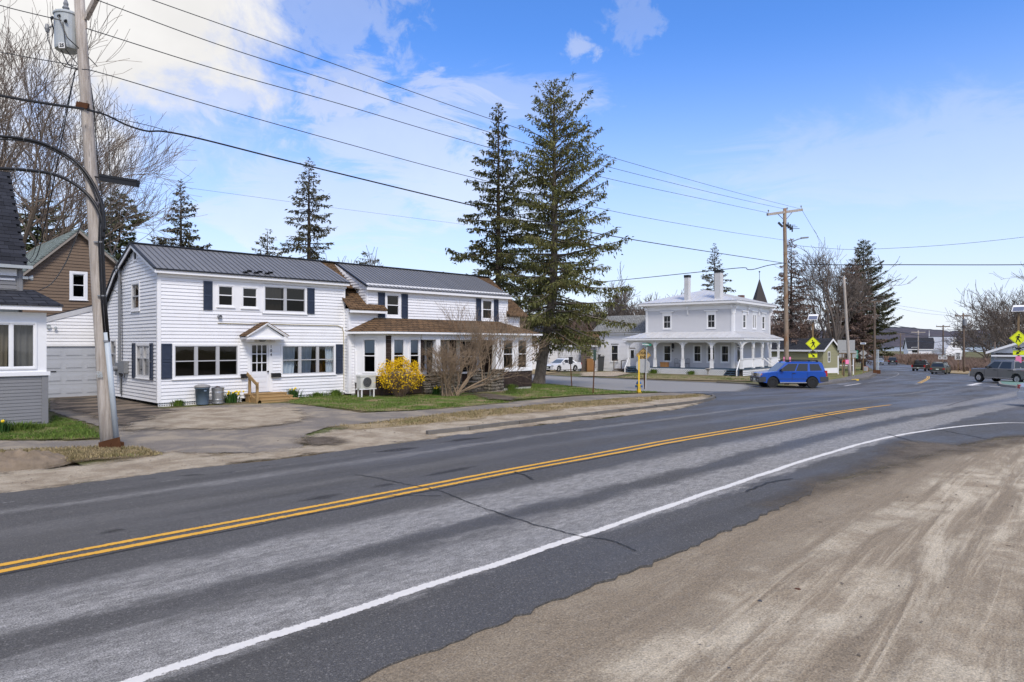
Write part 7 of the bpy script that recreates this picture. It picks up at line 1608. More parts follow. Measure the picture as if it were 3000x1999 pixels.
# further poles
def far_pole(u, vb, vt, r, label, mat='pole', lean=0, arm=None, d=None, ang=0, extra=None, btm=None):
    b = gnd(u + lean, vb) if d is None else dep(u + lean, vb, d)
    if d is not None: b.z = G(b.x)
    dd = depth(b); t_ = dep(u, vt, dd); o = thing('utility_pole', b, label, 'utility pole'); pole_shaft(o, b, t_, r, r * .7, mat, 10)
    if arm: v, hw = arm; c = dep(u, v, dd); h = RT * hw * math.cos(ang) + FWD * hw * math.sin(ang); crossarm(o, c, h, mat, .16)
    return o, dd
p3, d3 = far_pole(2472, 1106, 810, .17, 'leaning weathered pole with a pink sheet on it by the sidewalk', 'pole', 18)
q0 = dep(2482, 1067, d3 - .3); m_ = MB(); m_.hexa([q0 + RT * s_ * .17 + FWD * f + Vector((0, 0, z)) for z in (0, .45) for s_, f in ((-1, 0), (1, 0), (1, .02), (-1, .02))]); m_.build('pink_notice', MT['pink'], p3)
m_ = MB(); m_.tube([dep(2466, 842, d3), dep(2476, 842, d3)], .03, 5); m_.beam(dep(2463, 811, d3), dep(2476, 812, d3), .1, .12); m_.build('bracket', MT['greymetal'], p3)
p4, d4 = far_pole(2562, 1096, 886, .17, 'brown pole with steel conduits and a rusty guard at the kerb', 'pole3', 0, (884, 1.0))
for o in (.32, .52): m_ = MB(); q = gnd(2562, 1096); m_.tube([q + RT * o, q + RT * o + Vector((0, 0, 3.3))], .07, 7); m_.build('conduit', MT['bluepvc'], p4)
m_ = MB(); m_.beam(q - RT * .35 - FWD * .3 + Vector((0, 0, .25)), q + RT * .65 - FWD * .3 + Vector((0, 0, .25)), .04, .6); m_.build('rusty_guard', MT['rust'], p4)
p5, d5 = far_pole(2822, 1091, 918, .19, 'grey pole with crossarm and transformer beside the speed limit sign', 'pole3', 3, (926, 1.35))
m_ = MB(); q = dep(2822, 945, d5); m_.lathe([(.28, -.5), (.3, 0), (.3, .5), (.1, .6)], q - FWD * .4, 10); m_.tube(spline([q - Vector((0, 0, 1.0)), q - RT * 1.0 - Vector((0, 0, .5)), q - RT * 2.0 - Vector((0, 0, .15))], 4), .05, 5); m_.build('lamp_and_transformer', MT['greymetal'], p5)
p6, d6 = far_pole(2763, 1068, 953, .18, 'pole with crossarm behind the route number signs', 'pole3', 0, (957, 1.5), d=150)
p7, d7 = far_pole(2690, 1061, 969, .2, 'pale pole with crossarm above the roadside brush', 'pole', 0, (974, 1.8), d=175)
p8, d8 = far_pole(2638, 1058, 977, .2, 'most distant brown pole over the brush near the lake', 'pole3', 0, (979, 1.4), d=215)
# wires
def wire(name, label, pts, r, mat='cable2', n=5):
    mb = MB(); mb.tube(spline(pts, 8), r, n, False); return tag(mb.build(name, MT[mat]), label, 'wire')
A1 = Vector((b1.x, b1.y, 0)); B2 = Vector((b2.x, b2.y, 0))
def span(px, A, B, off=0.0):
    """pixels on the vertical plane through two plan points"""
    n = Vector((-(B - A).y, (B - A).x, 0)).normalized(); o = []
    for u, v in px:
        r = Vector(ray(u, v)); k = (A.dot(n) + off) / (r.x * n.x + r.y * n.y); o.append(Vector((r.x * k, r.y * k, H + r.z * k)))
    return o
wire('power_line', 'topmost overhead wire from the transformer pole to the crossarm', span([(330, -45), (446, 0), (900, 160), (1431, 347), (1730, 443), (2122, 555), (2347, 613)], A1, B2, .4), .011)
wire('power_line', 'second overhead wire down, from the transformer pole to the crossarm', span([(270, -5), (640, 131), (1000, 247), (1412, 381), (1739, 478), (2115, 572), (2300, 613)], A1, B2), .011)
wire('power_line', 'third overhead wire down, ending at the crossarm tip', span([(255, 84), (640, 205), (1000, 306), (1402, 424), (1780, 523), (2099, 592), (2250, 624)], A1, B2, -.4), .011)
wire('power_line', 'neutral wire from below the transformer to the tan pole', span([(240, 203), (306, 217), (640, 316), (1000, 417), (1364, 515), (1800, 620), (2100, 674), (2299, 704)], A1, B2), .011)
wire('telephone_cable', 'thick black telephone cable sagging between the two big poles', span([(255, 322), (310, 337), (370, 366), (430, 384), (484, 386), (600, 410), (918, 490), (1418, 610), (1793, 692), (2275, 768), (2301, 772)], A1, B2), .022, 'cable')
wire('telephone_cable', 'thin slack wire beside the thick telephone cable', span([(255, 318), (330, 345), (400, 360), (450, 372), (490, 384)], A1, B2), .008, 'cable')
wire('power_line', 'upper wire leaving the transformer pole away from the white house', span([(-250, -60), (0, 16), (180, 60)], A1, A1 + Vector((-30, 1, 0))), .010)
wire('power_line', 'lower wire leaving the transformer pole away from the white house', span([(-250, 100), (0, 153), (225, 193)], A1, A1 + Vector((-30, 1, 0))), .010)
wire('telephone_cable', 'thick cable bundle leaving the transformer pole away from the white house', span([(-250, 235), (0, 280), (120, 301), (245, 319)], A1, A1 + Vector((-30, 1, 0))), .03, 'cable')
hd = Vector((4.2, 26.0, 5.0)); wire('service_drop', 'outer service wire from the leaning pole to the grey house', [dep(219, 214, d1), dep(190, 360, d1 + 3), dep(160, 520, d1 + 5), dep(118, 720, d1 + 7), dep(95, 768, d1 + 8), dep(78, 757, d1 + 8.5)], .014, 'cable'); wire('service_drop', 'inner service wire from the leaning pole to the grey house', [dep(219, 214, d1), dep(180, 380, d1 + 3), dep(140, 560, d1 + 5), dep(103, 730, d1 + 7), dep(85, 765, d1 + 8.5)], .010, 'cable')
wire('service_drop', 'dark cable drooping across the brown gable', [dep(243, 650, d1 + .2), dep(225, 690, 18), dep(190, 775, 22), dep(150, 832, 26), dep(112, 852, 30)], .018, 'cable')
svc = Vector((X0 - .25, 31.9, 5.6)); wire('service_drop', 'left service wire from the leaning pole to the white gable mast', [on1(215, .1), dep(276, 330, d1 + 1), dep(290, 510, d1 + 4), dep(318, 700, d1 + 9), dep(340, 775, d1 + 13), svc], .014, 'cable'); wire('service_drop', 'right service wire from the leaning pole to the white gable mast', [on1(320, .25), dep(315, 370, d1 + 1), dep(322, 520, d1 + 4), dep(330, 700, d1 + 9), dep(345, 790, d1 + 13), svc], .010, 'cable')
wire('telephone_cable', 'cable from the tan pole running behind the spruce', [dep(2301, 770, d2), dep(2250, 778, d2 + 1), dep(2210, 789, d2 + 2), dep(2190, 790, d2 + 2.5), dep(2170, 785, d2 + 3), dep(2032, 799, d2 + 6), dep(1829, 820, d2 + 10), dep(1600, 842, d2 + 16)], .03, 'cable')
Rg = dep(3300, 780, 46); wire('telephone_cable', 'thick cable from the tan pole across the main road', [dep(2301, 771, d2), dep(2420, 776, d2 - 1), dep(2640, 776, d2 - 2.4), dep(3000, 776, d2 - 4), dep(3300, 770, d2 - 6)], .032, 'cable'); wire('power_line', 'thin wire curving from the tan pole across the main road', [dep(2301, 716, d2), dep(2400, 726, d2 - 1), dep(2520, 731, d2 - 1.6), dep(2760, 719, d2 - 3), dep(3000, 695, d2 - 4), dep(3300, 655, d2 - 6)], .013)
wire('telephone_cable', 'thick cable descending from the tan pole to the leaning sidewalk pole', [dep(2303, 772, d2), dep(2335, 797, d2 + 4), dep(2400, 848, d2 + 11), dep(2468, 885, d3)], .035, 'cable'); wire('power_line', 'steep wire from the crossarm tip to the leaning sidewalk pole', [dep(2349, 615, d2), dep(2400, 700, d2 + 8), dep(2472, 812, d3)], .012); wire('power_line', 'wire from the street lamp to the leaning sidewalk pole', [dep(2306, 735, d2), dep(2340, 768, d2 + 5), dep(2400, 815, d2 + 12), dep(2470, 842, d3)], .014)
wire('telephone_cable', 'upper dark cable sagging from the brown pole over the road', [dep(2562, 935, d4), dep(2640, 957, d4 + 5), dep(2740, 967, d5), dep(2820, 966, d5)], .04, 'cable'); wire('telephone_cable', 'lower dark cable sagging from the brown pole over the road', [dep(2562, 958, d4), dep(2610, 968, d4 + 4), dep(2700, 984, d4 + 10), dep(2770, 987, d5), dep(2818, 984, d5)], .045, 'cable')
wire('power_line', 'high faint wire from the brown pole to the crossarm pole', [dep(2556, 884, d4), dep(2660, 900, d4 + 6), dep(2760, 915, d5), dep(2805, 924, d5)], .014); wire('power_line', 'lower faint wire from the brown pole to the crossarm pole', [dep(2568, 885, d4), dep(2680, 914, d4 + 6), dep(2790, 925, d5), dep(2838, 924, d5)], .014)
wire('telephone_cable', 'cable dropping from the crossarm pole to the next pole', [dep(2820, 985, d5), dep(2800, 1000, d5 + 15), dep(2763, 1002, d6)], .04, 'cable'); wire('telephone_cable', 'cable linking the poles above the lakeside brush', [dep(2763, 1000, d6), dep(2730, 1004, d6 + 12), dep(2690, 1000, d7), dep(2638, 1003, d8)], .05, 'cable')
wire('power_line', 'faint distant wire behind the conifers above the metal roof', [dep(400, 530, 60), dep(700, 571, 66), dep(1000, 612, 72), dep(1360, 658, 80)], .012)

# ------------------------------------------------------------------ signs and small street furniture
class SG:
    """sign plane facing the camera: a to the right, z up from ground"""
    def __init__(s, u, vb, d=None, turn=0):
        p = gnd(u, vb) if d is None else dep(u, vb, d)
        if d is not None: p.z = G(p.x)
        s.p = p; s.d = depth(p); va = TH - math.atan((u - CX) / F) + R(turn); s.n = Vector((-math.cos(va), -math.sin(va), 0)); s.r = Vector((-s.n.y, s.n.x, 0)); s.w = WF(p, s.r, s.n); s.k = s.d / F; s.u = u; s.vz = lambda v: H - (v - HY) * s.d / F - p.z
    def poly(s, pts, o0, o1): mb = MB(); mb.prism([s.w.P(a, z, o0) for a, z in pts], s.n * (o1 - o0)); return mb
def diamond(sg, z, hd, o, mat, parent, border=None, name='sign_plate', bm='sg_black'):
    sg.poly([(-hd, z), (0, z - hd), (hd, z), (0, z + hd)], o, o + .012).build(name, MT[mat], parent) if not border else None
    if border:
        pl = sg.poly([(-hd, z), (0, z - hd), (hd, z), (0, z + hd)], o, o + .010).build(name, MT[mat], parent); i, j = hd * .94, hd * .90; mb = MB(); P = lambda a, zz: sg.w.P(a, zz, o + .012)
        ang = [(-1, 0), (0, -1), (1, 0), (0, 1)]
        for k in range(4):
            a, b = ang[k], ang[(k + 1) % 4]; mb.quad(P(a[0] * i, z + a[1] * i), P(b[0] * i, z + b[1] * i), P(b[0] * j, z + b[1] * j), P(a[0] * j, z + a[1] * j))
        mb.build('border', MT[bm], pl); return pl
def walker(sg, z, s, o, parent, flip=1):
    mb = MB(); P = lambda a, b: sg.w.P(a * s * flip, z + b * s, o); disc = [(-.06 + .09 * math.cos(k * .785), .50 + .09 * math.sin(k * .785)) for k in range(8)]
    for pl in (disc, [(-.08, .38), (.10, .36), (.17, .05), (.02, .0), (-.06, .10)], [(-.08, .38), (-.16, .18), (-.34, .10), (-.33, .05), (-.10, .12), (-.02, .28)], [(.08, .37), (.27, .26), (.26, .05), (.20, .05), (.20, .22), (.1, .27)], [(.0, .06), (-.24, -.44), (-.15, -.47), (.08, -.08), (.14, .03)], [(.03, .06), (.16, .07), (.29, -.44), (.20, -.48), (.08, -.1)]): mb.add([P(*q) for q in pl], [tuple(range(len(pl)))])
    return mb.build('walking_figure', MT['sg_black'], parent)
def arrow(sg, z, s, o, parent, flip=1):
    mb = MB(); P = lambda a, b: sg.w.P(a * s * flip, z + b * s, o); mb.add([P(*q) for q in [(-.42, .34), (-.28, .5), (.12, .08), (.26, .24), (.45, -.38), (-.2, -.22), (-.03, -.1)]], [tuple(range(7))]); return mb.build('arrow', MT['sg_black'], parent)
def ped_sign(u, vb, d, vc, label, turn=0, flip=1, hd=.646, vplate=1042, vbar=1031, vtop=944, vsol=(922, 938), sl=.43):
    s = SG(u, vb, d, turn); o = thing('crossing_sign', s.p, label, 'crossing sign'); zt = s.vz(vtop)
    mb = MB(); s.w.box(mb, -.075, .075, -.3, zt, -.14, 0); mb.build('post', MT['post'], o)
    z = s.vz(vc); pl = diamond(s, z, hd, .01, 'sg_yellow', o, True); walker(s, z - .05, hd * 1.05, .026, pl, flip)
    zp = s.vz(vplate); pp = s.poly([(-.38, zp - .19), (.38, zp - .19), (.38, zp + .19), (-.38, zp + .19)], .01, .022).build('arrow_plate', MT['sg_yellow'], o); arrow(s, zp, .42, .026, pp, flip)
    zb = s.vz(vbar); mb = MB(); s.w.box(mb, -.42, .42, zb - .07, zb + .07, .0, .12); rb = mb.build('beacon_bar', MT['blackmetal'], o)
    for a in (-.3, .3): mb = MB(); s.w.box(mb, a - .09, a + .09, zb - .04, zb + .04, .12, .128); mb.build('beacon_lamp', MT['ltmetal'], rb)
    z0, z1 = s.vz(vsol[1]), s.vz(vsol[0]); mb = MB(); mb.hexa([s.w.P(a, zz, oo) for zz, oo in ((z0, .28), (z1, -.3)) for a, q in ((-sl - .05, 0), (sl - .05, 0))][:2] + [s.w.P(sl - .05, z0 + .03, .25), s.w.P(-sl - .05, z0 + .03, .25), s.w.P(-sl + .07, z1, -.3), s.w.P(sl + .07, z1, -.3), s.w.P(sl + .07, z1 + .03, -.33), s.w.P(-sl + .07, z1 + .03, -.33)]); fr = mb.build('solar_frame', MT['trim'], o)
    mb = MB(); mb.quad(s.w.P(-sl + .02, z0 + .05, .265), s.w.P(sl - .08, z0 + .05, .265), s.w.P(sl + .01, z1 - .02, -.285), s.w.P(-sl + .10, z1 - .02, -.285)); mb.build('solar_cells', MT['solar'], fr); mb = MB(); s.w.box(mb, -.05, .05, zt - .05, z0 + .15, -.1, 0); mb.build('panel_bracket', MT['greymetal'], o)
    return s, o
s, o = ped_sign(2381.5, 1100, 65, 1007, 'yellow green pedestrian crossing sign with solar panel behind the blue truck', 0, 1)
s, o = ped_sign(2984, 1126, None, 991, 'yellow green pedestrian crossing sign with solar panel on the green island', 0, -1, .646, 1033.5, 1021.5, 916, (895, 913))
zz = s.vz(1063); mb = MB(); s.w.box(mb, -.2, .2, zz, s.vz(1044), .02, .03); mb.build('pink_notice', MT['pink'], o); mb = MB(); s.w.box(mb, -.17, .17, s.vz(1089), s.vz(1076), .0, .1); mb.build('control_box', MT['ltmetal'], o); mb = MB(); s.w.box(mb, -.11, .11, s.vz(1096), s.vz(1089.5), .0, .09); mb.build('push_button', MT['amber'], o)
# traffic island
ip = smooth_path(gp((3000, 1122), (2960, 1121), (2930, 1122), (2926, 1127), (2932, 1133), (2970, 1138), (3000, 1140)) + [(58, 4), (66, 3)], 5); pts = [(p.x, p.y) for p in ip]
isl = poly_sheet('traffic_island', pts, .2, MT['concrete'], .25); cxm = sum(p[0] for p in pts) / len(pts); cym = sum(p[1] for p in pts) / len(pts); ik = poly_sheet('island_paint', [(cxm + (x - cxm) * .86, cym + (y - cym) * .9) for x, y in pts], .206, MT['greenpad'])
# dead end corner
s = SG(1889.5, 1143); o = thing('dead_end_sign', s.p, 'faded orange dead end diamond sign on a dark leaning post', 'road sign')
def post(sg, a0, z0, a1, z1, w_, mat, par, o0=-.05, name='post'): mb = MB(); mb.beam(sg.w.P(a0, z0, o0), sg.w.P(a1, z1, o0), w_, w_, sg.n); return mb.build(name, MT[mat], par)
k = s.k; z = s.vz(1041); hd = 22 * k; post(s, 0, -.2, -4 * k, s.vz(1030), .075, 'rust', o); s.w.O += s.r * (-4.5 * k); pl = diamond(s, z, hd, .0, 'sg_deadend', o, True); cc_ = s.w.P(0, 0, .016)
for wd_, zq in (('DEAD', z + hd * .28), ('END', z - hd * .28)): lettering(wd_, hd * .50, MT['sg_black'], pl, cc_ + Vector((0, 0, zq)), s.r, (0, 0, 1), .003, .9)
s = SG(1891, 1143.5); o = thing('street_name_sign', s.p, 'green street name blade above the grey back of a stop sign', 'road sign'); k = s.k; post(s, 0, -.2, 4 * k, s.vz(1018), .06, 'sg_grey', o, -.0); z = s.vz(1072); r_ = 21.5 * k
s.poly([(r_ * math.cos(R(22.5 + 45 * i)) - 7 * k, z + r_ * math.sin(R(22.5 + 45 * i))) for i in range(8)], -.12, -.105).build('stop_sign_back', MT['sg_grey'], o)
z = s.vz(1009.5); a0, a1 = -9 * k, 17 * k; bl_ = s.poly([(a0, z - 2.8 * k), (a1, z - 4.8 * k), (a1, z + 1.6 * k), (a0, z + 4.2 * k)], 0, .01).build('name_blade', MT['sg_green'], o); lettering('MORRILL ST', .1, MT['sg_white'], bl_, s.w.P(4 * k, z - .5 * k, .014), s.r - Vector((0, 0, .09)), (0, 0, 1), .004); mb = MB(); mb.tube(spline([s.w.P(4 * k, s.vz(1022)), s.w.P(1.5 * k, s.vz(1018)), s.w.P(3 * k, s.vz(1014))], 3), .02, 5); mb.build('bracket', MT['sg_green'], o)
s = SG(1871.5, 1152); o = thing('fire_hydrant', s.p, 'yellow fire hydrant with blue bonnet and caps', 'hydrant'); mb = MB(); mb.lathe([(.15, 0), (.15, .05), (.11, .06), (.105, .42), (.14, .44), (.14, .48)], s.p, 14); mb.build('barrel', MT['hyd_yellow'], o); mb = MB(); mb.lathe([(.145, .48), (.13, .56), (.08, .64), (.035, .67), (.035, .72)], s.p, 12); mb.build('bonnet', MT['hyd_blue'], o)
for a, e in ((-.2, -.1), (.2, .1)): mb = MB(); mb.beam(s.w.P(a * .5, .36), s.w.P(a, .36), .11, .11); mb.build('nozzle_cap', MT['hyd_blue'], o)
mb = MB(); mb.beam(s.w.P(0, .3, .1), s.w.P(0, .3, .22), .15, .15); mb.build('nozzle_cap', MT['hyd_blue'], o)
s = SG(1872, 1152); s.w.O += s.n * .3; o = thing('hydrant_marker', s.w.O, 'tall flat yellow marker post beside the hydrant', 'marker post'); mb = MB(); s.w.box(mb, -.04, .04, -.1, s.vz(1042), -.015, .015); mb.build('marker_blade', MT['hyd_yellow'], o)
# black box posts on the lawn
s = SG(1675.5, 1136.5); o = thing('post_box', s.p, 'black box on a dark rusty post near the parked white sedan', 'post'); k = s.k; post(s, 0, -.1, -4 * k, s.vz(1065), .06, 'rust', o, 0); mb = MB(); s.w.box(mb, -9.5 * k, 2.2 * k, s.vz(1067), s.vz(1046), -.12, .1); mb.build('box', MT['blackmetal'], o)
s = SG(1737, 1156); o = thing('post_box', s.p, 'narrow dark green box on a rusty post by the sidewalk', 'post'); k = s.k; post(s, 0, -.1, 5 * k, s.vz(1054), .06, 'rust', o, 0); mb = MB(); s.w.box(mb, 1 * k, 9.5 * k, s.vz(1056), s.vz(1025), -.06, .08); mb.build('box', M('dark green enamel', (.03, .06, .045), .5, .1), o)
# propane cylinder at the house end
q = gnd(1525, 1126); mb = MB(); mb.lathe([(.28, 0), (.3, .05), (.3, .78), (.27, .88), (.17, .95), (.06, .98), (.06, 1.06), (.02, 1.08)], q, 18); tag(mb.build('propane_cylinder', MT['bluepvc'], smooth=True), 'pale blue grey propane cylinder at the brown shake corner', 'gas cylinder')
# sign cluster on the far corner
s = SG(2478, 1086, 78); o = thing('direction_sign_back', s.p, 'back of a large pale highway sign assembly beside the leaning pole', 'road sign'); k = s.k; z = s.vz
for a in (-9, 14): post(s, a * k, -.2, a * k, z(1000), .12, 'post', o, -.06)
for a0, a1, v0, v1 in ((-22, 24, 1027, 996.5), (-18, 27.5, 1034.5, 1027.5)): mb = MB(); s.w.box(mb, a0 * k, a1 * k, z(v0), z(v1), 0, .02); mb.build('sign_back', MT['sg_grey'], o)
for a0, a1 in ((-18, -11), (-8.5, -2), (10, 13), (17, 26)): mb = MB(); s.w.box(mb, a0 * k, a1 * k, z(1048), z(1037), 0, .02); mb.build('route_shield_back', MT['sg_grey'], o)
mb = MB(); s.w.box(mb, -19 * k, 27 * k, z(1037), z(1035), .0, .05); s.w.box(mb, -19 * k, 27 * k, z(1051), z(1049), .0, .05); mb.build('cross_rail', MT['post'], o)
s = SG(2508, 1088, 84); o = thing('green_guide_sign', s.p, 'tall green guide sign with white lettering by the dark trunk', 'road sign'); k = s.k; z = s.vz; mb = MB(); s.w.box(mb, -6 * k, 5.5 * k, z(1051), z(1027), 0, .02); gs = mb.build('sign_plate', MT['sg_green'], o); mb = MB()
for i in range(5): s.w.box(mb, -3.5 * k, 3.5 * k, z(1032 + i * 4), z(1030.6 + i * 4), .021, .024)
mb.build('legend', MT['sg_white'], gs); post(s, -3 * k, -.2, -3 * k, z(1040), .09, 'post', o)
s = SG(2480, 1083, 82); o = thing('letter_board', s.p, 'black letter board in a white frame on white posts', 'notice board'); k = s.k; z = s.vz
for a in (-22, 18): post(s, a * k, -.2, a * k, z(1043), .13, 'trim', o)
mb = MB(); s.w.box(mb, -18 * k, 16 * k, z(1066), z(1056), 0, .06); mb.build('board', MT['blackmetal'], o); mb = MB(); s.w.box(mb, -18 * k, 16 * k, z(1072), z(1070), 0, .06); mb.build('rail', MT['trim'], o)
s = SG(2478, 1104, 72); mb = MB(); mb.tube([s.w.P(-.2, .0), s.w.P(-.1, 2.4)], .07, 6); st_ = mb.build('stub_post', MT['pole3']); tag(st_, 'thin brown stub post with a red ribbon by the leaning pole', 'post'); mb = MB(); [mb.beam(s.w.P(-.35 + i * .1, 1.55 + (i % 2) * .25, .1), s.w.P(-.2 + i * .06, 1.75, .1), .1, .04) for i in range(4)]; mb.build('ribbon', MT['red'], st_)
s = SG(2529, 1096); o = thing('diamond_sign_back', s.p, 'grey back of a diamond warning sign topped by a small pale blade', 'road sign'); k = s.k; z = s.vz; post(s, 0, -.2, 0, z(1010), .1, 'post', o); diamond(s, z(1035), 10.5 * k, -.1, 'sg_grey', o); mb = MB(); s.w.box(mb, -6 * k, 6 * k, z(1050.5), z(1045), -.1, -.08); mb.build('small_plate', MT['sg_grey'], o); mb = MB(); s.w.box(mb, -7.5 * k, 7.5 * k, z(1009), z(1004), .0, .02); nb = mb.build('name_blade', MT['sg_white'], o); mb = MB(); s.w.box(mb, -5 * k, 5 * k, z(1007.5), z(1005.5), .021, .024); mb.build('legend', MT['hyd_blue'], nb)
s = SG(2536.5, 1089); o = thing('yard_sign', s.p, 'small white yard sign with a red edge on the lawn', 'yard sign'); k = s.k; z = s.vz; mb = MB(); s.w.box(mb, -6 * k, 6 * k, z(1088), z(1073), 0, .02); mb.build('panel', MT['red'], o); mb = MB(); s.w.box(mb, -5.4 * k, 5.4 * k, z(1087.4), z(1074), .02, .026); mb.build('face', MT['sg_white'], o); post(s, 0, -.2, 0, .4, .04, 'greymetal', o)
# speed limit and route signs
s = SG(2807, 1092); o = thing('speed_limit_sign', s.p, 'white speed limit 35 sign on a thin post by the verge', 'road sign'); k = s.k; z = s.vz; post(s, 0, -.2, 0, z(1040), .09, 'post', o); mb = MB(); s.w.box(mb, -8.5 * k, 8.5 * k, z(1054), z(1033.5), 0, .02); pl = mb.build('sign_plate', MT['sg_white'], o)
mb = MB(); c0 = -7.9 * k; c1 = 7.9 * k; za, zb = z(1053.3), z(1034.2); e = .4 * k
for q in ((c0, c1, za, za + e), (c0, c1, zb - e, zb), (c0, c0 + e, za + e, zb - e), (c1 - e, c1, za + e, zb - e)): s.w.box(mb, *q, .021, .024)
mb.build('border', MT['sg_black'], pl)
lettering('SPEED', 4.6 * k, MT['sg_black'], pl, s.w.P(0, z(1037), .024), s.r, (0, 0, 1), .01, .85); lettering('LIMIT', 4.6 * k, MT['sg_black'], pl, s.w.P(0, z(1041.3), .024), s.r, (0, 0, 1), .01, .85); lettering('35', 10 * k, MT['sg_black'], pl, s.w.P(0, z(1048.3), .024), s.r, (0, 0, 1), .03)
s = SG(2761, 1085, 118); o = thing('route_signs', s.p, 'pair of white route number signs reading 41 and 133', 'road sign'); k = s.k; z = s.vz; post(s, 0, -.2, 0, z(1040), .09, 'post', o)
for a0, a1, tx in ((-10.5, -1, '41'), (0, 12, '133')): mb = MB(); s.w.box(mb, a0 * k, a1 * k, z(1053), z(1045), 0, .02); pl = mb.build('route_plate', MT['sg_white'], o); mb = MB(); s.w.box(mb, (a0 + .5) * k, (a1 - .5) * k, z(1044.6), z(1040), 0, .02); mb.build('direction_plate', MT['ltmetal'], o); lettering(tx, 6.5 * k, MT['sg_black'], pl, s.w.P((a0 + a1) / 2 * k, z(1049), .024), s.r, (0, 0, 1), .02, .85)
s = SG(2599, 1058, 200); o = thing('curve_sign', s.p, 'small orange yellow diamond warning sign at the bend', 'road sign'); k = s.k; z = s.vz; post(s, 0, -.2, 0, z(1044), .1, 'post', o); diamond(s, z(1044), 4.3 * k, 0, 'sg_orange', o); mb = MB(); s.w.box(mb, -1.3 * k, 1.3 * k, z(1046), z(1042), .013, .02); mb.build('legend', MT['sg_black'], o)
# ------------------------------------------------------------------ vehicles (x forward, y left, origin on the ground)
def wheel(parent, x, y, r, w_, rim, side):
    mb = MB(); a = w_ / 2; mb.lathe([(r * .60, -a), (r * .93, -a), (r, -a * .7), (r, a * .7), (r * .93, a), (r * .60, a)], (x, y, r), 20, 'y', False); o = mb.build('wheel', MT['rubber'], parent, smooth=False, local=True)
    mb = MB(); s = side; mb.lathe([(r * .62, s * a * .75), (r * .56, s * a * .86), (r * .48, s * a * .55), (r * .12, s * a * .7), (r * .02, s * a * .72)], (x, y, r), 16, 'y')
    for k in range(6):
        an = k * math.pi / 3; c, q = math.cos(an), math.sin(an); yy = y + s * a * .74
        mb.beam((x + c * r * .1, yy, r + q * r * .1), (x + c * r * .56, yy, r + q * r * .56), .035 * r / .35, .075 * r / .35, (c * 0 - q, 0, c))
    mb.build('rim', MT[rim], o, local=True)
def vehicle(name, label, loc, heading, S, cat):
    o = thing(name, loc, label, cat, heading); L, W, Ht, r, zb = S['L'], S['W'], S['H'], S['r'], S['zb']; xf, xr = L / 2 - S['fo'], L / 2 - S['fo'] - S['wb']; pt = MT[S['paint']]; belt = S['belt']; B = dict(local=True)
    ra = r + .07
    def arcp(cx): return [(cx + ra * math.cos(t_), max(r + ra * math.sin(t_), zb)) for t_ in [math.pi * (1 - k / 10) for k in range(11)]]
    bottom = [(-L / 2 + .06, zb + .08)] + [(xr - ra - .01, zb)] + arcp(xr) + [(xr + ra + .01, zb)] + [(xf - ra - .01, zb)] + arcp(xf) + [(xf + ra + .01, zb)] + [(L / 2 - .08, zb + .06)]
    top = S['top']           # from front to rear
    prof = bottom + top; n = len(prof); cx = 0
    def inset(p, k): x, z = p; return (x * (1 - .035 * k), z - (.045 * k if z > belt - .1 else 0))
    mb = MB(); hw = W / 2; rings = [(-hw, 1), (-hw + .07, .25), (-hw + .2, 0), (hw - .2, 0), (hw - .07, .25), (hw, 1)]; vs = []
    for y, k in rings: vs += [(inset(p, k)[0], y, inset(p, k)[1]) for p in prof]
    fs = [(i * n + j, i * n + (j + 1) % n, (i + 1) * n + (j + 1) % n, (i + 1) * n + j) for i in range(5) for j in range(n)] + [tuple(range(n)), tuple(range(5 * n, 6 * n))]
    mb.add(vs, fs); body = mb.build('body', pt, o, **B)
    # cabin
    x0, x1, x2, x3 = S['cab']      # rear base, front base, roof front, roof rear
    wb_, wt = hw - .06, hw - S.get('tumble', .2); z0, z1, z2 = belt - .06, Ht - .09, Ht
    def C(f, g):                     # side surface, f rear..front, g up
        xa = x0 + (x1 - x0) * f; xb = x3 + (x2 - x3) * f; gz = g; return xa + (xb - xa) * gz, wb_ + (wt - wb_) * gz, z0 + (z1 - z0) * gz
    mb = MB(); vs = []
    for (xa, xb, ww, zz) in ((x0, x1, wb_, z0), (x3, x2, wt, z1), (x3 + .14, x2 - .16, wt - .1, z2)): vs += [(xa, -ww, zz), (xb, -ww, zz), (xb, ww, zz), (xa, ww, zz)]
    mb.add(vs, [(0, 1, 5, 4), (1, 2, 6, 5), (2, 3, 7, 6), (3, 0, 4, 7), (4, 5, 9, 8), (5, 6, 10, 9), (6, 7, 11, 10), (7, 4, 8, 11), (8, 9, 10, 11)]); cab = mb.build('cabin', pt, o, **B)
    for quad in S['side_win']:
        for s_ in (1, -1):
            mb = MB(); P = [C(*q) for q in quad]; mb.prism([(x, s_ * (y - .01), z) for x, y, z in P], (0, s_ * .022, .0)); mb.build('side_window', MT['carglass'], cab, **B)
    def end(fx, g0, g1, m_, nm, mat, sgn):
        xa, xb = (x1, x2) if sgn > 0 else (x0, x3); P = []
        for g, e in ((g0, -1), (g0, 1), (g1, 1), (g1, -1)): ww = (wb_ + (wt - wb_) * g) - m_; P.append((xa + (xb - xa) * g - sgn * .008, e * ww, z0 + (z1 - z0) * g))
        mb = MB(); mb.prism(P, (sgn * .022, 0, .008)); return mb.build(nm, MT[mat], cab, **B)
    end(0, .12, .97, .07, 'windshield', 'shieldglass' if S.get('shield') else 'carglass', 1); end(0, S.get('rg0', .18), .92, .09, 'rear_window', 'carglass', -1)
    for x in (xf, xr):
        for s_ in (1, -1): wheel(o, x, s_ * (hw - .13), r, S.get('tw', .24), S['rim'], s_)
    mb = MB(); 
    for x in (xf, xr): mb.box(x - ra - .02, x + ra + .02, -hw + .22, hw - .22, zb + .02, r * 2 + .1)
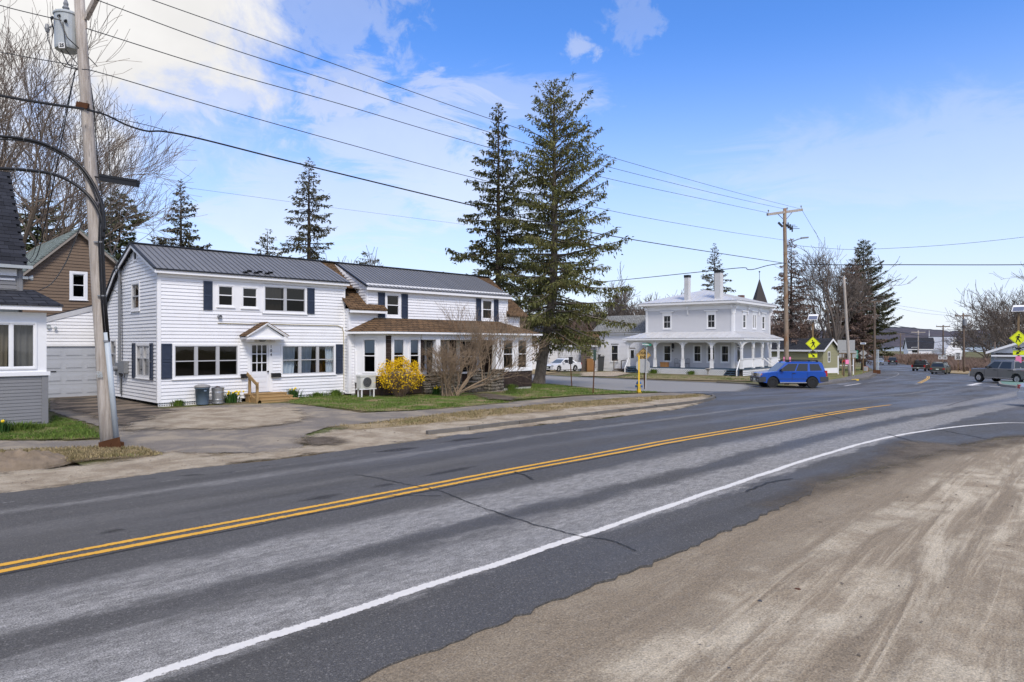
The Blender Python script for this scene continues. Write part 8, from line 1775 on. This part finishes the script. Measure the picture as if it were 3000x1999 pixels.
    mb.box(xr, xf, -hw + .2, hw - .2, zb - .06, zb + .04); mb.build('underbody', MT['rubber'], o, **B)
    F_, Rr = L / 2, -L / 2
    for nm, mat, bx in S['bits']:
        for b in (bx if isinstance(bx, list) else [bx]):
            for s_ in ((1, -1) if b[6] else (1,)):
                mb = MB(); y0, y1 = sorted((b[2] * s_, b[3] * s_)); mb.box(b[0], b[1], y0, y1, b[4], b[5]); mb.build(nm, MT[mat], o, **B)
    for s_ in (1, -1):
        mb = MB(); xm = x1 - .42; mb.box(xm - .09, xm + .09, s_ * (wb_ + .02) - .02 * 0, s_ * (wb_ + .22), belt + .03, belt + .2) if s_ > 0 else mb.box(xm - .09, xm + .09, -(wb_ + .22), -(wb_ + .02), belt + .03, belt + .2); mb.build('mirror', MT[S.get('mirror', 'cladding')], o, **B)
    return o
def head_left(u, toward): # heading pointing image-left, turned towards the camera by `toward` degrees
    va = TH - math.atan((u - CX) / F); return va + R(90) + R(toward)
# --- blue SUV
L, hw = 4.54, .925
suv = dict(L=L, W=1.85, H=1.80, r=.385, zb=.36, fo=.86, wb=2.70, belt=1.13, paint='cp_blue', rim='rim_dk', shield=1, tumble=.2,
  top=[(2.27, .55), (2.25, .92), (2.12, 1.04), (1.6, 1.10), (1.15, 1.15), (-2.1, 1.15), (-2.24, 1.05), (-2.26, .6)], cab=(-2.2, 1.2, .50, -1.98),
  side_win=[[(.635, .16), (.97, .14), (.90, .93), (.655, .93)], [(.37, .16), (.61, .16), (.62, .93), (.385, .93)], [(.07, .22), (.315, .18), (.335, .90), (.10, .90)]],
  bits=[('front_bumper', 'cladding', (2.02, 2.33, -.93, .93, .42, .74, 0)), ('grille', 'blackmetal', (2.2, 2.285, -.30, .30, .78, 1.0, 0)), ('grille_bar', 'chrome', [(2.2, 2.30, .30, .42, .76, 1.02, 1), (2.28, 2.30, -.06, .06, .84, .94, 0)]), ('headlight', 'lamp_clear', (2.1, 2.275, .46, .86, .80, 1.0, 1)), ('side_marker', 'amber', (1.98, 2.2, .86, .915, .86, .98, 1)), ('skid_plate', 'chrome', (2.28, 2.345, -.35, .35, .40, .52, 0)), ('licence_plate', 'plate', (2.33, 2.36, -.17, .17, .52, .66, 0)), ('fender_flare', 'cladding', [(1.88, 2.15, .90, .945, .45, .78, 1), (-2.25, -1.78, .90, .945, .45, .78, 1)]), ('rear_bumper', 'cladding', (-2.34, -2.1, -.92, .92, .46, .76, 0)), ('tail_light', 'lamp_red', (-2.27, -2.1, .80, .915, .82, 1.2, 1)), ('running_board', 'chrome', (-.85, .95, .90, 1.0, .36, .42, 1)), ('door_handle', 'blackmetal', [(-.12, .08, .92, .945, .98, 1.03, 1)]), ('roof_rail', 'blackmetal', [(-1.7, .3, .62, .68, 1.86, 1.91, 1), (.2, .45, .62, .68, 1.78, 1.87, 1), (-1.75, -1.6, .62, .68, 1.78, 1.87, 1), (-1.2, -1.1, -.62, .62, 1.86, 1.90, 0), (.0, .1, -.62, .62, 1.86, 1.90, 0)]), ('fog_lamp', 'lamp_clear', (2.3, 2.34, .58, .72, .52, .6, 1)), ('door_seam', 'blackmetal', [(x, x + .018, .918, .929, .5, 1.08, 1) for x in (-.95, .1, 1.12)]), ('side_moulding', 'dkblue', (-.9, 1.1, .92, .935, .62, .65, 1))])
fw = dep(2265.5, 1138, 46.0); rw_ = dep(2375, 1136.5, 46.9); hd_ = head_left(2310, 21); dv = Vector((math.cos(hd_), math.sin(hd_), 0)); ctr = (Vector((fw.x, fw.y, 0)) + Vector((rw_.x, rw_.y, 0))) / 2 - Vector((-dv.y, dv.x, 0)) * .8 + dv * -.06
vehicle('blue_suv', 'bright blue SUV with charcoal cladding and roof rack turning at the corner', (ctr.x, ctr.y, G(ctr.x) + ROAD), hd_, suv, 'SUV')
# --- sedans
def sedan(L=4.6, W=1.8, H=1.45, paint='cp_white', rim='rim_lt'):
    h = L / 2; return dict(L=L, W=W, H=H, r=.33, zb=.22, fo=.86, wb=2.7, belt=.92, paint=paint, rim=rim, shield=1, tumble=.26, mirror=paint, top=[(h, .42), (h - .03, .66), (h - .3, .78), (h - .95, .92), (h - 1.2, .95), (-h + .75, .98), (-h + .1, 1.0), (-h, .85), (-h + .02, .45)], cab=(-h + .45, h - 1.15, h - 2.0, -h + 1.35), side_win=[[(.55, .14), (.97, .10), (.90, .93), (.57, .95)], [(.14, .2), (.525, .15), (.54, .95), (.20, .9)]],
      bits=[('front_bumper', paint, (h - .1, h + .03, -.84, .84, .24, .52, 0)), ('grille', 'blackmetal', (h - .05, h + .04, -.42, .42, .36, .62, 0)), ('headlight', 'lamp_clear', (h - .4, h - .0, .50, .86, .60, .74, 1)), ('fog_lamp', 'blackmetal', (h - .08, h + .02, .62, .80, .34, .46, 1)), ('licence_plate', 'plate', (h + .03, h + .05, -.15, .15, .42, .54, 0)), ('rear_bumper', paint, (-h - .04, -h + .1, -.84, .84, .3, .62, 0)), ('tail_light', 'lamp_red', (-h - .01, -h + .3, .56, .895, .74, .92, 1)), ('door_handle', paint, (-.2, -.02, .9, .925, .80, .84, 1))])
q = dep(1648, 1091, 76); hd_ = head_left(1640, 46); vehicle('white_sedan', 'white four door sedan parked in front of the weathered shed', (q.x + 1.0, q.y + .9, G(q.x) + .05), hd_, sedan(), 'car')
# --- pickups
def pickup(L, W, H, r, wb, fo, paint, rim, cabl, bumper='chrome'):
    h = L / 2; cf = h - 1.45; cr = cf - cabl; belt = H * .62; bt = H * .60
    return dict(L=L, W=W, H=H, r=r, zb=.42, fo=fo, wb=wb, belt=belt, paint=paint, rim=rim, shield=0, tumble=.22, tw=.27, rg0=.2, top=[(h, .6), (h - .02, belt - .14), (h - .2, belt - .04), (cf + .1, belt + .02), (cf - .1, belt + .03), (cr, belt + .03), (cr - .04, bt), (-h, bt), (-h + .01, .6)], cab=(cr, cf, cf - .68, cr + .1), side_win=[[(.56, .15), (.96, .15), (.88, .92), (.57, .92)], [(.10, .15), (.50, .15), (.51, .92), (.12, .92)]] if cabl > 1.8 else [[(.2, .15), (.95, .15), (.88, .92), (.22, .92)]],
      bits=[('front_bumper', bumper, (h - .06, h + .1, -W / 2 + .02, W / 2 - .02, .48, .72, 0)), ('grille', 'blackmetal', (h - .05, h + .02, -.55, .55, .74, belt - .12, 0)), ('headlight', 'lamp_clear', (h - .25, h + .01, .6, W / 2 - .03, .78, belt - .12, 1)), ('side_marker', 'amber', (h - .18, h - .05, W / 2 - .04, W / 2 + .005, belt - .3, belt - .12, 1)), ('rear_bumper', bumper, (-h - .14, -h + .02, -W / 2 + .04, W / 2 - .04, .52, .70, 0)), ('tail_light', 'lamp_red', (-h - .015, -h + .1, W / 2 - .19, W / 2 + .004, bt - .42, bt - .05, 1)), ('licence_plate', 'plate', (-h - .16, -h - .14, -.16, .16, .54, .68, 0)), ('tailgate', paint, (-h - .02, -h + .03, -W / 2 + .2, W / 2 - .2, .74, bt - .02, 0)), ('bed_liner', 'rubber', (-h + .08, cr - .1, -W / 2 + .14, W / 2 - .14, bt - .02, bt + .004, 0)), ('door_handle', 'cladding', [(cf - cabl * .46, cf - cabl * .34, W / 2 - .01, W / 2 + .015, belt - .14, belt - .09, 1), (cf - cabl * .93, cf - cabl * .82, W / 2 - .01, W / 2 + .015, belt - .14, belt - .09, 1)]), ('running_board', 'chrome', (cr, cf - .1, W / 2 - .06, W / 2 + .05, .42, .48, 1)), ('door_seam', 'blackmetal', [(cf - cabl * f_, cf - cabl * f_ + .018, W / 2 - .006, W / 2 + .004, .5, belt - .04, 1) for f_ in (.04, .5, .97)]), ('tail_lamp_bar', 'lamp_red', (cr + .1, cr + .2, -.2, .2, H - .03, H + .01, 0)), ('fender_flare', paint, [(h - fo - r - .14, h - fo + r + .14, W / 2 - .04, W / 2 + .03, r * 2 + .06, r * 2 + .16, 1), (h - fo - wb - r - .14, h - fo - wb + r + .14, W / 2 - .04, W / 2 + .03, r * 2 + .06, r * 2 + .16, 1)])])
fwp, rwp = gnd(2872, 1121), Vector((70.1, 9.6, G(70))); dv = (fwp - rwp); hd_ = math.atan2(dv.y, dv.x) ; dvn = Vector((math.cos(hd_), math.sin(hd_), 0)); cen = (fwp + rwp) / 2 - Vector((-dvn.y, dvn.x, 0)) * .85 - dvn * .1
vehicle('grey_pickup', 'grey metallic crew cab pickup waiting behind the green island', (cen.x, cen.y, G(cen.x) + ROAD), hd_, pickup(5.85, 2.03, 1.98, .42, 3.65, .95, 'cp_grey', 'rim_lt', 2.85), 'pickup truck')
rwp = dep(1561, 1078, 88); hd_ = head_left(1550, 14); dvn = Vector((math.cos(hd_), math.sin(hd_), 0)); cen = Vector((rwp.x, rwp.y, 0)) + dvn * 1.9 - Vector((-dvn.y, dvn.x, 0)) * .9
vehicle('navy_pickup', 'dark blue pickup parked beyond the house end and spruce trunk', (cen.x, cen.y, G(cen.x) + .05), hd_, pickup(6.2, 2.05, 2.0, .43, 3.9, 1.0, 'cp_navy', 'rim_lt', 2.3), 'pickup truck')
q = gnd(2702, 1089); vehicle('black_pickup', 'black pickup seen from behind on the bend', (q.x + 2.6, q.y + .8, G(q.x + 2.6) + ROAD), R(5), pickup(5.6, 1.98, 1.88, .39, 3.5, .95, 'cp_black', 'rim_dk', 2.2), 'pickup truck')
def wagon(L, W, H, paint, rails=True):
    h = L / 2; b = H * .6; return dict(L=L, W=W, H=H, r=.35, zb=.26, fo=.9, wb=2.75, belt=b, paint=paint, rim='rim_dk', shield=0, tumble=.22, mirror=paint, rg0=.22, top=[(h, .5), (h - .04, .78), (h - .3, b - .12), (h - 1.0, b), (h - 1.15, b + .02), (-h + .15, b + .02), (-h + .02, b - .1), (-h, .5)], cab=(-h + .06, h - 1.1, h - 1.85, -h + .5), side_win=[[(.6, .14), (.97, .12), (.9, .92), (.62, .94)], [(.33, .16), (.58, .15), (.6, .94), (.35, .94)], [(.08, .25), (.30, .17), (.32, .93), (.16, .88)]],
      bits=[('rear_bumper', 'cladding', (-h - .06, -h + .1, -W / 2 + .02, W / 2 - .02, .3, .58, 0)), ('bumper_strip', 'chrome', (-h - .075, -h - .06, -.55, .55, .36, .42, 0)), ('tail_light', 'lamp_red', (-h - .02, -h + .12, W / 2 - .3, W / 2 - .04, b - .3, b - .12, 1)), ('licence_plate', 'plate', (-h - .03, -h - .01, -.18, .18, b - .34, b - .2, 0)), ('front_bumper', 'cladding', (h - .1, h + .04, -W / 2 + .05, W / 2 - .05, .28, .5, 0)), ('headlight', 'lamp_clear', (h - .2, h + .005, .5, W / 2 - .06, .66, .82, 1)), ('grille', 'blackmetal', (h - .05, h + .02, -.45, .45, .5, .72, 0))] + ([('roof_rail', 'blackmetal', (-h + .6, h - 2.0, W / 2 - .32, W / 2 - .26, H, H + .06, 1))] if rails else []))
q = gnd(2758, 1098); vehicle('olive_crossover', 'olive green crossover seen from behind, nearest on the bend', (q.x + 2.3, q.y + .6, G(q.x + 2.3) + ROAD), R(3), wagon(4.87, 1.87, 1.68, 'cp_green'), 'car')
q = gnd(2617, 1069); vehicle('dark_crossover', 'dark crossover driving away toward the lake', (q.x + 2.2, q.y + .7, G(q.x + 2.2) + ROAD), R(14), wagon(4.6, 1.9, 1.72, 'cp_black'), 'car')
q = gnd(2575.5, 1070); vehicle('silver_sedan', 'silver blue sedan coming toward the intersection with a dark van behind', (q.x + 2.2, q.y + .6, G(q.x) + ROAD), R(196), sedan(4.6, 1.82, 1.46, 'cp_silver', 'rim_lt'), 'car')
q = gnd(2583, 1064.5); vehicle('black_van', 'black van close behind the silver sedan', (q.x + 6, q.y + 2.2, G(q.x + 6) + ROAD), R(196), wagon(5.0, 1.95, 1.95, 'cp_black', False), 'van')
q = gnd(2543, 1055); vehicle('white_hatchback', 'small white car far off beside the dark tree', (q.x, q.y, G(q.x) + ROAD), R(185), sedan(4.4, 1.75, 1.47, 'cp_white', 'rim_dk'), 'car')
q = gnd(2993, 1193); vehicle('white_car', 'white car with a red tail lamp leaving the intersection', (q.x + .9, q.y - 2.2, G(q.x) + ROAD), R(-68), sedan(4.6, 1.8, 1.46, 'cp_white', 'rim_lt'), 'car')
# ------------------------------------------------------------------ trees
def conifer(name, label, base, h, r_tr, prof, seed, n_br, dens, mat, bark_='bark_far', axis=None, pitch=(.1, -.35), droop=.25, el=(.16, .34), wd=.045, hang=.5, lo=.08, ragged=.35, lat=.22, group=None, asym=None, cone=1.0, clump_=.5, pv=.18):
    """trunk, limbs, hanging needle sprays; prof: [(t, radius)] from foot 0 to tip 1"""
    rg = np.random.RandomState(seed); base = Vector(base); o = thing(name, base, label, 'tree', group=group)
    ax = axis or [(0, Vector((0, 0, 0)))]
    def at(t_):
        q = Vector((0, 0, h * t_)); ks = [k for k, _ in ax]; i = max(j for j in range(len(ks)) if ks[j] <= t_ or j == 0)
        if i + 1 < len(ax): f = (t_ - ks[i]) / (ks[i + 1] - ks[i]); off = ax[i][1].lerp(ax[i + 1][1], f)
        else: off = ax[i][1]
        return base + q + off
    mb = MB(); T_ = [0, .01, .03, .06, .12, .2, .3, .4, .5, .6, .7, .8, .9, 1.0]; mb.tube([at(t_) for t_ in T_], [r_tr * (1.5 if t_ < .005 else 1.22 if t_ < .02 else (1.06 - t_) if t_ < 1 else .02) for t_ in T_], 12); mb.build('trunk', MT['bark' if bark_ == 'bark' else bark_], o, smooth=True)
    pt = np.array([p[0] for p in prof]); pr = np.array([p[1] for p in prof]); lb = MB(); EP = []; ED = []; EL = []
    for i in range(n_br):
        t_ = lo + (1 - lo) * ((i + rg.rand()) / n_br) ** .95; t_ = min(t_, .995); Rr = np.interp(t_, pt, pr); a = i * 2.39996 + rg.uniform(-.4, .4)
        L = Rr * rg.uniform(1 - ragged, 1.08)
        if asym: L *= 1 + asym[1] * math.cos(a - asym[0])
        if L < .08: continue
        p0 = pitch[1] + (pitch[0] - pitch[1]) * t_ + rg.normal() * pv; dr = droop * (1.1 - t_) * rg.uniform(.6, 1.4); st = at(t_); c, s_ = math.cos(a), math.sin(a)
        P = lambda s: st + Vector((c * L * s, s_ * L * s, L * (math.tan(p0) * s - dr * s * s + dr * .75 * s ** 3)))
        lb.tube([P(s) for s in (0, .3, .6, .85, 1.0)], [max(.012, .028 * L ** .7 * (1 - s * .85)) * cone for s in (0, .3, .6, .85, 1)], 4, False)
        m = max(3, int(dens * L * (1 + .4 * L))); s = rg.uniform(.12, 1.03, m) ** .75; w_ = lat * L * (1.05 - s) + .12 * min(L, 1.2); q = rg.normal(size=m) * w_ * .6
        cs_ = rg.uniform(.15, 1, max(2, int(L * 2.2))); j = rg.randint(len(cs_), size=m); s = np.where(rg.rand(m) < clump_, np.clip(cs_[j] + rg.normal(size=m) * .05, .08, 1.03), s); pts = np.array([P(x) for x in s]); pts[:, 0] += -s_ * q; pts[:, 1] += c * q; pts[:, 2] += -np.abs(q) * .28 + rg.normal(size=m) * .04 * min(L, 1.5)
        hg = rg.rand(m) < hang; d = np.stack([c * .8 + -s_ * np.sign(q) * .6, s_ * .8 + c * np.sign(q) * .6, rg.uniform(-.5, .1, m)], -1); d[hg] = np.stack([rg.normal(size=hg.sum()) * .25, rg.normal(size=hg.sum()) * .25, -np.ones(hg.sum())], -1)
        d += rg.normal(size=(m, 3)) * .25; d /= np.linalg.norm(d, axis=1)[:, None]; EP.append(pts); ED.append(d); EL.append(rg.uniform(el[0], el[1], m) * (0.65 + .35 * min(L, 2) / 2))
    lb.build('branches', MT[bark_], o, kind='stuff'); P = np.concatenate(EP); D = np.concatenate(ED); E = np.concatenate(EL)[:, None]; n = len(P)
    S = np.cross(D, rg.normal(size=(n, 3))); S /= np.linalg.norm(S, axis=1)[:, None] + 1e-9; N = np.cross(S, D); W_ = wd * rg.uniform(.7, 1.4, (n, 1))
    V = np.stack([P, P + D * E * .45 + S * W_ + N * W_ * .4, P + D * E, P + D * E * .45 - S * W_ + N * W_ * .4], 1).reshape(-1, 3)
    i = np.arange(n)[:, None] * 4; npmesh('needles', V, np.concatenate([i + [[0, 1, 2]], i + [[0, 2, 3]]]), MT[mat], o, kind='stuff'); return o
b = gnd(1578, 1128); d = depth(b); k = d / F; Hs = (1128 - 238) * k
conifer('spruce_tree', 'tallest spruce with a leaning bare lower trunk on the lawn', b, Hs, .36, [(0, 0), (.1, 1.5), (.14, 3.0), (.18, 4.2), (.25, 4.75), (.36, 4.65), (.5, 4.15), (.62, 3.7), (.72, 3.0), (.82, 2.3), (.9, 1.5), (.96, .85), (1, .2)], 3, 250, 20, 'spruce', 'bark', [(0, Vector((0, 0, 0))), (.12, RT * .35), (.27, RT * .95), (.5, RT * 1.05), (1, RT * 1.0)], (.75, -.26), .28, (.15, .36), .04, .6, .125, .5, .24, asym=(-TH * .98, .10))
p = dep(1460, 1110, 55); p.z = G(p.x); k = 55 / F
conifer('spruce_tree', 'narrower dark spruce standing behind the dormer of the white house', p, (1110 - 298) * k, .34, [(0, 0), (.12, 2.4), (.25, 3.8), (.38, 4.0), (.52, 3.5), (.65, 2.8), (.78, 1.9), (.9, 1.05), (.97, .5), (1, .12)], 5, 190, 20, 'spruce_dk', 'bark_far', None, (.45, -.3), .28, (.18, .42), .055, .5, .1, .5)
def far_conifer(u, vb, vt, dd, rpx, label, seed, n=110, dens=7, mat='spruce_far', pitch=(.3, -.15), gaps=.4, hang=.3, name='spruce_tree', wd=.06, el=(.22, .5), prof=None):
    p = dep(u, vb, dd); p.z = G(p.x); k = dd / F; hh = H + (HY - vt) * k - p.z; r_ = rpx * k
    return conifer(name, label, p, hh, hh * .017, [(a, b_ * r_) for a, b_ in (prof or [(0, 0), (.12, .9), (.3, 1.0), (.5, .8), (.7, .52), (.85, .28), (.95, .12), (1, .03)])], seed, n, dens * 2, mat, 'bark_far', None, pitch, .3, el, wd, hang, .12, gaps, .16)
far_conifer(530, 1000, 522, 78, 120, 'pointed spruce above the left end of the metal roof', 11, 140, 9)
far_conifer(905, 1000, 462, 72, 90, 'gaunt thin spruce with sparse drooping limbs above the metal roof', 12, 140, 6, prof=[(0, .9), (.3, 1.15), (.5, 1.1), (.7, .85), (.83, .7), (.92, .4), (.98, .2), (1, .03)], pitch=(.2, -.35))
far_conifer(784, 1000, 670, 82, 150, 'short spruce showing just over the metal roof ridge', 13, 90, 7)
far_conifer(1078, 1000, 740, 105, 110, 'small distant conifer above the dormer roof', 14, 70, 5, prof=[(0, .6), (.4, .8), (.7, .6), (.88, .42), (.96, .3), (1, .1)])
far_conifer(2094, 1040, 712, 112, 85, 'slim conical spruce behind the white chimney', 15, 130, 6)
far_conifer(2318, 1060, 700, 96, 105, 'tall ragged larch behind the tan utility pole', 16, 150, 6, 'brush', gaps=.5, prof=[(0, .6), (.2, .95), (.4, .85), (.6, .6), (.75, .38), (.85, .22), (.95, .2), (1, .05)])
far_conifer(2530, 1075, 704, 116, 112, 'big dark spruce on the far corner above the bend', 17, 200, 9, 'spruce_dk', prof=[(0, .3), (.1, .7), (.2, .85), (.4, .9), (.55, .72), (.7, .5), (.85, .3), (.95, .2), (1, .05)], pitch=(.6, .1))
far_conifer(2498, 1078, 770, 108, 70, 'brown bushy conifer beside the dark corner spruce', 18, 170, 10, 'brush', prof=[(0, .3), (.1, .9), (.3, 1.1), (.6, .9), (.8, .6), (.95, .3), (1, .1)])
far_conifer(350, 1010, 560, 62, 100, 'pine with layered boughs behind the leaning pole', 19, 110, 16, 'pine', (.25, .05), .5, .1, 'pine_tree', .07, (.25, .55), [(0, .3), (.3, .8), (.6, .9), (.8, .8), (.92, .45), (1, .1)])
far_conifer(110, 1010, 575, 66, 120, 'dark pine partly hidden by the bare maple', 20, 100, 10, 'pine', (.25, .05), .5, .1, 'pine_tree', .08, (.25, .6), [(0, .3), (.3, .8), (.6, .9), (.8, .8), (.92, .45), (1, .1)])
far_conifer(1305, 1000, 800, 130, 55, 'low pine top peeping over the dormer roof', 22, 70, 8, 'pine', (.3, .1), .4, .1, 'pine_tree', .12, (.4, .9), [(0, .6), (.6, 1), (.85, .8), (1, .2)])
def bare_tree(name, label, base, h, r_tr, seed, limbs, mat, lev=4, spread=.45, up=.25, minr=.012, fork=.25, out=.5, n0=3, lean=None, limb_len=.55, group=None, bias=None):
    rg = np.random.RandomState(seed); o = thing(name, base, label, 'tree', group=group); base = Vector(base); mb = MB(); tw = MB(); tr = MB()
    top = base + Vector((0, 0, h * fork)) + (lean or Vector((0, 0, 0))); tr.tube([base, base.lerp(top, .12), base.lerp(top, .5), top], [r_tr * 1.35, r_tr, r_tr * .9, r_tr * .85], 10); tr.build('trunk', MT[mat], o, smooth=True)
    for i in range(limbs):
        a = i * 2.4 + rg.uniform(-.4, .4); k = out * rg.uniform(.35, 1.1); d = Vector((math.cos(a) * k, math.sin(a) * k, 1))
        if bias is not None: d += bias * rg.uniform(0, 1)
        grow(mb, tw, base.lerp(top, rg.uniform(.72, 1.0)), d.normalized(), h * limb_len * rg.uniform(.65, 1.0) * (1 - fork) * 1.1, r_tr * rg.uniform(.38, .6), lev, rg, up, spread, n0, minr)
    mb.build('limbs', MT[mat], o); tw.build('twigs', MT[mat], o, kind='stuff'); return o
p = dep(-10, 1010, 44); p.z = 0
bare_tree('maple_tree', 'huge bare maple with spreading fine branches behind the grey house', p, 21, .36, 2, 9, 'maple', 4, .36, .2, .011, .16, .75, 4, bias=RT * .55, limb_len=.5)
p = dep(-220, 1010, 50); p.z = 0; bare_tree('maple_tree', 'second bare maple standing further behind the grey house roof', p, 23, .45, 4, 8, 'maple', 4, .42, .2, .014, .2, .8, 3, bias=RT * .5)
p = gnd(2437, 1093); bare_tree('maple_tree', 'large bare maple with a stout forked trunk by the letter board', p, (1093 - 752) * depth(p) / F, .48, 6, 9, 'maple2', 4, .45, .22, .022, .22, .75, 3, RT * .3)
p = dep(2390, 1070, 125); p.z = G(p.x); bare_tree('maple_tree', 'bare tree behind the sage manufactured home', p, 15, .35, 8, 7, 'maple2', 4, .5, .2, .026, .2, .9, 3)
for i, (u, dd, vt, sd_) in enumerate(((2935, 150, 905, 31), (2985, 135, 868, 32), (3060, 140, 850, 33), (2890, 165, 945, 34))):
    p = dep(u, 1075, dd); p.z = G(p.x); hh = H + (HY - vt) * dd / F - p.z
    bare_tree('bare_tree', ['bare brown tree rising just left of the shop gable', 'tallest bare brown tree over the shop roof', 'bare tree beyond the far end of the shop roof', 'low bushy bare tree behind the speed limit sign'][i], p, hh, .35, sd_, 9, 'maple2', 4, .5, .22, .03, .12, .95, 3, limb_len=.62)
for i, (u, dd, vt, sd_) in enumerate(((1845, 110, 868, 41), (1870, 104, 862, 42), (1800, 112, 885, 43))):
    p = dep(u, 1060, dd); p.z = G(p.x); hh = H + (HY - vt) * dd / F - p.z
    bare_tree('bare_tree', ['bare reddish tree behind the grey ell roof', 'bare tree against the hip roof corner', 'bare tree hidden between spruce and ell roof'][i], p, hh, .25, sd_, 8, 'maple2', 4, .45, .3, .03, .15, .7, 3)
p = dep(1012, 1000, 100); p.z = G(p.x); bare_tree('bare_tree', 'tiny bare treetop above the brown roof valley', p, (H + (HY - 742) * 100 / F - p.z), .16, 51, 6, 'maple2', 3, .4, .3, .03, .35, .5, 3)
# background woods behind the houses and brush by the road
def thicket(name, label, spots, n, h0, h1, mat, seed, r=.03, cat='brush', sp=1.0):
    rg = np.random.RandomState(seed); V = []; Fc = []; A = np.array(spots)
    for _ in range(n):
        i = rg.randint(len(A) - 1); f = rg.rand(); x, y = A[i, :2] * (1 - f) + A[i + 1, :2] * f; x += float(np.clip(rg.normal(), -1.5, 1.5)) * sp; y += float(np.clip(rg.normal(), -1.5, 1.5)) * sp; z = G(x) - .1; h = rg.uniform(h0, h1) * (.55 + .6 * float(vnoise(np.array([x]), np.array([y]), .12, seed)[0])); a = rg.uniform(0, 6.28); l = rg.uniform(.05, .55) * h
        for b_ in range(3):
            t0 = 0 if b_ == 0 else rg.uniform(.2, .6); a2 = a + (0 if b_ == 0 else rg.uniform(-1.8, 1.8)); x0, y0, z0 = x + math.cos(a) * l * t0, y + math.sin(a) * l * t0, z + h * t0; L = h * (1 - t0); x1, y1, z1 = x0 + math.cos(a2) * l * (1 - t0 * .5), y0 + math.sin(a2) * l * (1 - t0 * .5), z0 + L * rg.uniform(.7, 1); k = len(V); V += [(x0 - r, y0 + r, z0), (x0 + r, y0 - r, z0), (x1, y1, z1), (x0 + r, y0 + r, z0)]; Fc += [(k, k + 1, k + 2), (k + 1, k + 3, k + 2)]
    return tag(npmesh(name, V, Fc, MT[mat], kind='stuff'), label, cat)
bl_ = [tuple(dep(u, 1060, dd)) for u, dd in ((2585, 222), (2640, 205), (2690, 180), (2740, 160), (2790, 150), (2850, 140), (2890, 135))]
thicket('roadside_brush', 'dense leafless brown brush along the far bend', bl_, 8000, 1.5, 3.0, 'brush', 3, .05, sp=3.5)
thicket('roadside_brush', 'low tan brush at the foot of the poles by the verge', [tuple(dep(u, 1075, dd)) for u, dd in ((2780, 128), (2830, 122), (2885, 118))], 2500, 1.0, 3.2, 'brush', 4, .04, sp=2.5)
thicket('background_woods', 'leafless grey brown woods behind the houses', [tuple(dep(u, 1040, dd)) for u, dd in ((-200, 90), (150, 95), (700, 130), (1150, 135), (1500, 125), (1700, 130), (1900, 130), (2300, 135))], 13000, 5, 12.5, 'brush', 5, .09, 'woods', 5)
for i, (u, vt, dd, rp) in enumerate(((1560, 925, 120, 70), (1640, 900, 128, 80), (1720, 915, 125, 70), (1520, 905, 118, 60))):
    far_conifer(u, 1060, vt, dd, rp, ['dark evergreen behind the white house with shutters', 'dark evergreen between the spruce trunk and the shed', 'dark evergreen above the weathered shed', 'dark evergreen near the porch roof end'][i], 60 + i, 70, 7, 'spruce_dk', hang=.3, wd=.13, el=(.4, .9))

# ------------------------------------------------------------------ groups for repeats
GR = {'utility_pole': 'utility poles along the street', 'power_line': 'overhead power wires', 'telephone_cable': 'overhead telephone cables', 'service_drop': 'service wires from the leaning pole', 'spruce_tree': 'spruces around the houses', 'pine_tree': 'pines behind the houses', 'maple_tree': 'bare maples', 'bare_tree': 'bare trees in the background', 'daffodil_clump': 'daffodil clumps by the houses', 'leafy_weed': 'green weeds along house walls', 'leafy_shrub': 'low plants along the porch lattice', 'bistro_chair': 'bistro chairs on the porch', 'dark_bin': 'dark bins beside the shed', 'crossing_sign': 'pedestrian crossing signs', 'post_box': 'boxes on posts by the lawn', 'stone': 'loose stones on the sand lot'}
for o in COL.objects:
    k = o.name.split('.')[0]
    if o.parent is None and k in GR and 'label' in o and 'group' not in o: o['group'] = GR[k]
